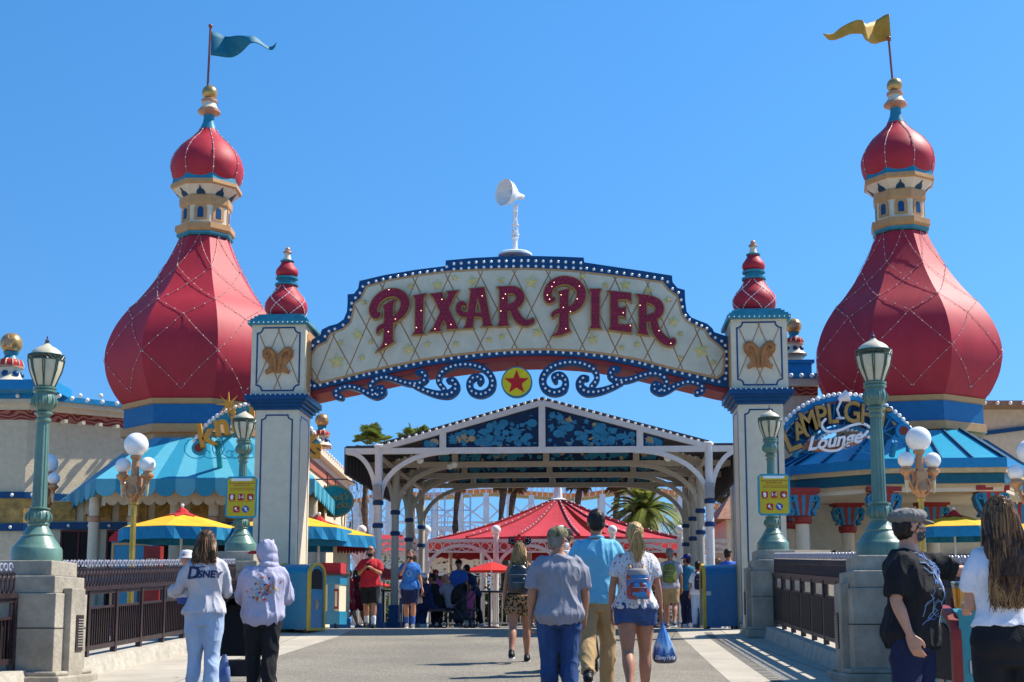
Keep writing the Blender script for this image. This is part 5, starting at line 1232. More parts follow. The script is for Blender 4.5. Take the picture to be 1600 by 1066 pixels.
b = MB(); b.lathe(k_([(13, 284), (14.5, 282), (19, 250), (24, 215), (26.5, 180), (27, 168)]), n=28); b.build('globe', GLS, lamp, smooth=True)
b = MB(); b.lathe(k_([(26, 152), (25, 140), (21.5, 124), (15, 110), (8, 100), (5, 92), (3.5, 88)]), n=28); b.build('dome', GLS, lamp, smooth=True)
DG = mat('dark green band', (.02, .075, .055), .35, coat=.3)
b = MB(); b.lathe(k_([(27.6, 170), (28.4, 168), (28.4, 166), (27.4, 165)]), n=32); b.lathe(k_([(27.4, 149), (28.6, 147), (28.6, 143), (26, 142)]), n=32)
for i in range(22):
    a, a2 = 2*math.pi*i/22, 2*math.pi*(i+1)/22; r = 28.2*U_; za, zb = (1060-167)/2.805*U_, (1060-147)/2.805*U_
    b.tube([(r*math.cos(a), r*math.sin(a), za), (r*math.cos(a2), r*math.sin(a2), zb)], .0045, 4); b.tube([(r*math.cos(a2), r*math.sin(a2), za), (r*math.cos(a), r*math.sin(a), zb)], .0045, 4)
b.build('lattice_band', DG, lamp)
b = MB()
for i in range(8):
    for o_ in (-.06, .06):
        a = i*math.pi/4+o_+.2; b.tube([Vector((r*U_*math.cos(a+q), r*U_*math.sin(a+q), (1060-y)/2.805*U_)) for r, y, q in ((15, 284, -o_*.7), (19.6, 250, -o_*.4), (24.6, 215, 0), (27.2, 180, 0), (28, 168, 0))], .007, 5)
b.build('ribs', DG, lamp)
b = MB(); b.lathe(k_([(3, 90), (4.5, 86), (2.5, 82), (3.8, 76), (1.5, 70), (.8, 54)]), n=12); b.build('finial', mat('purple grey finial', (.08, .07, .12), .4), lamp, smooth=True)
def putlamp(key, src=None, label=None):
    u, v, z = PD[key]; w_ = uv2w(u, v, z)
    if src is None: lamp.location = w_; return lamp
    return dup(lamp, w_, .3, label)
putlamp('NL'); lamp['label'] = 'large green acorn street lamp on the stone pedestal at the left edge'
putlamp('NR', 1, 'large green acorn street lamp on the pedestal behind the man in the flat cap')
putlamp('ML', 1, 'more distant green acorn lamp in front of the left arch pillar behind a yellow notice')
putlamp('MR', 1, 'more distant green acorn lamp in front of the right arch pillar behind a yellow notice')
# notices
def notice(key, px, py, label):
    u, v, z0 = PD[key]; p = bl(px, py, v-.20); T = thing('notice_board', label, 'sign', uv2w(p.x, p.y, p.z), -TH); m_ = mpp(py, 23.6)
    W_, H_ = 25*m_, 32.5*m_; M0 = BROT @ Matrix.Translation((p.x, p.y, p.z))
    rr = lambda w_, h_, c=.05: [(w_-c, -h_), (w_, -h_+c), (w_, h_-c), (w_-c, h_), (-w_+c, h_), (-w_, h_-c), (-w_, -h_+c), (-w_+c, -h_)]
    b = MB(); b.prism(rr(W_, H_), M0, .03); bo = b.build('board', SGN, T)
    b = MB(); b.prism(rr(W_-.035, H_-.035, .02), M0 @ Matrix.Translation((0, -.008, 0)), .01); b.build('yellow_sheet', mat('notice yellow', (.56, .42, .02), .5, var=.03), bo)
    b = MB(); M1 = M0 @ Matrix.Translation((0, -.013, 0)); b.prism(rr(W_*.66, .022, .01), M1 @ Matrix.Translation((0, 0, H_*.84)), .005); b.build('heading', WHITE, bo)
    b = MB(); rnd = random.Random(3)
    for j, (zf, wf) in enumerate(((.66, .78), (.56, .5), (.42, .66), (.34, .7))):
        x = -W_*wf
        while x < W_*wf: l = rnd.uniform(.02, .06); b.prism(rr(l/2, .010 if j < 2 else .006, .002), M1 @ Matrix.Translation((x+l/2, 0, H_*zf)), .004); x += l+.012
    for cx_ in (-.5, 0, .5):
        x = -.06
        while x < .06: b.prism(rr(.012, .005, .001), M1 @ Matrix.Translation((cx_*W_+x, 0, -H_*.20)), .004); x += .03
    b.build('small_lines', mat('notice orange print', (.45, .16, .03), .5), bo)
    RS = mat('notice red', (.42, .02, .02), .5); s_ = W_*.20
    def pic(cx_, cz_, kind, m=RS):
        M2 = M1 @ Matrix.Translation((cx_*W_, 0, cz_*H_)); b = MB()
        b.prism(rr(s_, s_, .015) if m is RS else [(s_*1.1*math.cos(t), s_*1.1*math.sin(t)) for t in (i*math.pi/10 for i in range(20))], M2, .005); po = b.build('pictogram', m, T)
        b = MB(); M3 = M2 @ Matrix.Translation((0, -.003, 0)); el_ = lambda cx, cz, a, c: [(cx+a*math.cos(t), cz+c*math.sin(t)) for t in (i*math.pi/7 for i in range(14))]
        if kind == 0: b.prism(el_(0, s_*.1, s_*.5, s_*.65), M3, .002); b.prism(el_(0, -s_*.45, s_*.42, s_*.35), M3 @ Matrix.Translation((0, -.002, 0)), .002)
        if kind == 1:
            for q in (-1, 1): b.prism(rr(s_*.12, s_*.5, .004), M3 @ Matrix.Translation((q*s_*.6, 0, 0)), .002); b.prism(el_(q*s_*.6, s_*.62, s_*.14, s_*.14), M3 @ Matrix.Translation((0, -.002, 0)), .002)
            b.prism(rr(s_*.38, s_*.08, .003), M3 @ Matrix.Translation((0, -.001, 0)), .002)
        if kind == 2:
            for q in range(4): b.prism(rr(s_*.06, s_*.4, .003), M3 @ Matrix.Translation((-s_*.3+q*s_*.2, -.001*q, -s_*.1+.05*s_*q)), .002)
            b.prism(el_(s_*.2, -s_*.4, s_*.45, s_*.35), M3 @ Matrix.Translation((0, -.005, 0)), .002)
        if kind == 3: b.prism(el_(-s_*.2, s_*.2, s_*.35, s_*.45), M3, .002); b.prism(rr(s_*.3, s_*.12, .003), M3 @ Matrix.Translation((s_*.3, -.002, -s_*.4)), .002)
        if kind == 4: b.prism([(-s_*.7, s_*.6), (-s_*.5, s_*.75), (s_*.7, -s_*.6), (s_*.5, -s_*.75)], M3, .002); b.prism(rr(s_*.2, s_*.5, .003), M3 @ Matrix.Translation((s_*.1, -.002, 0)), .002)
        b.build('symbol', WHITE, po)
    return pic
for key, px, py, lab in (('ML', 377, 777, 'yellow health notice in a blue frame strapped to the left middle lamp post'), ('MR', 1209.5, 773, 'yellow health notice in a blue frame strapped to the right middle lamp post')):
    pc = notice(key, px, py, lab)
    for a in ((-.58, -.0, 0), (0, 0, 1), (.58, 0, 2), (-.28, -.58, 3)): pc(*a)
    pc(.3, -.58, 4, mat('notice blue', (.05, .10, .35), .5))
# fences
BACK = mat('fence dark mesh', (.012, .010, .012), .6)
def fence(key, u0, v0, u1, v1, zr, label):
    a, c = Vector((u0, v0, 0)), Vector((u1, v1, 0)); L_ = (c-a).length; d = (c-a)/L_; T = thing('railing_fence', label, 'fence', uv2w(u0, v0), -TH)
    P = lambda s_, z, o=0: (a+d*s_+Vector((o, 0, z+gz((a+d*s_).y))))
    b = BM(); b.add([P(0, 0, -.22), P(0, 0, .22), P(0, .20, .17), P(0, .20, -.17), P(L_, 0, -.22), P(L_, 0, .22), P(L_, .20, .17), P(L_, .20, -.17)], [(0, 1, 2, 3), (4, 7, 6, 5), (0, 4, 5, 1), (1, 5, 6, 2), (2, 6, 7, 3), (3, 7, 4, 0)]); b.build('kerb', mat('kerb concrete', (.42, .38, .31), .9, var=.15, bump=.5, bscale=20), T)
    b = BM(); b.bar(P(0, zr), P(L_, zr), .10, .05); b.bar(P(0, zr-.05), P(L_, zr-.05), .05, .05); b.build('top_rail', IRON, T)
    b = BM(); b.bar(P(0, .30), P(L_, .30), .06, .06); b.build('bottom_rail', IRON, T)
    nb = max(1, round(L_/1.0)); w_ = L_/nb
    for i in range(nb+1):
        b = BM(); b.box(P(i*w_, (zr+.16)/2), (.07, .07, zr-.16), 0); b.build('post', IRON, T)
    for i in range(nb):
        b = BM(); s0 = i*w_+.06; b.bar(P(s0, zr-.24), P(s0+w_-.12, zr-.24), .03, .03); n = 11
        for k in range(n): s_ = s0+(w_-.12)*(k+.5)/n; b.bar(P(s_, .33), P(s_, zr-.25), .016, .016)
        for s_ in (s0, s0+w_-.12): b.bar(P(s_, .30), P(s_, zr), .03, .03)
        b.build('picket_panel', IRON, T)
        b = BM(); b.add([P(s0, .33, -.03), P(s0+w_-.12, .33, -.03), P(s0+w_-.12, zr-.25, -.03), P(s0, zr-.25, -.03), P(s0, .33, -.04), P(s0+w_-.12, .33, -.04), P(s0+w_-.12, zr-.25, -.04), P(s0, zr-.25, -.04)], [(0, 1, 2, 3), (4, 7, 6, 5), (0, 4, 5, 1), (1, 5, 6, 2), (2, 6, 7, 3), (3, 7, 4, 0)]); b.build('mesh_back', BACK, T)
    b = BM(); n = int(L_/.105)
    for k in range(n):
        s_ = (k+.5)*L_/n; q = [P(s_+.040*math.cos(t), zr+.115+.090*math.sin(t)) for t in (i*math.pi/6 for i in range(12))]; b.tube(q, .014, 6, closed=True)
        q = [P(s_+.045*(.3+.7*t/6)*math.cos(t+.5), zr+.235+.045*(.3+.7*t/6)*math.sin(t+.5)) for t in (i*.75 for i in range(9))]; b.tube(q, .011, 5)
    b.bar(P(0, zr+.18), P(L_, zr+.18), .02, .02); b.build('cresting', IRON, T)
    b = BM()
    for k in range(int(L_/.22)):
        s_ = (k+.5)*.22
        for sg in (-1, 1): b.tube([P(s_+sg*(.055+.055*(1-t/8)*math.cos(t)), zr+.30+.060*(1-t/8)*math.sin(t)) for t in (i*.6 for i in range(11))], .010, 5)
    b.build('scrolls', mat('grey scroll paint', (.30, .30, .36), .4), T)
g = PD
fence('l', g['NL'][0]+.05, g['NL'][1]+.5, g['ML'][0]+.05, g['ML'][1]-.5, 1.03, 'dark bronze fence with looped cresting on a kerb between the two left pedestals')
fence('r', g['NR'][0]-.05, g['NR'][1]+.5, g['MR'][0]-.05, g['MR'][1]-.5, 1.10, 'dark bronze fence with looped cresting on a kerb between the two right pedestals')
fence('l2', g['NL'][0]-.12, 9.0, g['NL'][0]-.02, g['NL'][1]-.5, 1.0, 'short piece of bronze fence cut off by the left edge of the picture')
fence('r2', g['NR'][0]+.28, 8.5, g['NR'][0]+.28, g['NR'][1]-.5, 1.05, 'bronze fence passing behind the man in the cap and the long haired woman')
# ================================================================== GLOBE LAMPS
gl = thing('globe_lamp', 'gilded pole with three white globes beside the left fence', 'lamp', (0, 0, 0), 0, 'gilded three globe lamps')
b = MB(); vs = []; nn_ = 32
for z, r in ((.5, .062), (3.0, .052)):
    for i in range(nn_): a = 2*math.pi*i/nn_; rr = r-(.008 if i % 4 in (1, 2) else 0); vs.append((rr*math.cos(a), rr*math.sin(a), z))
b.add(vs, [(i, (i+1) % nn_, nn_+(i+1) % nn_, nn_+i) for i in range(nn_)]); b.lathe([(.20, 0), (.20, .15), (.14, .2), (.10, .45), (.065, .5)], n=20); b.lathe([(.05, 3.0), (.08, 3.02), (.08, 3.05), (.05, 3.07)], n=16)
b.build('pole', mat('gilded yellow pole', (.60, .36, .06), .3, metal=.5, var=.15), gl, smooth=True)
CU = mat('copper orange paint', (.52, .25, .11), .35, metal=.25, var=.12)
b = MB(); b.lathe([(.06, 3.05), (.10, 3.12), (.17, 3.2), (.15, 3.3), (.10, 3.42), (.08, 3.6), (.07, 3.9), (.11, 3.93), (.11, 3.97), (.06, 3.99)], n=18)
b.box((0, 0, 3.45), (.22, .22, .24)); hb = b.build('hub', CU, gl, smooth=True)
for s_ in (-1, 1):
    b = MB(); b.tube([(0, 0, 3.2), (s_*.12, 0, 3.18), (s_*.2, 0, 3.35), (s_*.26, 0, 3.48)], [.05, .05, .04, .04], 8); b.lathe([(.02, 3.26), (.035, 3.34), (.05, 3.48), (.13, 3.56), (.13, 3.60), (.09, 3.62), (.09, 3.66)], (s_*.27, 0, 0), 16); b.tube([(s_*.05, -.12, 3.1), (s_*.15, -.15, 3.25), (s_*.1, -.15, 3.42)], .02, 6); b.build('arm', CU, gl, smooth=True)
    b = MB(); b.ball((s_*.27, 0, 3.79), .155, 20, 12); b.build('side_globe', BULB, gl, smooth=True)
    b = MB(); b.lathe([(.012, 3.16), (.028, 3.2), (.034, 3.3), (.045, 3.4)], (s_*.27, 0, 0), 10); b.build('drop', mat('cream glass drop', (.62, .52, .30), .35), gl, smooth=True)
b = MB(); b.ball((0, 0, 4.2), .24, 24, 14); b.build('top_globe', BULB, gl, smooth=True)
def gplace(px, py, Y): p = at(px, py, Y); return (p.x, p.y, p.z-4.2)
gl.location = gplace(213, 695, 26.5); gl.rotation_euler = (0, 0, -.25)
dup(gl, gplace(76, 724, 34), -.7, 'gilded pole with white globes mostly hidden behind the large green lamp at left')
dup(gl, gplace(1435, 686, 25.5), .15, 'gilded pole with three white globes just right of the large right green lamp')
dup(gl, gplace(1607, 706, 26.5), -.1, 'gilded globe lamp cut off by the right edge of the picture')
# ================================================================== BINS
BB = mat('bin blue enamel', (.006, .19, .33), .35, var=.06, coat=.2); YE = mat('bin yellow trim', (.60, .38, .05), .4)
def bin_(label, body, trim, W_=.66, H_=1.24, D_=.62):
    T = thing('litter_bin', label, 'litter bin', (0, 0, 0), 0)
    arch_ = [(-D_/2, .05), (D_/2, .05), (D_/2, H_-.20)]+[(D_/2*math.cos(t), H_-.20+.20*math.sin(t)) for t in (math.pi*i/12 for i in range(1, 12))]+[(-D_/2, H_-.20)]
    Mx = Matrix.Rotation(R(90), 4, 'Z') @ Matrix.Translation((0, -W_/2, 0))
    b = MB(); b.prism(arch_, Mx, W_); bd = b.build('body', body, T, smooth=True)
    for s_ in (-1, 1):
        Me = Matrix.Rotation(R(90)*s_, 4, 'Z') @ Matrix.Translation((0, -W_/2-.03, 0))
        b = MB(); strip(b, arch_, .05, Me, .06); b.build('end_trim', trim, T)
        op = [(x*.72, z) for x, z in ((-D_/2, H_-.46), (D_/2, H_-.46), (D_/2, H_-.22))]+[(D_/2*.72*math.cos(t), H_-.22+.13*math.sin(t)) for t in (math.pi*i/8 for i in range(1, 8))]+[(-D_/2*.72, H_-.22)]
        b = MB(); b.prism(op, Me @ Matrix.Translation((0, .02, 0)), .012); b.build('opening', BLACK, T)
        b = MB(); b.prism([(.07*math.cos(t)*(1+.3*math.cos(3*t)), .5+.10*math.sin(t)) for t in (i*math.pi/10 for i in range(20))], Me @ Matrix.Translation((0, .022, 0)), .008); b.build('emblem', BRONZE, T)
    b = MB(); b.box((0, -D_/2-.004, .55), (W_*.96, .006, .98)); dr = b.build('door_panel', body, T)
    b = MB(); b.box((-W_*.38, -D_/2-.014, .68), (.09, .016, .08)); b.build('latch', mat('latch grey', (.5, .5, .48), .4), dr)
    for x in (-1, 1):
        for y in (-1, 1): b = MB(); b.box((x*W_*.4, y*D_*.4, .03), (.07, .07, .06)); b.build('foot', IRON, T)
    return T
t = bin_('blue litter bin with yellow arched end behind the hooded person', BB, YE); p = at(468, 980, 24.95); t.location = (p.x, p.y, gw(p.x, p.y)); t.rotation_euler = (0, 0, -.30)
t = bin_('blue litter bin with yellow edge strips in front of the right pavilion posts', mat('bin deeper blue', (.006, .13, .30), .35, coat=.2), YE); p = at(1126, 985, 26.3); t.location = (p.x, p.y, 0); t.rotation_euler = (0, 0, -.04)
t = bin_('teal litter bin with drinks on top between the capped man and long haired woman', mat('bin teal enamel', (.01, .22, .25), .3, var=.06, coat=.3), REDP, 1.0, 1.05, .62); pz = at(1470, 951, 8.9); t.location = (pz.x+.52, 8.95, pz.z-1.05); BT = t; t.rotation_euler = (0, 0, -.03)
BEER = mat('amber beer', (.62, .25, .01), .08, var=.05, coat=.5, emit=.12); FOAM = mat('beer foam', (.8, .76, .62), .7)
def cup(px, label):
    p = at(px, 958, 8.80); p.z = BT.location.z+1.052; T = thing('beer_cup', label, 'drink cup', p)
    cg = mat('clear plastic cup', (.9, .92, .88), .05, var=0, trans=1)
    b = MB(); b.lathe([(.030, 0), (.043, .125)], p, 20); cl_ = b.build('beer', BEER, T, smooth=True)
    b = MB(); b.lathe([(.0432, .127), (.0445, .138)], p, 20); b.build('foam', FOAM, T, smooth=True)
    b = MB(); b.lathe([(.032, -.001), (.0475, .165), (.0495, .167), (.0495, .172), (.047, .172), (.046, .165), (.031, .003)], p, 24, cap=False); b.build('cup', mat('cup film', (.85, .9, .8), .05, trans=1), T, smooth=True)
cup(1500, 'clear plastic cup of amber beer standing on the teal bin'); cup(1533, 'second beer cup half hidden behind the woman in the white top')
# ================================================================== PARASOLS AND STALLS
UR = mat('parasol red', (.45, .02, .02), .8); UY = mat('parasol yellow', (.70, .40, .02), .8); UBl = mat('parasol blue', (.015, .22, .42), .8)
par = thing('patio_parasol', 'yellow parasol with red star top and blue valance behind the left fence', 'parasol', (0, 0, 0), 0, 'yellow and blue patio parasols')
n = 8; Rr = 1.32; zt, zb = 2.52, 2.14
V_ = lambda k, f, dz=0: Vector((Rr*f*math.cos(2*math.pi*k/n), Rr*f*math.sin(2*math.pi*k/n), zt+(zb-zt)*f+dz))
b = MB()
for k in range(n):
    b.add([V_(k, .10), V_(k+1, .10), V_(k+1, 1), V_(k, 1), V_(k+.5, .55, -.03)], [(0, 1, 4), (1, 2, 4), (2, 3, 4), (3, 0, 4)])
cn = b.build('canopy', UY, par); cn.modifiers.new('t', 'SOLIDIFY').thickness = .01
b = MB()
for k in range(n): b.add([Vector((0, 0, zt+.03)), V_(k, .38, .015), V_(k+.5, .2, .02)], [(0, 1, 2)]); b.add([Vector((0, 0, zt+.03)), V_(k+.5, .2, .02), V_(k+1, .38, .015)], [(0, 1, 2)])
b.lathe([(.16, zt-.02), (.10, zt+.05), (.03, zt+.10)], n=8); tp_ = b.build('star_top', UR, par); tp_.modifiers.new('t', 'SOLIDIFY').thickness = .008
b = MB(); rnd = random.Random(9)
for k in range(n):
    for j in range(6):
        f0, f1 = k+j/6, k+(j+1)/6; L1 = Vector(V_(k, 1)).lerp(V_(k+1, 1), j/6); L2 = Vector(V_(k, 1)).lerp(V_(k+1, 1), (j+1)/6); w0, w1 = .03*math.sin(j*2.1+k), .03*math.sin((j+1)*2.1+k)
        o0, o1 = L1.normalized()*0, L2.normalized()*0; n0 = Vector((L1.x, L1.y, 0)).normalized(); n1 = Vector((L2.x, L2.y, 0)).normalized()
        b.add([L1, L2, L2+n1*w1*(1 if j < 5 else 0)+Vector((0, 0, -.25)), L1+n0*w0*(1 if j else 0)+Vector((0, 0, -.25))], [(0, 1, 2, 3)])
vl = b.build('valance', UBl, par); vl.modifiers.new('t', 'SOLIDIFY').thickness = .008
b = MB(); b.tube([(0, 0, 0), (0, 0, zt+.12)], .028, 8); b.ball((0, 0, zt+.14), .04, 8, 6); b.build('pole', WHITE, par)
b = MB()
for k in range(n): b.bar(Vector((0, 0, zt-.45)), V_(k, .55, -.05), .015); b.bar(Vector((0, 0, zt-.05)), V_(k, 1, -.02), .018)
b.build('ribs', WHITE, par)
def pplace(px, pye, Y): p = at(px, pye, Y); return (p.x, p.y, p.z-zt-.1)
par.location = pplace(285, 793, 28.2)
dup(par, pplace(452, 793, 28.4), .2, 'yellow and blue parasol with its left half behind the left arch pillar')
dup(par, pplace(499, 806, 29.4), .5, 'further yellow and blue parasol overlapping the one by the left arch pillar')
q = dup(par, pplace(1490, 797, 33), .1, 'yellow parasol under the lounge roof between the flat cap and the long hair')
q = dup(par, pplace(1632, 802, 32), .3, 'yellow parasol cut off by the right edge of the picture')
rp_ = thing('red_umbrella', 'small plain red umbrella standing before the tent on the left', 'parasol', (0, 0, 0), 0, 'plain red table umbrellas')
b = MB()
for k in range(8): b.add([Vector((0, 0, 2.15)), Vector((.95*math.cos(k*math.pi/4), .95*math.sin(k*math.pi/4), 1.86)), Vector((.95*math.cos((k+1)*math.pi/4), .95*math.sin((k+1)*math.pi/4), 1.86))], [(0, 1, 2)])
cn = b.build('canopy', mat('umbrella bright red', (.5, .02, .015), .8), rp_); cn.modifiers.new('t', 'SOLIDIFY').thickness = .01
b = MB(); b.tube([(0, 0, -.2), (0, 0, 2.22)], .025, 8); b.build('pole', WHITE, rp_)
def rpl(px, py, Y): p = at(px, py, Y); return (p.x, p.y, p.z-2.2)
rp_.location = rpl(768, 875, 40.2); rp_['label'] = 'small plain red umbrella over the standing man in blue'
dup(rp_, rpl(600, 884, 36), 0, 'small red umbrella between the man in red and the first pavilion post')
dup(rp_, rpl(566, 898, 40), 0, 'low red umbrella left of the man in red')
dup(rp_, rpl(1160, 873, 38), 0, 'small red umbrella beside the right arch pillar')
# vending cart by the left bin
YK = 27.6; p = at(516, 975, YK); ca = thing('vending_cart', 'red, blue and cream vending cart on small wheels beside the left litter bin', 'cart', (p.x, YK, 0), -.15)
Mc = Matrix.Translation((p.x, YK, 0)) @ Matrix.Rotation(-.15, 4, 'Z')
def cb(name, dims, m, par_=None): 
    b = MB(); b.m = Mc
    for c, d in dims: b.box(c, d)
    return b.build(name, m, par_ or ca)
cb('body', [((0, 0, .56), (.50, .5, .70))], CREAM); cb('base_band', [((0, 0, .22), (.54, .54, .26))], BB); cb('top_band', [((0, 0, .98), (.54, .54, .18))], BB)
cb('counter', [((0, 0, 1.09), (.60, .60, .04))], IRON); cb('lid', [((0, .02, 1.22), (.50, .4, .22))], TR)
cb('blue_panel', [((.08, -.255, .60), (.14, .02, .56))], BB); f_ = cb('picture_frame', [((-.16, -.257, .60), (.12, .02, .40))], REDP); cb('panel', [((-.16, -.272, .60), (.07, .012, .30))], CREAM, f_); f_ = cb('picture_frame', [((.19, -.257, .60), (.09, .02, .40))], REDP); cb('panel', [((.19, -.272, .60), (.05, .012, .30))], CREAM, f_)
for x in (-.18, .18):
    b = MB(); b.m = Mc @ Matrix.Translation((x, -.2, .08)) @ Matrix.Rotation(R(90), 4, 'Y'); b.lathe([(.075, -.02), (.08, 0), (.075, .02)], n=16); b.build('wheel', BLACK, ca)
# narrow boarded booth with scalloped dark red awning
YB = 29.6; x0_, x1_ = at(527, 900, YB).x, at(541, 900, YB).x; bt = thing('boarded_booth', 'narrow cream boarded booth with blue foot and dark red scalloped awning', 'booth', ((x0_+x1_)/2, YB, 0))
zt_ = at(535, 852, YB).z; b = MB(); siding(b, x0_-.1, x1_, YB, .18, zt_, .10); b.box(((x0_+x1_)/2-.05, YB+.35, zt_/2), (x1_-x0_+.1, .66, zt_)); b.build('wall', SID, bt)
b = MB(); b.box(((x0_+x1_)/2-.05, YB+.3, .11), (x1_-x0_+.16, .84, .22)); b.build('foot', BLUE2, bt)
b = MB(); e0, e1 = at(527, 852, YB-.3), at(571, 852, YB-.3); b.box(((e0.x+e1.x)/2, YB, e0.z+.06), (e1.x-e0.x, .7, .06)); scallops(b, e0+Vector((0, -.06, .06)), e1+Vector((0, -.06, .06)), 9, .24, .02, (0, 0)); b.build('awning', mat('dark red awning', (.16, .008, .012), .8), bt)
# ticket kiosk left of the first parasol
YK2 = 30.5; p0, p1 = at(172, 900, YK2), at(232, 900, YK2); kx = (p0.x+p1.x)/2; kw = p1.x-p0.x; tk = thing('ticket_kiosk', 'small blue kiosk with curved red roof and dark red display case behind the left fence', 'kiosk', (kx, YK2, 0))
ztk = at(200, 846, YK2).z; b = MB(); b.box((kx, YK2+.4, ztk/2), (kw, .8, ztk)); kb = b.build('body', BB, tk)
b = MB(); strip(b, [(p0.x+.04, .1), (p1.x-.04, .1), (p1.x-.04, ztk-.06), (p0.x+.04, ztk-.06)], .05, Matrix.Translation((0, YK2-.02, 0)), .02); strip(b, [(kx, .1), (kx, ztk-.06)], .04, Matrix.Translation((0, YK2-.018, 0)), .018, False); b.build('trim', GOLD, kb)
b = MB(); q = [(p0.x-.06, ztk), (p0.x-.02, ztk+.10), (p0.x+.10, ztk+.22), (p0.x+.3, ztk+.26), (p1.x-.3, ztk+.26), (p1.x-.1, ztk+.22), (p1.x+.02, ztk+.10), (p1.x+.06, ztk)]; b.prism(q[::-1], Matrix.Translation((0, YK2-.05, 0)), .95); b.build('roof', TR, tk)
b = MB(); pa, pb = at(224, 900, YK2-.4), at(250, 900, YK2-.4); cxk = (pa.x+pb.x)/2; b.box((cxk, YK2-.3, .95), (pb.x-pa.x, .3, 1.75)); dc = b.build('display_case', REDP, tk)
b = MB(); b.box((cxk, YK2-.47, 1.2), ((pb.x-pa.x)*.66, .03, .7)); b.build('poster', mat('faded poster', (.45, .30, .18), .6, var=.4, scale=8), dc)
# menu boards behind the right fence
for k, (a_, c_, yt_) in enumerate(((1240, 1295, 862), (1268, 1300, 906))):
    Y_ = 27+k; p0, p1 = at(a_, yt_, Y_), at(c_, yt_, Y_); T = thing('menu_board', ('cream framed menu board standing behind the right fence cresting', 'lower cream board behind the right fence pickets')[k], 'sign', ((p0.x+p1.x)/2, Y_, 0)); xm = (p0.x+p1.x)/2; w_ = p1.x-p0.x
    b = MB(); b.box((xm, Y_, p0.z/2+.1), (w_, .06, p0.z-.2)); bo = b.build('board', mat('menu board grey', (.34, .31, .25), .6, var=.15), T); b = MB(); strip(b, [(p0.x, .2), (p1.x, .2), (p1.x, p0.z), (p0.x, p0.z)], .06, Matrix.Translation((0, Y_-.05, 0)), .04); b.build('frame', CREAM, bo)
# ================================================================== PEOPLE
def fuse(mb, voxel, it=4, fac=.5):       # one continuous skin out of overlapping closed shapes
    me = bpy.data.meshes.new('f'); me.from_pydata([tuple(p) for p in mb.v], [], mb.f); o = bpy.data.objects.new('f', me)
    r = o.modifiers.new('r', 'REMESH'); r.mode = 'VOXEL'; r.voxel_size = voxel; r.adaptivity = 0
    s_ = o.modifiers.new('s', 'SMOOTH'); s_.iterations = it; s_.factor = fac
    m2 = evaluated(o)
    vs = [v.co.copy() for v in m2.vertices]; nm = [v.normal.copy() for v in m2.vertices]; fs = [tuple(p.vertices) for p in m2.polygons]
    bpy.data.objects.remove(o); bpy.data.meshes.remove(me); bpy.data.meshes.remove(m2)
    return vs, fs, nm
def folds(vs, nm, amp, seed, f=(7, 7, 2.6), fine=.35):
    out = []
    for p, n in zip(vs, nm):
        q = Vector((p.x*f[0]+seed, p.y*f[1]+seed*.7, p.z*f[2]+p.x*2.2)); a = (1-abs(noise.noise(q)))**5; b_ = noise.noise(q*2.7); c_ = (1-abs(noise.noise(q*2.1+Vector((9, 3, 1)))))**6
        out.append(p+n*amp*((a-.35)*1.5+b_*fine+(c_-.3)*.6))
    return out
def crv(pts, rs, k=5):
    q = crom([(*p, r) for p, r in zip(pts, rs)], k); return [Vector(p[:3]) for p in q], [max(.003, p[3]) for p in q]
def capsule(mb, pts, rs, n=12, k=5):
    P, Q = crv(pts, rs, k); mb.tube(P, Q, n); mb.ball(P[0], Q[0]*.98, n, 8); mb.ball(P[-1], Q[-1]*.98, n, 8)
def hand(mb, w, d, n, f, sz=1, curl=28):
    d = d.normalized(); f = (f-d*f.dot(d)).normalized(); n = (n-d*n.dot(d)-f*n.dot(f)); n = n.normalized() if n.length > .1 else d.cross(f).normalized()
    P = lambda a, b_, c=0: w+(d*a+f*b_+n*c)*sz
    for b_ in (-.026, -.009, .009, .026): capsule(mb, [P(-.005, b_*.6), P(.045, b_*.95, .002), P(.085, b_)], [.017*sz, .0155*sz, .0115*sz], 8, 3)
    for i, (b_, L_) in enumerate(((.028, .072), (.0095, .082), (-.0095, .076), (-.028, .060))):
        p = P(.083, b_); pts = [p]; c = R(8)
        for s_, fr in enumerate((.42, .32, .26)):
            c += R(curl*(.7+.12*i)); dd = d*math.cos(c)+n*math.sin(c)+f*b_*1.2; p = p+dd.normalized()*L_*fr*sz; pts.append(p)
        capsule(mb, pts, [.0098*sz, .0092*sz, .0086*sz, .0076*sz], 8, 3)
    p0 = P(.015, .024); p1 = P(.045, .047, .010); p2 = P(.070, .052, .022); p3 = P(.090, .046, .034); capsule(mb, [p0, p1, p2, p3], [.014*sz, .0125*sz, .0105*sz, .0085*sz], 8, 3)
SKINS = {}
def skin(c): 
    if c not in SKINS: SKINS[c] = mat('skin '+str(len(SKINS)), c, .5, var=.10, scale=9, sub=.12, bump=.12, bscale=160)
    return SKINS[c]
TAN = skin((.42, .19, .11)); FAIR = skin((.52, .27, .18)); DKSK = skin((.30, .13, .07))
def hair_mat(n, c, c2): return mat('hair '+n, c, .42, var=.1, scale=30, col2=c2, stretch=(1, 1, .2), bump=.5, bscale=60)
HB = hair_mat('brown', (.10, .05, .026), (.022, .010, .006)); HL = hair_mat('caramel', (.36, .19, .085), (.17, .085, .035)); HY = hair_mat('blond', (.55, .36, .14), (.30, .17, .06)); HK = hair_mat('black brown', (.02, .012, .008), (.007, .005, .004)); HG = hair_mat('grey', (.25, .23, .21), (.10, .09, .08))
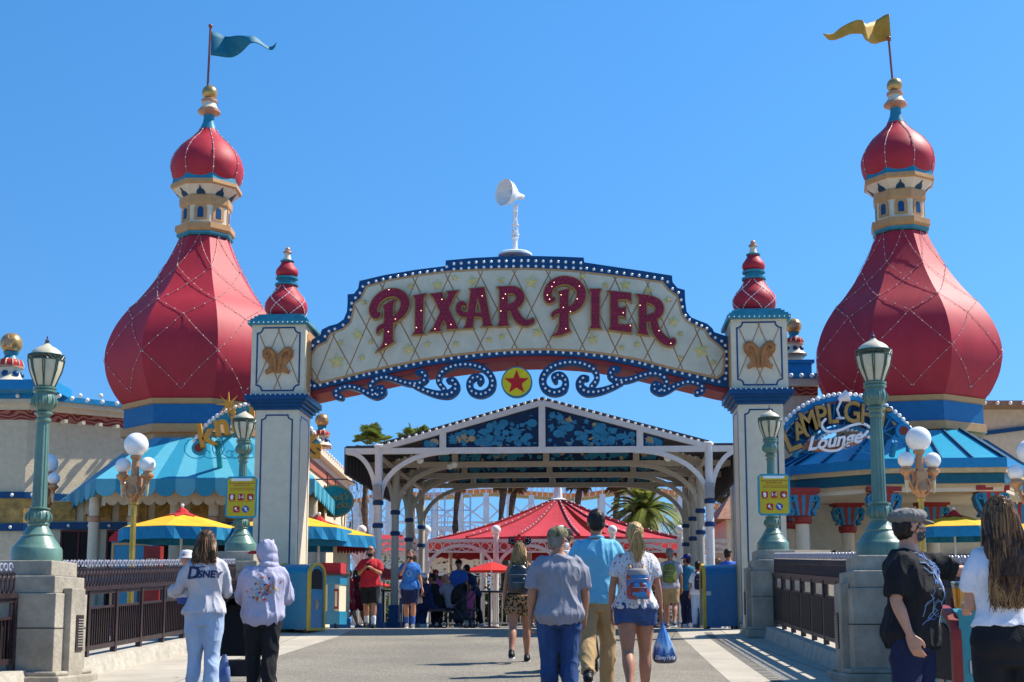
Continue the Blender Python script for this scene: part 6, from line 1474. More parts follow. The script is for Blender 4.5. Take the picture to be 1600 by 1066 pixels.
class Fig:
    def __init__(s, px, Y, H, rz, label, sk=TAN, girth=1.0, fem=False, head=(0, 0), lean=0, armL=(5, 8, 12, 0), armR=(5, 8, 12, 0), legL=(0, 0), legR=(0, 0), vox=.008, belly=0, group=None, sit=None, curl=28, child=False, z0=0, seed=1):
        s.k = H/1.75; s.loc = Vector(((px-CX)/F*Y*.997, Y, z0+gw((px-CX)/F*Y, Y))); s.rz = rz; s.g = girth; s.fem = fem; s.seed = seed; s.vox = vox; s.belly = belly; s.head = head; s.far = vox > .012
        s.kids = []; ln = R(lean); s.J = {}; J = s.J; hipx = .088 if not fem else .085; s.cut = 0
        def up(p): v = Vector(p)-Vector((0, 0, .93)); return Vector((v.x, v.y*math.cos(ln)+v.z*math.sin(ln), v.z*math.cos(ln)-v.y*math.sin(ln)))+Vector((0, 0, .93))
        s.up = up; lo = []
        for sd, nm_, lg in ((-1, 'L', legL), (1, 'R', legR)):
            hip = Vector((sd*hipx, 0, .91)); a, kf = R(lg[0]), R(lg[1]); sp_ = (lg[2] if len(lg) > 2 else .015)*sd
            kn = hip+.42*Vector((sp_, math.sin(a), -math.cos(a))); an = kn+.405*Vector((sp_*.3, math.sin(a-kf), -math.cos(a-kf)))
            J['hip'+nm_], J['knee'+nm_], J['ank'+nm_] = hip, kn, an; ft = a-kf; pt = min(0, ft+R(12)) if kf > 12 else 0
            J['toe'+nm_] = Vector((0, math.cos(pt), math.sin(pt))); lo.append(an.z+min(0, .2*math.sin(pt)))
        dz = .085-min(lo); sw = .175 if not fem else .150
        if child: sw = .15
        s.dz = dz
        for sd, nm_, ar in ((-1, 'L', armL), (1, 'R', armR)):
            sh = up((sd*sw*(.97+(girth-1)*.35), 0, 1.400)); a, o, e, o2 = [R(x) for x in ar[:4]]
            el = sh+.275*Vector((sd*math.sin(o), math.sin(a)*math.cos(o), -math.cos(a)*math.cos(o))); wr = el+.245*Vector((sd*math.sin(o2), math.sin(a+e)*math.cos(o2), -math.cos(a+e)*math.cos(o2)))
            J['sh'+nm_], J['el'+nm_], J['wr'+nm_] = sh, el, wr
        for k in J:
            if not k.startswith('toe'): J[k] = J[k]+Vector((0, 0, dz))
        s.neck = up((0, -.01, 1.47))+Vector((0, 0, dz)); s.hc = up((0, .012, 1.635))+Vector((0, 0, dz)); s.hq = Matrix.Rotation(R(head[0]), 3, 'Z') @ Matrix.Rotation(R(head[1]), 3, 'X'); s.hs = 1.45 if child else 1.0
        if child: s.hc += Vector((0, 0, .03))
        s.curl = curl
        b = MB(); s.torso(b, 0); s.legs(b, 0); s.arms(b, 0, 2.0)
        s.headm(b)
        s.mk('person', b, sk, vox, 3 if vox < .01 else 2, 0, None)
        o = s.body; o.location = s.loc; o.rotation_euler = (0, 0, rz); tag(o, label, 'person', group)
    def TR(s, grow=0, girth=None):
        g = (girth or s.g); up = s.up; dz = Vector((0, 0, s.dz))
        if s.fem: R_ = [(.84, .135, .10, -.01), (.92, .172*g, .118*g, -.012), (1.0, .158*g, .108*g, -.005), (1.09, .125*g, .088*g, 0), (1.18, .132*g, .095*g, .008), (1.28, .148*g, .118*g, .012), (1.36, .148*g, .105*g, .004), (1.42, .128, .080, -.006), (1.455, .085, .062, -.008), (1.50, .055, .052, -.006)]
        else: R_ = [(.84, .140, .11, 0), (.92, .160*g, .118*g, -.008), (1.0, .155*g, .115*g, .01*s.belly), (1.09, .152*g, .108*g+.035*s.belly, .05*s.belly), (1.18, .160*g, .112*g+.045*s.belly, .06*s.belly+.004), (1.28, .172*g, .118*g+.015*s.belly, .02*s.belly+.004), (1.36, .172*g, .110*g, 0), (1.42, .148, .088, -.006), (1.46, .095, .068, -.01), (1.50, .062, .058, -.006)]
        return [(up((0, y, z))+dz, a+grow, c+grow) for z, a, c, y in R_]
    def torso(s, b, grow, z0=0, z1=9, flare=0):
        T = s.TR(grow); q = crom([(*c, a, d) for c, a, d in T], 4); rings = [(Vector(x[:3]), x[3]+flare*max(0, 1.1+s.dz-x[2]), x[4]+flare*max(0, 1.1+s.dz-x[2])) for x in q if z0+s.dz <= x[2] <= z1+s.dz]
        lo_ = rings[0]
        if z0 and z0+s.dz < T[0][0].z: rings = [(Vector((lo_[0].x, lo_[0].y, z0+s.dz)), lo_[1]*1.02+.0, lo_[2]*1.02)]+rings
        b.loft(rings, 20)
    def legs(s, b, grow, zcut=None, loose=0, flare=0, feet=True):
        J = s.J; g = 1+(s.g-1)*.6; f = s.fem
        for nm_ in 'LR':
            h, k, a = J['hip'+nm_], J['knee'+nm_], J['ank'+nm_]; pts = [h+Vector((0, 0, .02)), h.lerp(k, .35), h.lerp(k, .75), k, k.lerp(a, .3)+Vector((0, -.012, 0)), k.lerp(a, .7), a]
            rs = [(.098 if f else .094)*g, (.088 if f else .084)*g, .066*g, .054*g, .057*g, .042, .037]
            if grow or loose: rs = [r+grow+loose*(.3+.12*i) for i, r in enumerate(rs)]; rs[-1] += flare; rs[-2] += flare*.6
            P, Q = crv(pts, rs, 5)
            if zcut is not None:
                n = max(3, int(len(P)*zcut)); P, Q = P[:n], Q[:n]
                b.tube(P, Q, 16); b.ball(P[0], Q[0]*.98, 14, 8)
            else: capsule(b, pts, rs, 14)
            if feet and zcut is None and grow == 0:
                t = J['toe'+nm_]; hl = a+Vector((0, -.03, -.035)); capsule(b, [hl, a+t*.06+Vector((0, 0, -.03)), a+t*.15+Vector((0, 0, -.045))], [.037, .038, .030], 10)
    def arms(s, b, grow, ln=2.0, loose=0, hands=True, which='LR'):
        J = s.J; g = 1+(s.g-1)*.55
        for nm_ in which:
            h, e, w_ = J['sh'+nm_], J['el'+nm_], J['wr'+nm_]; sd = -1 if nm_ == 'L' else 1
            pts = [h+Vector((-sd*.02, 0, 0)), h.lerp(e, .35), h.lerp(e, .85), e.lerp(w_, .02), e.lerp(w_, .3), e.lerp(w_, .75), w_]; k = .84 if s.fem else 1
            rs = [.056*k*g, .050*k*g, .041*k*g, .038*k*g, .040*k*g, .030*k, .025*k]
            if ln < 2 or grow:
                rs = [r+grow+loose*(.25*i) for i, r in enumerate(rs)]; rs[0] *= .84; P, Q = crv(pts, rs, 5); n = max(3, int(len(P)*ln/2)); P, Q = P[:n], Q[:n]; b.tube(P, Q, 14); b.ball(P[0], Q[0]*.98, 12, 8); b.ball(P[-1]-(P[-1]-P[-2]).normalized()*Q[-1]*.7, Q[-1]*.97, 12, 8) if 0 else None
            else:
                capsule(b, pts, rs, 12)
                if hands:
                    d = (w_-e).normalized(); n = Vector((-sd, 0, 0)); fw = Vector((0, 1, 0))
                    if d.y > .6: fw = Vector((0, 0, 1)); n = Vector((-sd, 0, 0))
                    hand(b, w_+d*.005, d, n, fw, .95 if s.fem else 1.05, s.curl) if not s.far else capsule(b, [w_, w_+d*.08, w_+d*.15+n*.03], [.026, .032, .018], 8)
    def headm(s, b):
        H = lambda x, y, z: s.hc+s.hq @ (Vector((x, y, z))*s.hs); k = s.hs
        capsule(b, [s.neck+Vector((0, 0, -.06)), s.neck+Vector((0, .002, .03)), s.hc+Vector((0, -.012, -.05))], [.062 if not s.fem else .05, .055 if not s.fem else .045, .055 if not s.fem else .046], 14)
        b.ball(H(0, -.008, .012), 1, 20, 14, (.077*k, .096*k, .100*k), s.hq); b.ball(H(0, .030, -.045), 1, 18, 12, (.060*k, .062*k, .074*k), s.hq); b.ball(H(0, .052, -.092), 1, 12, 8, (.034*k, .032*k, .024*k), s.hq)
        b.ball(H(0, .066, .018), 1, 12, 8, (.055*k, .026*k, .018*k), s.hq)
        b.tube([H(0, .084, .01), H(0, .096, -.012), H(0, .108, -.034)], [.009*k, .011*k, .014*k], 8); b.ball(H(0, .103, -.036), .014*k, 8, 6)
        for sd in (-1, 1):
            b.ball(H(sd*.080, -.006, -.012), 1, 10, 8, (.012*k, .020*k, .034*k), s.hq @ Matrix.Rotation(R(sd*-18), 3, 'Z')); b.ball(H(sd*.038, .062, -.035), .024*k, 8, 6)
        b.ball(H(0, .082, -.066), 1, 10, 6, (.026*k, .012*k, .009*k), s.hq)
    def eyes(s):
        for sd in (-1, 1):
            H = lambda x, y, z: s.hc+s.hq @ (Vector((x, y, z))*s.hs); b = MB(); b.ball(H(sd*.030, .080, .0), .0125*s.hs, 10, 8); b.cur = 1; b.ball(H(sd*.031, .0875, .0), .0065*s.hs, 8, 6); s.mk('eye', b, [WHITE, HK], 0)
    def mk(s, name, b, m, vox=0, it=3, amp=0, par='b', f=(7, 7, 2.6), smooth=True, fine=.35, label=None):
        if vox:
            vs, fs, nm = fuse(b, vox, it)
            if amp: vs = folds(vs, nm, amp, s.seed, f, fine)
            q = MB(); q.v = vs; q.f = fs; q.mi = [0]*len(fs)
        else: q = b
        s.last = ([p.copy() for p in q.v], list(q.f))
        q.v = [p*s.k for p in q.v]
        me_o = q.build(name, m, None, smooth=smooth, ang=75)
        if par is None: s.body = me_o
        else: me_o.parent = s.body if par == 'b' else par
        return me_o
    def shirt(s, m, hem=.86, sleeve=.62, grow=.020, loose=.012, amp=.010, name='shirt', flare=.10, collar=False, f=(7, 7, 2.6), vox=None):
        b = MB(); s.torso(b, grow, hem, 1.475, flare); 
        if sleeve: s.arms(b, grow*.7, sleeve, loose, False)
        o = s.mk(name, b, m, vox or max(.0095, s.vox*1.15), 4, amp, f=f); s.shirtgeo = s.last
        if collar:
            b = MB(); c = s.neck+Vector((0, 0, .015)); b.tube([c+Vector((.064*math.cos(t), .062*math.sin(t), .012*math.sin(t)*-1)) for t in (i*math.pi/9 for i in range(18))], .013, 8, closed=True); s.mk('collar', b, m, 0, par=o)
        return o
    def pants(s, m, cut=None, grow=.010, loose=.006, flare=0, amp=.008, name='trousers', top=1.02, f=(6, 6, 3.2), skirt=False):
        b = MB(); s.torso(b, grow+.012, .80, top, 0); s.legs(b, grow, cut if cut else .97, loose, flare, False)
        for nm_ in 'LR': b.ball(s.J['hip'+nm_]+Vector((0, -.02, .0)), .105*(1+(s.g-1)*.5), 14, 10)
        return s.mk(name, b, m, max(.0095, s.vox*1.15), 4, amp, f=f)
    def shoes(s, m, sole=WHITE, which='LR', sock=None):
        for nm_ in which:
            a = s.J['ank'+nm_]; t = s.J['toe'+nm_]; nrm = Vector((0, -t.z, t.y)); b = MB(); hl = a-t*.045-nrm*.035
            capsule(b, [hl, a+t*.04-nrm*.028, a+t*.12-nrm*.045, a+t*.185-nrm*.050], [.046, .048, .042, .032], 12); capsule(b, [a+nrm*.01, a-nrm*.03], [.046, .045], 12)
            sh = s.mk('shoe', b, m, max(.009, s.vox), 3); q = Matrix((Vector((1, 0, 0)), t, nrm)).transposed(); b = MB()
            b.loft([(a+t*.07-nrm*.087, .043, .135, q), (a+t*.07-nrm*.064, .046, .140, q)], 20); s.mk('sole', b, sole, 0, par=sh)
            if sock: b = MB(); capsule(b, [a+nrm*.0, a.lerp(s.J['knee'+nm_], .38)], [.047, .056], 12); s.mk('sock', b, sock, max(.009, s.vox), 2)
    def haircap(s, m, back=.0, name='hair', grow=0, z=.0, vox=None, amp=.006):
        H = lambda x, y, z: s.hc+s.hq @ (Vector((x, y, z))*s.hs); k = s.hs; b = MB(); b.ball(H(0, -.020, .026+z), 1, 22, 14, ((.083+grow)*k, (.096+grow)*k, (.098+grow)*k), s.hq); b.ball(H(0, -.045, -.025-back), 1, 18, 12, ((.072+grow)*k, (.062+grow)*k, (.075+grow)*k), s.hq)
        return s.mk(name, b, m, vox or max(.008, s.vox), 2, amp, f=(26, 26, 10), fine=.8)
    def strands(s, mats, n, length, wave=.02, spread=1.0, r=.006, par='b', y0=-.4, tie=None, seed=2, name='hair_strands', clump=0):
        rnd = random.Random(seed); b = MB(); H = lambda x, y, z: s.hc+s.hq @ (Vector((x, y, z))*s.hs)
        for i in range(n):
            a = rnd.uniform(-1, 1)*R(125)*spread-R(90); e = rnd.uniform(-.2, 1.35); x, y, z = .088*math.cos(a)*math.cos(e), .102*math.sin(a)*math.cos(e)-.018, .104*math.sin(e)+.022
            L_ = length*rnd.uniform(.78, 1.0); ph = rnd.uniform(0, 6.3); ph2 = rnd.uniform(0, 6.3); out = []
            p0 = Vector((x, y, z)); side = Vector((x, y, 0)).normalized()
            p1 = Vector((x*1.14+.0, y*1.12-.006, min(z, .03)-.05)) if e > .1 else Vector((x*1.05, y*1.05, z-.05))
            mid = Vector((.095*side.x, -.10+.02*side.y+(.05*max(0, side.y+.2)), .0+rnd.uniform(-.02, .02)))
            pts = [H(*p0), H(*((p0+p1)/2*1.03)), H(*p1)]; base = pts[-1]; bk = Vector((s.hc.x+(base.x-s.hc.x)*1.15, min(base.y, s.neck.y-.105) if y < .02 else base.y, 0)); m_ = max(5, int(L_/.06))
            for j in range(1, m_+1):
                t = j/m_; zz = base.z-L_*t; yy = base.y+(bk.y-base.y)*min(1, t*3.0); xx = base.x+(bk.x-base.x)*t*(1+.3*t)
                pts.append(Vector((xx+wave*math.sin(ph+t*9)*t+rnd.uniform(-.002, .002), yy-.008*math.sin(ph2+t*7)*t-.012*t, zz)))
            b.cur = rnd.choice(range(len(mats))) if rnd.random() < .8 else 0
            b.tube(pts, [r*(.6+.6*math.sin(math.pi*min(1, .15+.8*q/len(pts)))) for q in range(len(pts))], 4)
        return s.mk(name, b, mats, 0, par=par)
    def print_(s, mb, m, name='print', back=True, off=.005, sub=1, xsh=0):
        import bmesh
        bv = BVHTree.FromPolygons(s.shirtgeo[0], s.shirtgeo[1]); bm = bmesh.new(); V = [bm.verts.new((p.x, 0, p.z)) for p in mb.v]
        mi = list(mb.mi)
        for f_, i_ in zip(mb.f, mi):
            try: ff = bm.faces.new([V[i] for i in f_]); ff.material_index = i_
            except ValueError: pass
        bmesh.ops.subdivide_edges(bm, edges=[e for e in bm.edges if e.calc_length() > .02], cuts=sub, use_grid_fill=True); bm.verts.ensure_lookup_table(); bm.verts.index_update()
        q = MB()
        for v in bm.verts:
            h = bv.ray_cast(Vector((v.co.x, -1 if back else 1, v.co.z)), Vector((0, 1 if back else -1, 0)))
            q.v.append((h[0]+Vector((0, -off if back else off, 0))) if h[0] else Vector((v.co.x, -.15 if back else .15, v.co.z)))
        for f_ in bm.faces: q.f.append(tuple(v.index for v in f_.verts)); q.mi.append(f_.material_index)
        bm.free(); return s.mk(name, q, m, 0)
def flat_text(txt, size, cx_, cz_, bold=.01, shear=0, arc_=0):
    b = MB(); vs, fs = text_mesh(txt, size, 0, shear, bold); b.add([Vector((cx_+p.x, 0, cz_+p.y+arc_*p.x*p.x)) for p in vs], fs); return b
def cap_hat(s, m, brim_yaw=0, dark=None, back=False, name='cap', z=.0):
    q = s.hq @ Matrix.Rotation(R(brim_yaw), 3, 'Z'); H = lambda x, y, z_: s.hc+q @ (Vector((x, y, z_+z))*s.hs); b = MB(); rg = []
    for t in (0, .2, .4, .6, .8, .93, 1.0): a = t*R(88); rg.append((H(0, -.006, .030+.088*math.sin(a)), .091*math.cos(a)*s.hs+.002, .108*math.cos(a)*s.hs+.002, q))
    b.loft([(H(0, -.006, .012), .089*s.hs, .106*s.hs, q)]+rg, 24); b.ball(H(0, -.006, .119), .008, 8, 6); o = s.mk(name, b, m, 0)
    b = MB(); pts = []
    for i in range(13): a = R(180)*i/12; pts.append((a))
    vs = [H(.078*math.cos(a), .060+.030*math.sin(a), .022) for a in pts]+[H(.074*math.cos(a), .075+.105*math.sin(a), .022-.018*math.sin(a)) for a in pts]; vs += [v+Vector((0, 0, -.006)) for v in vs]; n = 13
    fs = [(i, i+1, n+i+1, n+i) for i in range(n-1)]+[(2*n+i+1, 2*n+i, 3*n+i, 3*n+i+1) for i in range(n-1)]+[(n+i, n+i+1, 3*n+i+1, 3*n+i) for i in range(n-1)]
    b.add(vs, fs); s.mk('brim', b, dark or m, 0, par=o); return o
def mask_(s, m, grow=0):
    H = lambda x, y, z: s.hc+s.hq @ (Vector((x, y, z))*s.hs); b = MB(); b.ball(H(0, .048, -.060), 1, 18, 12, (.062*s.hs, .062*s.hs, .054*s.hs), s.hq); b.ball(H(0, .10, -.045), .016, 8, 6)
    o = s.mk('face_mask', b, m, max(.008, s.vox), 2); b = MB()
    for sd in (-1, 1): b.tube([H(sd*.055, .07, -.03), H(sd*.080, .01, -.004), H(sd*.084, -.015, .004)], .003, 5); b.tube([H(sd*.050, .06, -.09), H(sd*.078, .0, -.04), H(sd*.084, -.015, -.02)], .003, 5)
    s.mk('mask_loops', b, m, 0, par=o)
def backpack(s, m, w_=.15, h_=.40, d_=.12, zc=1.20, m2=None, top=None, label=None, straps=None):
    zc += s.dz; b = MB(); y = -.13*s.g-d_*.5-.015+math.sin(0); P = lambda x, yy, z: Vector((x, y+yy, zc+z))
    rg = [(P(0, 0, z), w_*kx, d_*.55*ky) for z, kx, ky in ((-h_/2, .80, .8), (-h_*.46, .96, .98), (-h_*.2, 1, 1.05), (h_*.2, .98, 1), (h_*.40, .86, .88), (h_*.50, .55, .6))]
    b.loft([rg[0]]+rg, 20); o = s.mk('backpack', b, m, max(.010, s.vox), 2, .003)
    b = MB(); rg = [(P(0, -d_*.42, z), w_*kx, d_*.26*ky) for z, kx, ky in ((-h_*.42, .6, .6), (-h_*.38, .76, .95), (-h_*.1, .78, 1), (h_*.02, .7, .8), (h_*.05, .5, .5))]; b.loft(rg, 18); s.mk('front_pocket', b, m2 or m, max(.009, s.vox), 2, par=o)
    b = MB()
    for sd in (-1, 1):
        pts = crom([tuple(v) for v in (P(sd*w_*.45, d_*.25, h_*.42), P(sd*w_*.62, .10, h_*.52+.04), s.J['shL' if sd < 0 else 'shR']*.55+Vector((0, .0, s.neck.z-.005))*.45+Vector((0, .02, .028)), s.neck+Vector((sd*.10, .135, -.12)))], 5); b.tube(pts, .014, 6)
    b.tube([P(.02, d_*.1, h_*.5), P(.02, d_*.1, h_*.5+.04), P(-.02, d_*.1, h_*.5+.04), P(-.02, d_*.1, h_*.5)], .006, 6)
    s.mk('straps', b, straps or m, 0, par=o); b = MB(); b.tube([P(w_*.9*math.cos(t), -d_*.56*math.sin(t)-.004, h_*.16) for t in (R(180)*i/14 for i in range(15))], .004, 5); b.tube([P(w_*.62*math.cos(t), -d_*.46-.20*d_*math.sin(t)-.003, -h_*.12) for t in (R(180)*i/14 for i in range(15))], .003, 5); s.mk('zip', b, mat('zip metal', (.4, .4, .4), .3, metal=.7), 0, par=o)
    return o
DEN = cloth('blue denim', (.035, .085, .22), col2=(.015, .035, .11), scale=5, stretch=(1, 1, .35)); LJ = cloth('light denim', (.42, .52, .66), col2=(.28, .38, .54), scale=4, stretch=(1, 1, .4)); BLK = cloth('black cloth', (.012, .012, .014)); KH = cloth('khaki twill', (.40, .27, .13)); NVY = cloth('navy cloth', (.012, .018, .06)); GRY = cloth('heather grey cotton', (.25, .25, .29)); WHT = cloth('white cotton', (.66, .65, .68)); SHB = mat('black shoe', (.01, .01, .012), .5); SHW = mat('white shoe', (.62, .62, .62), .5); SHG = mat('grey shoe', (.12, .12, .13), .6)
# ---- woman in the lettered sweatshirt with a child on her hip
s = Fig(322, 12.8, 1.66, R(4), 'woman in pale grey sweatshirt lettered DISNEY carrying a small child on her left hip', FAIR, 1.06, True, (-6, 0), 0, (10, 26, 75, 25), (18, 12, 70, -8), (6, 4), (-4, 8), seed=3, vox=.009)
PG = cloth('pale grey sweatshirt', (.46, .45, .49)); s.shirt(PG, .90, 1.95, .032, .006, .014, 'sweatshirt', .02)
nv = cloth('navy print', (.03, .035, .10)); s.print_(flat_text('D', .17, -.105, 1.315+s.dz, .006, .15), nv, 'lettering'); s.print_(flat_text('isney'.upper(), .095, .045, 1.305+s.dz, .004, .1, -.6), nv, 'lettering', sub=1)
b = MB(); b.add([(-.085, 0, 1.36), (-.07, 0, 1.375), (-.0, 0, 1.385), (.04, 0, 1.37), (.0, 0, 1.375)], [(0, 1, 2, 3, 4)]); s.print_(b, nv, 'flourish')
s.pants(LJ, None, .012, .004, .035, .008, 'jeans', .99); s.shoes(SHW); s.haircap(HB, .03, amp=.008); s.strands([HB, HB, HL], 480, .20, .010, 1.0, .0045, seed=4)
for nm_ in 'LR':
    b = MB(); e, w_ = s.J['el'+nm_], s.J['wr'+nm_]
    for t, m_ in ((.25, 0), (.45, 1)): b.cur = m_; c = e.lerp(w_, t); d_ = (w_-e).normalized(); q = d_.to_track_quat('Z', 'Y').to_matrix(); b.loft([(c-d_*.018, .060, .060, q), (c+d_*.018, .058, .058, q)], 16)
    s.mk('sleeve_stripe', b, [nv, WHT], 0)
c = Fig(291, 12.95, .86, R(-75), 'small child in white sun hat held by the woman in the lettered sweatshirt', FAIR, 1.1, False, (60, 0), 0, (30, 10, 50, 0), (30, 10, 50, 0), (62, 45, .25), (62, 50, .25), seed=5, vox=.012, child=True, z0=.68)
c.shirt(WHT, .9, 1.2, .02, .01, .006); c.pants(cloth('blue legging', (.05, .09, .30)), None, .012, .004); c.shoes(SHW)
b = MB(); H = lambda x, y, z: c.hc+Vector((x, y, z))*1.45; b.lathe([(.125, .0), (.118, .015), (.092, .045), (.088, .085), (.065, .115), (.0, .125)], H(0, 0, 0)*1, 24); b.v = [Vector((p.x*1.35-c.hc.x*.35, p.y*1.35-c.hc.y*.35, (p.z-c.hc.z)*1.35+c.hc.z+.02)) for p in b.v]; c.mk('sun_hat', b, cloth('white hat cotton', (.66, .66, .70)), 0)
# ---- hooded person with stroller
s = Fig(413, 13.3, 1.56, R(3), 'person in lavender grey hooded sweatshirt with colourful back print pushing a stroller', FAIR, 1.18, False, (62, 0), 4, (20, 14, 65, -6), (18, 12, 75, -10), (4, 3), (-6, 8), seed=7, vox=.009)
HOOD = cloth('lavender grey fleece', (.40, .39, .50)); s.shirt(HOOD, .83, 1.95, .050, .008, .014, 'hooded_sweatshirt', .0)
H = lambda x, y, z: s.hc+s.hq @ Vector((x, y, z)); b = MB(); b.ball(H(0, -.015, .02), 1, 22, 14, (.108, .122, .122), s.hq); b.ball(H(0, -.05, -.07), 1, 18, 12, (.10, .10, .10), s.hq); b.ball(H(.0, -.06, -.14), 1, 18, 10, (.13, .09, .06), s.hq)
for sd in (-1, 1): capsule(b, [H(sd*.06, -.03, .09), H(sd*.095, -.04, .145)], [.035, .008], 10)
s.mk('hood', b, HOOD, .010, 3, .008); b = MB(); b.loft([(H(0, .12, .02), .075, .055, s.hq), (H(0, .15, .0), .07, .075, s.hq), (H(0, .15, -.012), .06, .07, s.hq)], 16); s.mk('cap_visor', b, mat('cap visor red', (.35, .02, .04), .7), 0)
rnd = random.Random(6); b = MB()
for i in range(150):
    a = rnd.uniform(0, 6.28); r0 = abs(rnd.gauss(0, .068)); x, z = .02+r0*math.cos(a)*1.15, 1.20+s.dz+r0*math.sin(a)*1.1; q = star(rnd.uniform(.010, .026), None, rnd.choice((3, 4, 5)), a, x, z) if rnd.random() < .5 else [(x+rnd.uniform(.006, .018)*math.cos(t), z+rnd.uniform(.006, .016)*math.sin(t)) for t in (j*.9 for j in range(7))]
    b.cur = i % 5; o = len(b.v); b.add([Vector((u, 0, v)) for u, v in q], [tuple(range(len(q)))])
s.print_(b, [cloth('print orange', (.55, .25, .06)), cloth('print sky', (.20, .42, .62)), cloth('print red', (.45, .06, .05)), cloth('print sand', (.60, .48, .30)), cloth('print navy', (.06, .07, .22))], 'back_print', sub=0, off=.007)
s.pants(BLK, None, .016, .010, .012, .011, 'trousers', .98); s.shoes(SHB)
def stroller(px, Y, rz, label, hh=1.0):
    T = thing('stroller', label, 'stroller', ((px-CX)/F*Y*.997, Y, gw((px-CX)/F*Y, Y)), rz, 'black folding strollers'); Mx = root_m(T); MT = mat('stroller tube grey', (.05, .05, .055), .35, metal=.5)
    B_ = lambda: (lambda q: (setattr(q, 'm', Mx.copy()), q)[1])(MB())
    b = B_()
    for sx in (-1, 1):
        b.tube([(sx*.21, -.42, hh), (sx*.22, -.25, .72), (sx*.24, .42, .16)], .014, 8); b.tube([(sx*.22, .12, .60), (sx*.25, -.28, .14)], .013, 8)
    b.tube([(-.21, -.42, hh), (-.15, -.46, hh+.02), (.15, -.46, hh+.02), (.21, -.42, hh)], .017, 8); b.tube([(-.25, -.28, .14), (.25, -.28, .14)], .01, 6); b.build('frame', MT, T)
    for sx in (-1, 1):
        for sy, r in ((-.28, .12), (.42, .09)):
            b = B_(); b.m = Mx @ Matrix.Translation((sx*.27, sy, r)) @ Matrix.Rotation(R(90), 4, 'Y'); b.tube([(r*.86*math.cos(t), r*.86*math.sin(t), 0) for t in (i*math.pi/10 for i in range(20))], .016, 8, closed=True); wh = b.build('wheel', BLACK, T)
            b = B_(); b.m = Mx @ Matrix.Translation((sx*.27, sy, r)) @ Matrix.Rotation(R(90), 4, 'Y'); b.lathe([(.03, -.02), (.03, .02)], n=10)
            for i in range(5): a = i*2*math.pi/5; b.bar((0, 0, 0), (r*.8*math.cos(a), r*.8*math.sin(a), 0), .014, .01)
            b.build('rim', mat('wheel grey', (.35, .35, .36), .4), wh)
    b = B_(); b.add([(-.20, -.10, .92), (.20, -.10, .92), (.20, -.16, .40), (-.20, -.16, .40), (-.20, .28, .42), (.20, .28, .42), (-.2, -.02, .9), (.2, -.02, .9), (.2, .02, .48), (-.2, .02, .48)], [(0, 1, 2, 3), (3, 2, 5, 4), (6, 9, 8, 7), (9, 4, 5, 8), (0, 3, 9, 6), (1, 7, 8, 2), (0, 6, 7, 1), (3, 4, 9), (2, 8, 5)]); b.build('seat', BLK, T)
    b = B_(); vs = []; 
    for i in range(8):
        a = R(-20+20*i)
        for j in range(7): t = R(180)*j/6; vs.append((.24*math.cos(t), -.12+.30*math.sin(a)*math.sin(t)*.9+.02, .70+.36*math.cos(a)*math.sin(t)*.9+0))
    b.add(vs, [(i*7+j, i*7+j+1, (i+1)*7+j+1, (i+1)*7+j) for i in range(7) for j in range(6)]); cn = b.build('sunshade', BLK, T, smooth=True); cn.modifiers.new('t', 'SOLIDIFY').thickness = .012
    b = B_(); b.loft([((0, -.05, .2), .20, .22), ((0, -.05, .36), .22, .26)], 16); b.build('basket', cloth('basket dark mesh', (.03, .03, .04)), T)
    return T
st_ = stroller(384, 13.95, R(2), 'black stroller with a blue bag pushed by the hooded person')
bgm = MB(); p = Vector((st_.location.x-.12, st_.location.y-.34, st_.location.z+.26)); bgm.loft([(p+Vector((0, 0, z)), a, c) for z, a, c in ((-.13, .05, .03), (-.10, .07, .045), (.02, .06, .04), (.10, .04, .02), (.16, .02, .01))], 14)
bo_ = bgm.build('hanging_bag', cloth('royal blue bag', (.05, .12, .42), col2=(.30, .38, .55), scale=6), None, loc=p, smooth=True); tag(bo_, 'small blue and white bag hanging from the near side of the black stroller', 'bag')
# ---- woman with mouse ears
s = Fig(812, 18.2, 1.62, R(-5), 'blond woman in black tank top and leopard shorts wearing a mouse ear hat', TAN, 1.06, True, (0, 0), 0, (-14, 10, 14, 6), (16, 12, 16, 4), (-14, 18), (12, 4), seed=9, vox=.011)
s.shirt(BLK, .92, .0, .014, 0, .008, 'tank_top', .05)
LEO = mat('leopard print', (.34, .20, .09), .8, var=.1, spots=((.02, .012, .008), 34, .50)); s.pants(LEO, .26, .022, .02, 0, .006, 'shorts', 1.0); s.shoes(SHB)
s.haircap(HY, .02); s.strands([HY, HY, HL], 360, .24, .02, 1.0, .0055, seed=8); backpack(s, mat('black vinyl', (.012, .012, .014), .3, coat=.4), .145, .40, .13, 1.20)
b = MB(); H = lambda x, y, z: s.hc+s.hq @ Vector((x, y, z)); rg = [(H(0, -.01, .02+.10*math.sin(t*R(88))), .096*math.cos(t*R(88))+.002, .11*math.cos(t*R(88))+.002) for t in (0, .25, .5, .75, .95, 1)]; b.loft(rg, 20); ht = s.mk('mouse_ear_hat', b, BLK, 0)
for sd in (-1, 1):
    q = Matrix.Rotation(R(90), 3, 'X'); b = MB(); b.loft([(H(sd*.105, .012, .135), .062, .062, q), (H(sd*.105, -.012, .135), .062, .062, q)], 20); b.m = Matrix.Identity(4); s.mk('ear', b, BLK, 0, par=ht)
    b = MB(); 
    for i in range(7): a = i*.9; b.ball(H(sd*.105+.035*math.cos(a), -.016, .135+.035*math.sin(a)), .006, 6, 4)
    s.mk('ear_dots', b, WHITE, 0, par=ht)
b = MB()
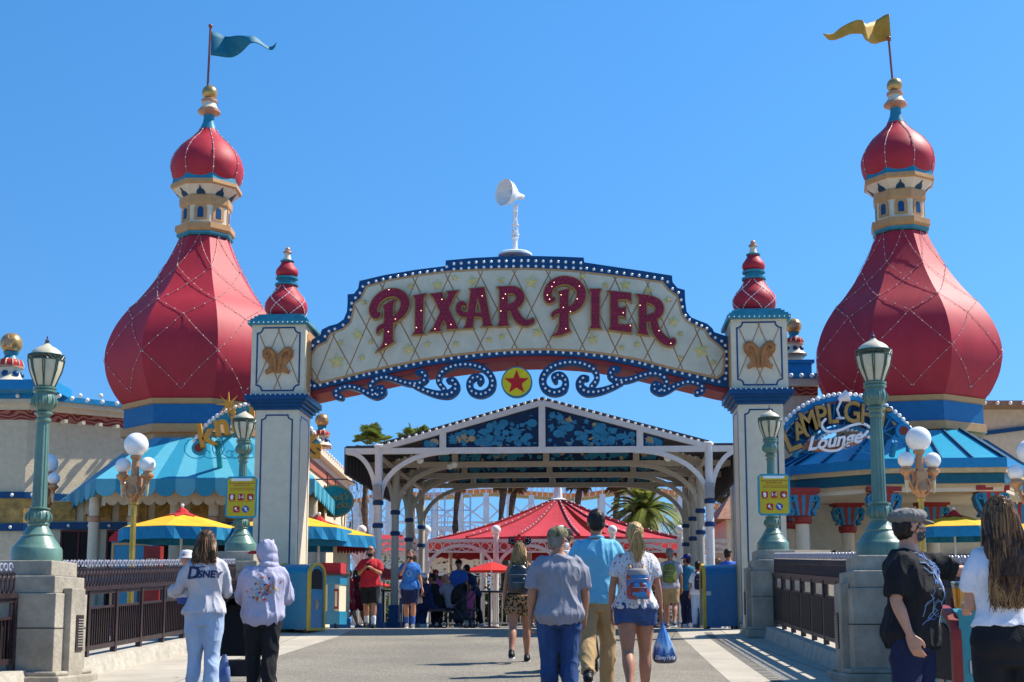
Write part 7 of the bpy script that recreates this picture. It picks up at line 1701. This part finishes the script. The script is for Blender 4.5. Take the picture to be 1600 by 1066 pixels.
for sd in (-1, 1): b.add([H(0, -.05, .15), H(sd*.075, -.05, .215), H(sd*.08, -.05, .115), H(0, -.01, .15), H(sd*.075, -.01, .215), H(sd*.08, -.01, .115)], [(0, 1, 2), (3, 5, 4), (0, 3, 4, 1), (1, 4, 5, 2), (2, 5, 3, 0)])
b.ball(H(0, -.035, .15), .024, 10, 6); s.mk('bow', b, mat('bow red', (.5, .02, .02), .7), 0, par=ht)
# ---- person mostly hidden, black cap
s = Fig(884, 16.2, 1.76, 0, 'mostly hidden person in black cap between the grey and blue shirted men', TAN, 1.0, False, (-25, 0), seed=11, vox=.012); s.shirt(WHT, .86, .65); s.pants(BLK); s.shoes(SHB); s.haircap(HK); cap_hat(s, BLK)
# ---- grey T-shirt man
s = Fig(873, 12.0, 1.665, R(2), 'older man in heather grey T-shirt and blue jeans with camouflage cap', TAN, 1.20, False, (-52, 4), 2, (-6, 14, 16, 4), (2, 13, 22, 2), (3, 4), (-3, 6), seed=13, vox=.0075, belly=.5)
s.shirt(GRY, .83, .78, .030, .020, .013); s.pants(DEN, None, .012, .008, .01, .010, 'jeans', .98); s.shoes(SHG); s.haircap(HG, .01, z=-.01)
CAM = mat('camouflage twill', (.20, .17, .09), .85, var=.1, spots=((.06, .065, .035), 26, .52)); cap_hat(s, CAM, 0, mat('worn beige brim', (.30, .20, .14), .85)); mask_(s, mat('pale mask', (.60, .60, .62), .8))
# ---- tall blue shirt man
s = Fig(932, 13.65, 1.885, R(-2), 'tall dark haired man in light blue short sleeved shirt and khaki trousers', TAN, 1.08, False, (4, 0), 0, (-8, 9, 14, 4), (14, 9, 30, 4), (-20, 26), (10, 3), seed=17, vox=.0085)
s.shirt(cloth('light blue poplin', (.16, .46, .62), col2=(.13, .40, .56)), .86, .85, .030, .018, .013, collar=True); s.pants(KH, None, .012, .008, .008, .010, 'trousers', 1.0); s.shoes(SHB); s.haircap(HK, -.005, amp=.006)
# ---- woman with the small backpack and bag
s = Fig(992, 12.9, 1.73, R(2), 'blond woman with ponytail in floral white blouse and denim shorts carrying a shopping bag', TAN, 1.10, True, (6, 0), 0, (-6, 15, 14, 4), (4, 15, 8, 8), (-12, 22), (6, 2), seed=19, vox=.0075)
FLO = mat('floral white cotton', (.62, .60, .60), .8, var=.04, bump=.3, bscale=60, spots=((.32, .10, .12), 42, .60)); s.shirt(FLO, .90, .60, .024, .020, .012, 'blouse', .08)
SHD = cloth('denim shorts cloth', (.05, .10, .24), col2=(.025, .05, .14), scale=9, spots=((.5, .5, .5), 70, .72)); s.pants(SHD, .22, .020, .018, 0, .006, 'shorts', .98); s.shoes(SHW)
s.haircap(HY, .0, amp=.004)
b = MB(); rnd = random.Random(12); H = lambda x, y, z: s.hc+s.hq @ Vector((x, y, z))
for i in range(150):
    a = rnd.uniform(0, 6.28); r0 = .012*math.sqrt(rnd.random()); sp2 = rnd.gauss(0, .022); l = rnd.uniform(.20, .30); ph = rnd.random()*6
    p0 = H(r0*math.cos(a), -.118, .025+r0*math.sin(a)); b.cur = i % 3 == 0; b.tube([p0, p0+Vector((sp2*.3, -.035, -.02)), p0+Vector((sp2*.8, -.055, -.09)), p0+Vector((sp2*1.2+.006*math.sin(ph), -.05, -.17)), p0+Vector((sp2*1.0, -.045, -l))], [.004, .007, .008, .007, .002], 4)
s.mk('ponytail', b, [HY, HL], 0); b = MB(); b.tube([H(.020*math.cos(t), -.125, .022+.020*math.sin(t)) for t in (i*.7 for i in range(9))], .007, 6, closed=True); s.mk('hair_tie', b, BRONZE, 0)
BPM = mat('small backpack printed', (.06, .20, .42), .5, var=.2, scale=8, spots=((.42, .06, .03), 11, .56)); BT2 = mat('tan leather', (.50, .29, .12), .5)
bp = backpack(s, BPM, .115, .29, .10, 1.15, mat('backpack pocket print', (.30, .05, .03), .5, spots=((.05, .24, .50), 14, .50)), straps=BT2)
b = MB(); y = -.13*s.g-.05-.015; c0 = Vector((0, y, 1.15+s.dz+.105)); b.loft([(c0+Vector((0, 0, -.02)), .108, .056), (c0+Vector((0, 0, .02)), .096, .052), (c0+Vector((0, 0, .04)), .065, .038)], 18); s.mk('backpack_top', b, mat('grey felt', (.30, .27, .26), .8), 0, par=bp)
# shopping bag
wr = s.body.location+Matrix.Rotation(s.rz, 3, 'Z') @ ((s.J['wrR']+(s.J['wrR']-s.J['elR']).normalized()*.11)*s.k)
b = MB(); Lb = .40; rg = []
prof_ = [(0, .014, .012), (.05, .018, .014), (.12, .045, .03), (.22, .085, .045), (.33, .112, .06), (.38, .105, .058), (.40, .07, .04)]
q = crom([tuple(x) for x in prof_], 5); nn_ = 40; vs = []
for d_, a, c in q:
    for i in range(nn_): t = 2*math.pi*i/nn_; kk = 1+.10*math.sin(t*9+d_*3)*(1-d_/.42)+.03*math.sin(t*5+d_*20); vs.append(wr+Vector((a*kk*math.cos(t)+.04*d_, c*kk*math.sin(t), -d_+.01)))
b.add(vs, [(j*nn_+(i+1) % nn_, j*nn_+i, (j+1)*nn_+i, (j+1)*nn_+(i+1) % nn_) for j in range(len(q)-1) for i in range(nn_)]+[tuple((len(q)-1)*nn_+i for i in range(nn_))[::-1]])
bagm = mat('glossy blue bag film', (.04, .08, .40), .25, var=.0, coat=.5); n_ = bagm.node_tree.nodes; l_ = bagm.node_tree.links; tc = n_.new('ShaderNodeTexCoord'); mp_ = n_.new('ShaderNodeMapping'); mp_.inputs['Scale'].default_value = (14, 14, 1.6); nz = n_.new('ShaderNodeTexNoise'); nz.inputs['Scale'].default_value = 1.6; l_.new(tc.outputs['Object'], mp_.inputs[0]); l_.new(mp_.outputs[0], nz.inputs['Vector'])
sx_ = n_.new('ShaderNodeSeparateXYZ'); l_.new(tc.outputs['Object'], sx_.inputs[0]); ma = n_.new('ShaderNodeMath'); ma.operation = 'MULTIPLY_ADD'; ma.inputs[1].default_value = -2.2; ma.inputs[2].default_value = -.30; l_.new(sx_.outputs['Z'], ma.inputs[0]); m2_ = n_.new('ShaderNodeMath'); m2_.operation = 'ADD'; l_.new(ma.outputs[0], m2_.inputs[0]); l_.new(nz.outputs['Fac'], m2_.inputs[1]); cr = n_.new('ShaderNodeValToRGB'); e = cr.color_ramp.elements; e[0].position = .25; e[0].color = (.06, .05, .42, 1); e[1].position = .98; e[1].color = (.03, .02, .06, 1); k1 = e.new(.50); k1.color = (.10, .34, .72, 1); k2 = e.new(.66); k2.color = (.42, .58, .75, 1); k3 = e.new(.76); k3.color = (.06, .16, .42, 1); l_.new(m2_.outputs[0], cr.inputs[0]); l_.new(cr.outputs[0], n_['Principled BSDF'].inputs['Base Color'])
bag = b.build('shopping_bag', bagm, None, loc=wr, smooth=True); tag(bag, 'blue glossy plastic bag lettered Disney Parks hanging from the floral womans right hand', 'bag')
bvb = BVHTree.FromPolygons([v for v in vs], [f for f in b.f]); tb = MB(); tv, tf = text_mesh('Disney Parks', .055, 0, .3, .0012); c0 = wr+Vector((.016, 0, -.335)); ok = []
for p in tv:
    o_ = Vector((c0.x+p.x*.66, c0.y-1, c0.z+p.y)); h = bvb.ray_cast(o_, Vector((0, 1, 0))); ok.append((h[0] if h[0] else Vector((o_.x, c0.y-.05, o_.z)))+Vector((0, -.004, 0)))
tb.add(ok, tf); tb.build('lettering', WHITE, bag)
stroller(900, 16.8, R(-8), 'black stroller just ahead of the tall man in the light blue shirt', .9)
# ---- man in flat cap
s = Fig(1420, 8.6, 1.645, R(-128), 'man in black T-shirt with blue print, grey flat cap and patterned mask', FAIR, 1.13, False, (44, 2), 0, (74, 36, 6, 38), (-2, 10, 22, -2), (3, 3), (-3, 3), seed=23, vox=.0065, belly=.55, curl=22)
s.shirt(BLK, .82, .80, .032, .022, .014, f=(6, 6, 2.2)); s.pants(NVY, None, .012, .01, .01, .01, 'jeans', .97); s.shoes(SHB)
b = MB(); rnd = random.Random(31); Mi = Matrix.Identity(4)
for i in range(44):
    x, z = rnd.uniform(-.10, .11), 1.22+s.dz+rnd.uniform(-.17, .18); pts = [(x, z)]; a = rnd.uniform(0, 6.28)
    for j in range(7): a += rnd.uniform(-.9, .9); x += .022*math.cos(a); z += .026*math.sin(a); pts.append((max(-.13, min(.14, x)), z))
    b.cur = rnd.choice((0, 0, 1, 2)); wd = rnd.uniform(.0015, .0045)
    for p_, q_ in zip(pts, pts[1:]):
        d_ = Vector((q_[0]-p_[0], q_[1]-p_[1]));  n_ = Vector((-d_.y, d_.x)).normalized()*wd if d_.length > 1e-5 else Vector((wd, 0)); b.add([Vector((p_[0]+n_.x, 0, p_[1]+n_.y)), Vector((p_[0]-n_.x, 0, p_[1]-n_.y)), Vector((q_[0]-n_.x, 0, q_[1]-n_.y)), Vector((q_[0]+n_.x, 0, q_[1]+n_.y))], [(0, 1, 2, 3)])
s.print_(b, [cloth('print pale blue', (.13, .21, .34)), cloth('print white', (.45, .48, .55)), cloth('print deep blue', (.05, .14, .42))], 'chest_print', back=False, sub=0, off=.006)
s.haircap(HK, .0, z=-.015); mask_(s, mat('patterned mask', (.06, .06, .065), .8, spots=((.35, .33, .32), 60, .60))); s.eyes()
H = lambda x, y, z: s.hc+s.hq @ Vector((x, y, z)); b = MB(); b.ball(H(0, -.010, .062), 1, 24, 14, (.112, .135, .060), s.hq); b.ball(H(0, -.005, .040), 1, 24, 14, (.098, .115, .040), s.hq)
FC = cloth('grey flat cap wool', (.17, .16, .15)); fc = s.mk('flat_cap', b, FC, .0075, 3, .006, f=(14, 14, 14)); b = MB(); b.loft([(H(0, .10, .034), .078, .070, s.hq @ Matrix.Rotation(R(-14), 3, 'X')), (H(0, .10, .024), .082, .074, s.hq @ Matrix.Rotation(R(-14), 3, 'X'))], 24); s.mk('peak', b, FC, 0, par=fc)
b = MB(); a0, a1 = s.J['elL'], s.J['wrL']; c0 = a0.lerp(a1, .45); 
# ---- woman with long hair
s = Fig(1564, 7.15, 1.64, R(2), 'woman with very long brown and blond hair in white cropped T-shirt and black leggings', FAIR, 1.06, True, (4, 0), 0, (10, 5, 78, -14), (8, 10, 80, -14), (3, 2), (-3, 3), seed=29, vox=.007)
s.shirt(cloth('bright white cotton', (.72, .72, .78)), 1.02, .60, .022, .016, .010, 'T_shirt', .04); s.pants(BLK, None, .006, 0, 0, .004, 'leggings', 1.06); s.shoes(SHB)
s.haircap(HB, .03, amp=.006); b = MB(); c_ = s.hc; b.loft([(c_+Vector((0, -.045, .02)), .085, .075), (c_+Vector((0, -.065, -.08)), .098, .065), (c_+Vector((0, -.10, -.20)), .115, .050), (c_+Vector((0, -.12, -.34)), .105, .038), (c_+Vector((.01, -.125, -.44)), .06, .02)], 20); s.mk('hair_mass', b, HB, .008, 3, .012, f=(26, 26, 4), fine=.8)
s.strands([HB, HL, HB], 900, .38, .008, 1.02, .0028, seed=21); s.strands([HL, HY, HB, HL], 800, .50, .022, .95, .0024, seed=22, name='hair_lengths')
# ---- facing the camera
s = Fig(579, 28.7, 1.76, R(178), 'bearded man walking this way in red T-shirt and black shorts holding a phone', TAN, 1.12, False, (0, -18), 0, (26, 10, 88, -30), (26, 10, 88, -30), (10, 4), (-10, 14), seed=33, vox=.013)
s.shirt(cloth('red cotton', (.50, .022, .035)), .86, .70, .030, .018, .011); b = MB(); rnd = random.Random(2)
for i in range(12): x, z = rnd.uniform(-.09, .09), 1.30+s.dz+rnd.uniform(-.035, .04); b.add([Vector((x-.018, 0, z-.008)), Vector((x+.018, 0, z-.008)), Vector((x+.012, 0, z+.010)), Vector((x-.012, 0, z+.010))], [(0, 1, 2, 3)])
s.print_(b, cloth('print gold', (.55, .33, .03)), 'chest_print', back=False, sub=0); s.pants(BLK, .46, .022, .02, 0, .008, 'shorts', 1.0); s.shoes(SHB, BLACK, sock=WHT); mask_(s, BLK)
b = MB(); p = (s.J['wrL']+s.J['wrR'])/2+Vector((0, .06, .04)); b.box(p, (.075, .02, .15)); s.body and None; b.v = [q*s.k for q in b.v]; ph = b.build('phone', BLACK, None); ph.location = s.loc; ph.rotation_euler = (0, 0, s.rz); tag(ph, 'dark phone held in both hands by the man in the red T-shirt', 'phone')
b = MB(); H = lambda x, y, z: s.hc+s.hq @ Vector((x, y, z)); b.ball(H(-.035, .085, .065), 1, 10, 6, (.03, .008, .02), s.hq); b.ball(H(.035, .085, .065), 1, 10, 6, (.03, .008, .02), s.hq); s.mk('sunglasses', b, BLACK, 0); s.eyes()
s = Fig(641, 28.5, 1.67, R(176), 'woman in royal blue T-shirt and navy shorts walking this way, hand at mask', TAN, 1.10, True, (0, -6), 0, (4, 16, 10, 12), (38, 6, 128, -24), (12, 4), (-8, 14), seed=35, vox=.013)
s.shirt(cloth('royal blue cotton', (.02, .11, .38), col2=(.05, .20, .50), scale=12), .84, .70, .032, .018, .010); s.pants(NVY, .42, .020, .016, 0, .006, 'shorts', 1.0); s.shoes(SHG, WHITE, sock=cloth('blue sock', (.03, .10, .35))); s.haircap(HB, .0, amp=.005); mask_(s, BLK); s.eyes()
b = MB(); q = [(.055*math.cos(t)*(1+.25*math.cos(4*t)), 1.22+s.dz+.07*math.sin(t)) for t in (i*math.pi/12 for i in range(24))]; b.add([Vector((x, 0, z)) for x, z in q]+[Vector((x*.8, 0, 1.22+s.dz+(z-1.22-s.dz)*.8)) for x, z in q], [(i, (i+1) % 24, 24+(i+1) % 24, 24+i) for i in range(24)]); s.print_(b, cloth('pale print', (.30, .45, .65)), 'chest_print', back=False, sub=0)
# ---- background people
def bgp(px, Y, H_, rz, label, top, bot, cut=None, hair=HK, hat=None, bag=None, fem=False, sleeve=.7, seed=40, sk=TAN, girth=1.05, msk=False, head=(0, 0), aL=(4, 10, 16, 2), aR=(4, 10, 16, 2), lL=(6, 3), lR=(-6, 10), z0=0, long_=0, child=False, lean=0):
    s = Fig(px, Y, H_, R(rz), label, sk, girth, fem, head, lean, aL, aR, lL, lR, seed=seed, vox=.017, group='people across the plaza', z0=z0, child=child)
    s.shirt(top, .86, sleeve, .028, .014, .008); s.pants(bot, cut, .016, .010, 0, .006, 'shorts' if cut else 'trousers', 1.0); s.shoes(SHG if seed % 2 else SHW)
    if hair: s.haircap(hair, .02 if fem else 0, vox=.014)
    if long_: s.strands([hair], 60, long_, .02, 1, .011, seed=seed)
    if hat: cap_hat(s, hat)
    if bag: backpack(s, bag, .15, .40, .14, 1.20)
    if msk: mask_(s, BLK)
    return s
LTEE = cloth('pale blue grey tee', (.36, .37, .45)); TQ = cloth('teal tank', (.02, .16, .28)); RB = cloth('employee blue', (.04, .13, .50)); PINK = cloth('pink cotton', (.55, .12, .30)); MAR = cloth('maroon cotton', (.16, .012, .02)); RDT = cloth('red tee', (.42, .02, .03)); DNT = cloth('dark navy tee', (.02, .03, .09)); GRN = cloth('lime backpack', (.22, .30, .05), col2=(.03, .03, .03), scale=4)
bgp(1047, 30.3, 1.80, -12, 'balding man in pale tee and khaki shorts with a lime green backpack', LTEE, KH, .44, HG, None, GRN, seed=41, lL=(14, 4), lR=(-12, 18), head=(-25, 0))
bgp(1073, 31.0, 1.70, -20, 'person in blue cap and teal tank top standing by the right pavilion posts', TQ, NVY, None, HK, cloth('cap blue', (.02, .03, .30)), None, True, .15, 42, head=(60, 0), msk=True)
bgp(1090, 29.9, 1.48, 5, 'person in white tee and pale jeans with navy backpack left of the right litter bin', WHT, LJ, None, HK, None, NVY, True, .7, 43)
bgp(1110, 31.5, 1.72, 8, 'dark dressed person with large black backpack behind the right litter bin', BLK, BLK, None, HK, None, BLK, False, 1.6, 44)
bgp(1122, 32.2, 1.66, -30, 'woman in pale top with light brown hair behind the right litter bin', cloth('beige top', (.40, .34, .26)), NVY, None, HL, None, None, True, .5, 45, long_=.2)
bgp(1138, 29.6, 1.74, -14, 'dark haired man in bright blue polo shirt beside the right arch pillar', RB, NVY, .44, HK, None, None, False, .7, 46, head=(-30, 0), aR=(30, 8, 60, -10))
bgp(1158, 31.8, 1.62, 10, 'person in red sun hat partly hidden by the right arch pillar', BLK, MAR, None, HK, cloth('sun hat red', (.50, .03, .02)), None, True, .7, 47)
bgp(1329, 29.0, 1.66, 20, 'dark haired person behind the right fence near the menu board', BLK, BLK, None, HK, None, None, False, .7, 48)
bgp(1306, 29.6, 1.70, -30, 'long haired person half hidden behind the cream menu board', DNT, BLK, None, HK, None, None, True, .7, 49, long_=.25)
bgp(717, 34.5, 1.74, 160, 'staff member in bright blue polo standing behind the seated group', RB, NVY, None, HK, BLK, None, False, .7, 51, head=(20, 0))
bgp(742, 35.3, 1.70, 60, 'person in dark navy bending beside the child in pink', DNT, BLK, None, HK, None, None, False, 1.5, 52, lean=22, aL=(50, 8, 30, 0), aR=(50, 8, 30, 0))
bgp(733, 34.6, 1.12, 200, 'small child in bright pink next to the blue polo staff member', PINK, PINK, .6, HK, None, None, False, .9, 53, child=False)
bgp(560, 32.6, 1.50, -70, 'girl in maroon dress and white cap walking left of the man in red', MAR, MAR, .50, HB, WHT, None, True, .4, 54, long_=.22, lL=(20, 5), lR=(-20, 20))
bgp(545, 32.0, 1.42, -95, 'youngster in red tee with red backpack near the boarded booth', RDT, RDT, .50, HK, None, RDT, False, .7, 55, lL=(22, 6), lR=(-20, 24))
bgp(628, 40.0, 1.72, 180, 'person in white top deep under the pavilion on the left', WHT, DEN, None, HB, None, None, True, .7, 56)
bgp(1000, 38.4, 1.70, 170, 'person in grey top before the white arcade', LTEE, NVY, None, HK, None, None, False, .7, 57)
bgp(838, 37.6, 1.72, 30, 'person in dark tee beyond the woman with mouse ears', DNT, KH, .46, HB, None, None, False, .7, 58)
# seated group on a low bench
bn = thing('bench', 'dark bench under the seated group beside the second pavilion post', 'bench', ((692-CX)/F*32.2, 32.2, 0)); bx_ = bn.location.x
b = MB(); b.box((bx_, 32.2, .42), (1.7, .42, .06)); b.build('seat', IRON, bn)
for x in (-.75, .75):
    b = MB(); b.box((bx_+x, 32.2, .20), (.06, .38, .38)); b.build('leg', IRON, bn)
sitL = (86, 84)
for px, l, top, bot, hair, hat, seed, rz in ((707, 'seated bald man in grey T-shirt leaning forward on the bench', GRY, BLK, None, None, 61, 60), (688, 'seated person with dark hair and denim jacket on the bench', BLK, DEN, HK, None, 62, 80), (673, 'seated person in white cap and dark top at the left end of the bench', DNT, NVY, HK, WHT, 63, 120)):
    bgp(px, 32.2, 1.70, rz, l, top, bot, None, hair, hat, None, False, .8, seed, lL=sitL, lR=sitL, aL=(40, 10, 50, -5), aR=(40, 10, 50, -5), lean=16, z0=.0)
bgp(681, 33.8, 1.45, 170, 'person in pink top and red hat behind the bench', PINK, NVY, None, HK, cloth('hat crimson', (.45, .03, .05)), None, True, .8, 64)
stroller(716, 31.2, R(75), 'dark stroller parked in front of the seated group', .95)
# small tables between arcade and pavilion
tb_ = thing('cafe_table', 'small black high table in front of the white arcade', 'table', (0, 0, 0), 0, 'cafe tables before the arcade')
b = MB(); b.lathe([(.40, .92), (.42, .94), (.42, .96), (.38, .97)], n=20); b.build('tabletop', IRON, tb_); b = MB(); b.tube([(0, 0, .03), (0, 0, .93)], .035, 10); b.lathe([(.26, 0), (.26, .02), (.05, .05)], n=16); b.build('pedestal', IRON, tb_)
tb_.location = ((765-CX)/F*36, 36, 0)
for px, Y, l in ((600, 35, 'black high table beside the first pavilion post'), (845, 36.5, 'black high table beyond the woman with mouse ears'), (1020, 37, 'black high table near the right pavilion posts')): dup(tb_, ((px-CX)/F*Y, Y, 0), 0, l)
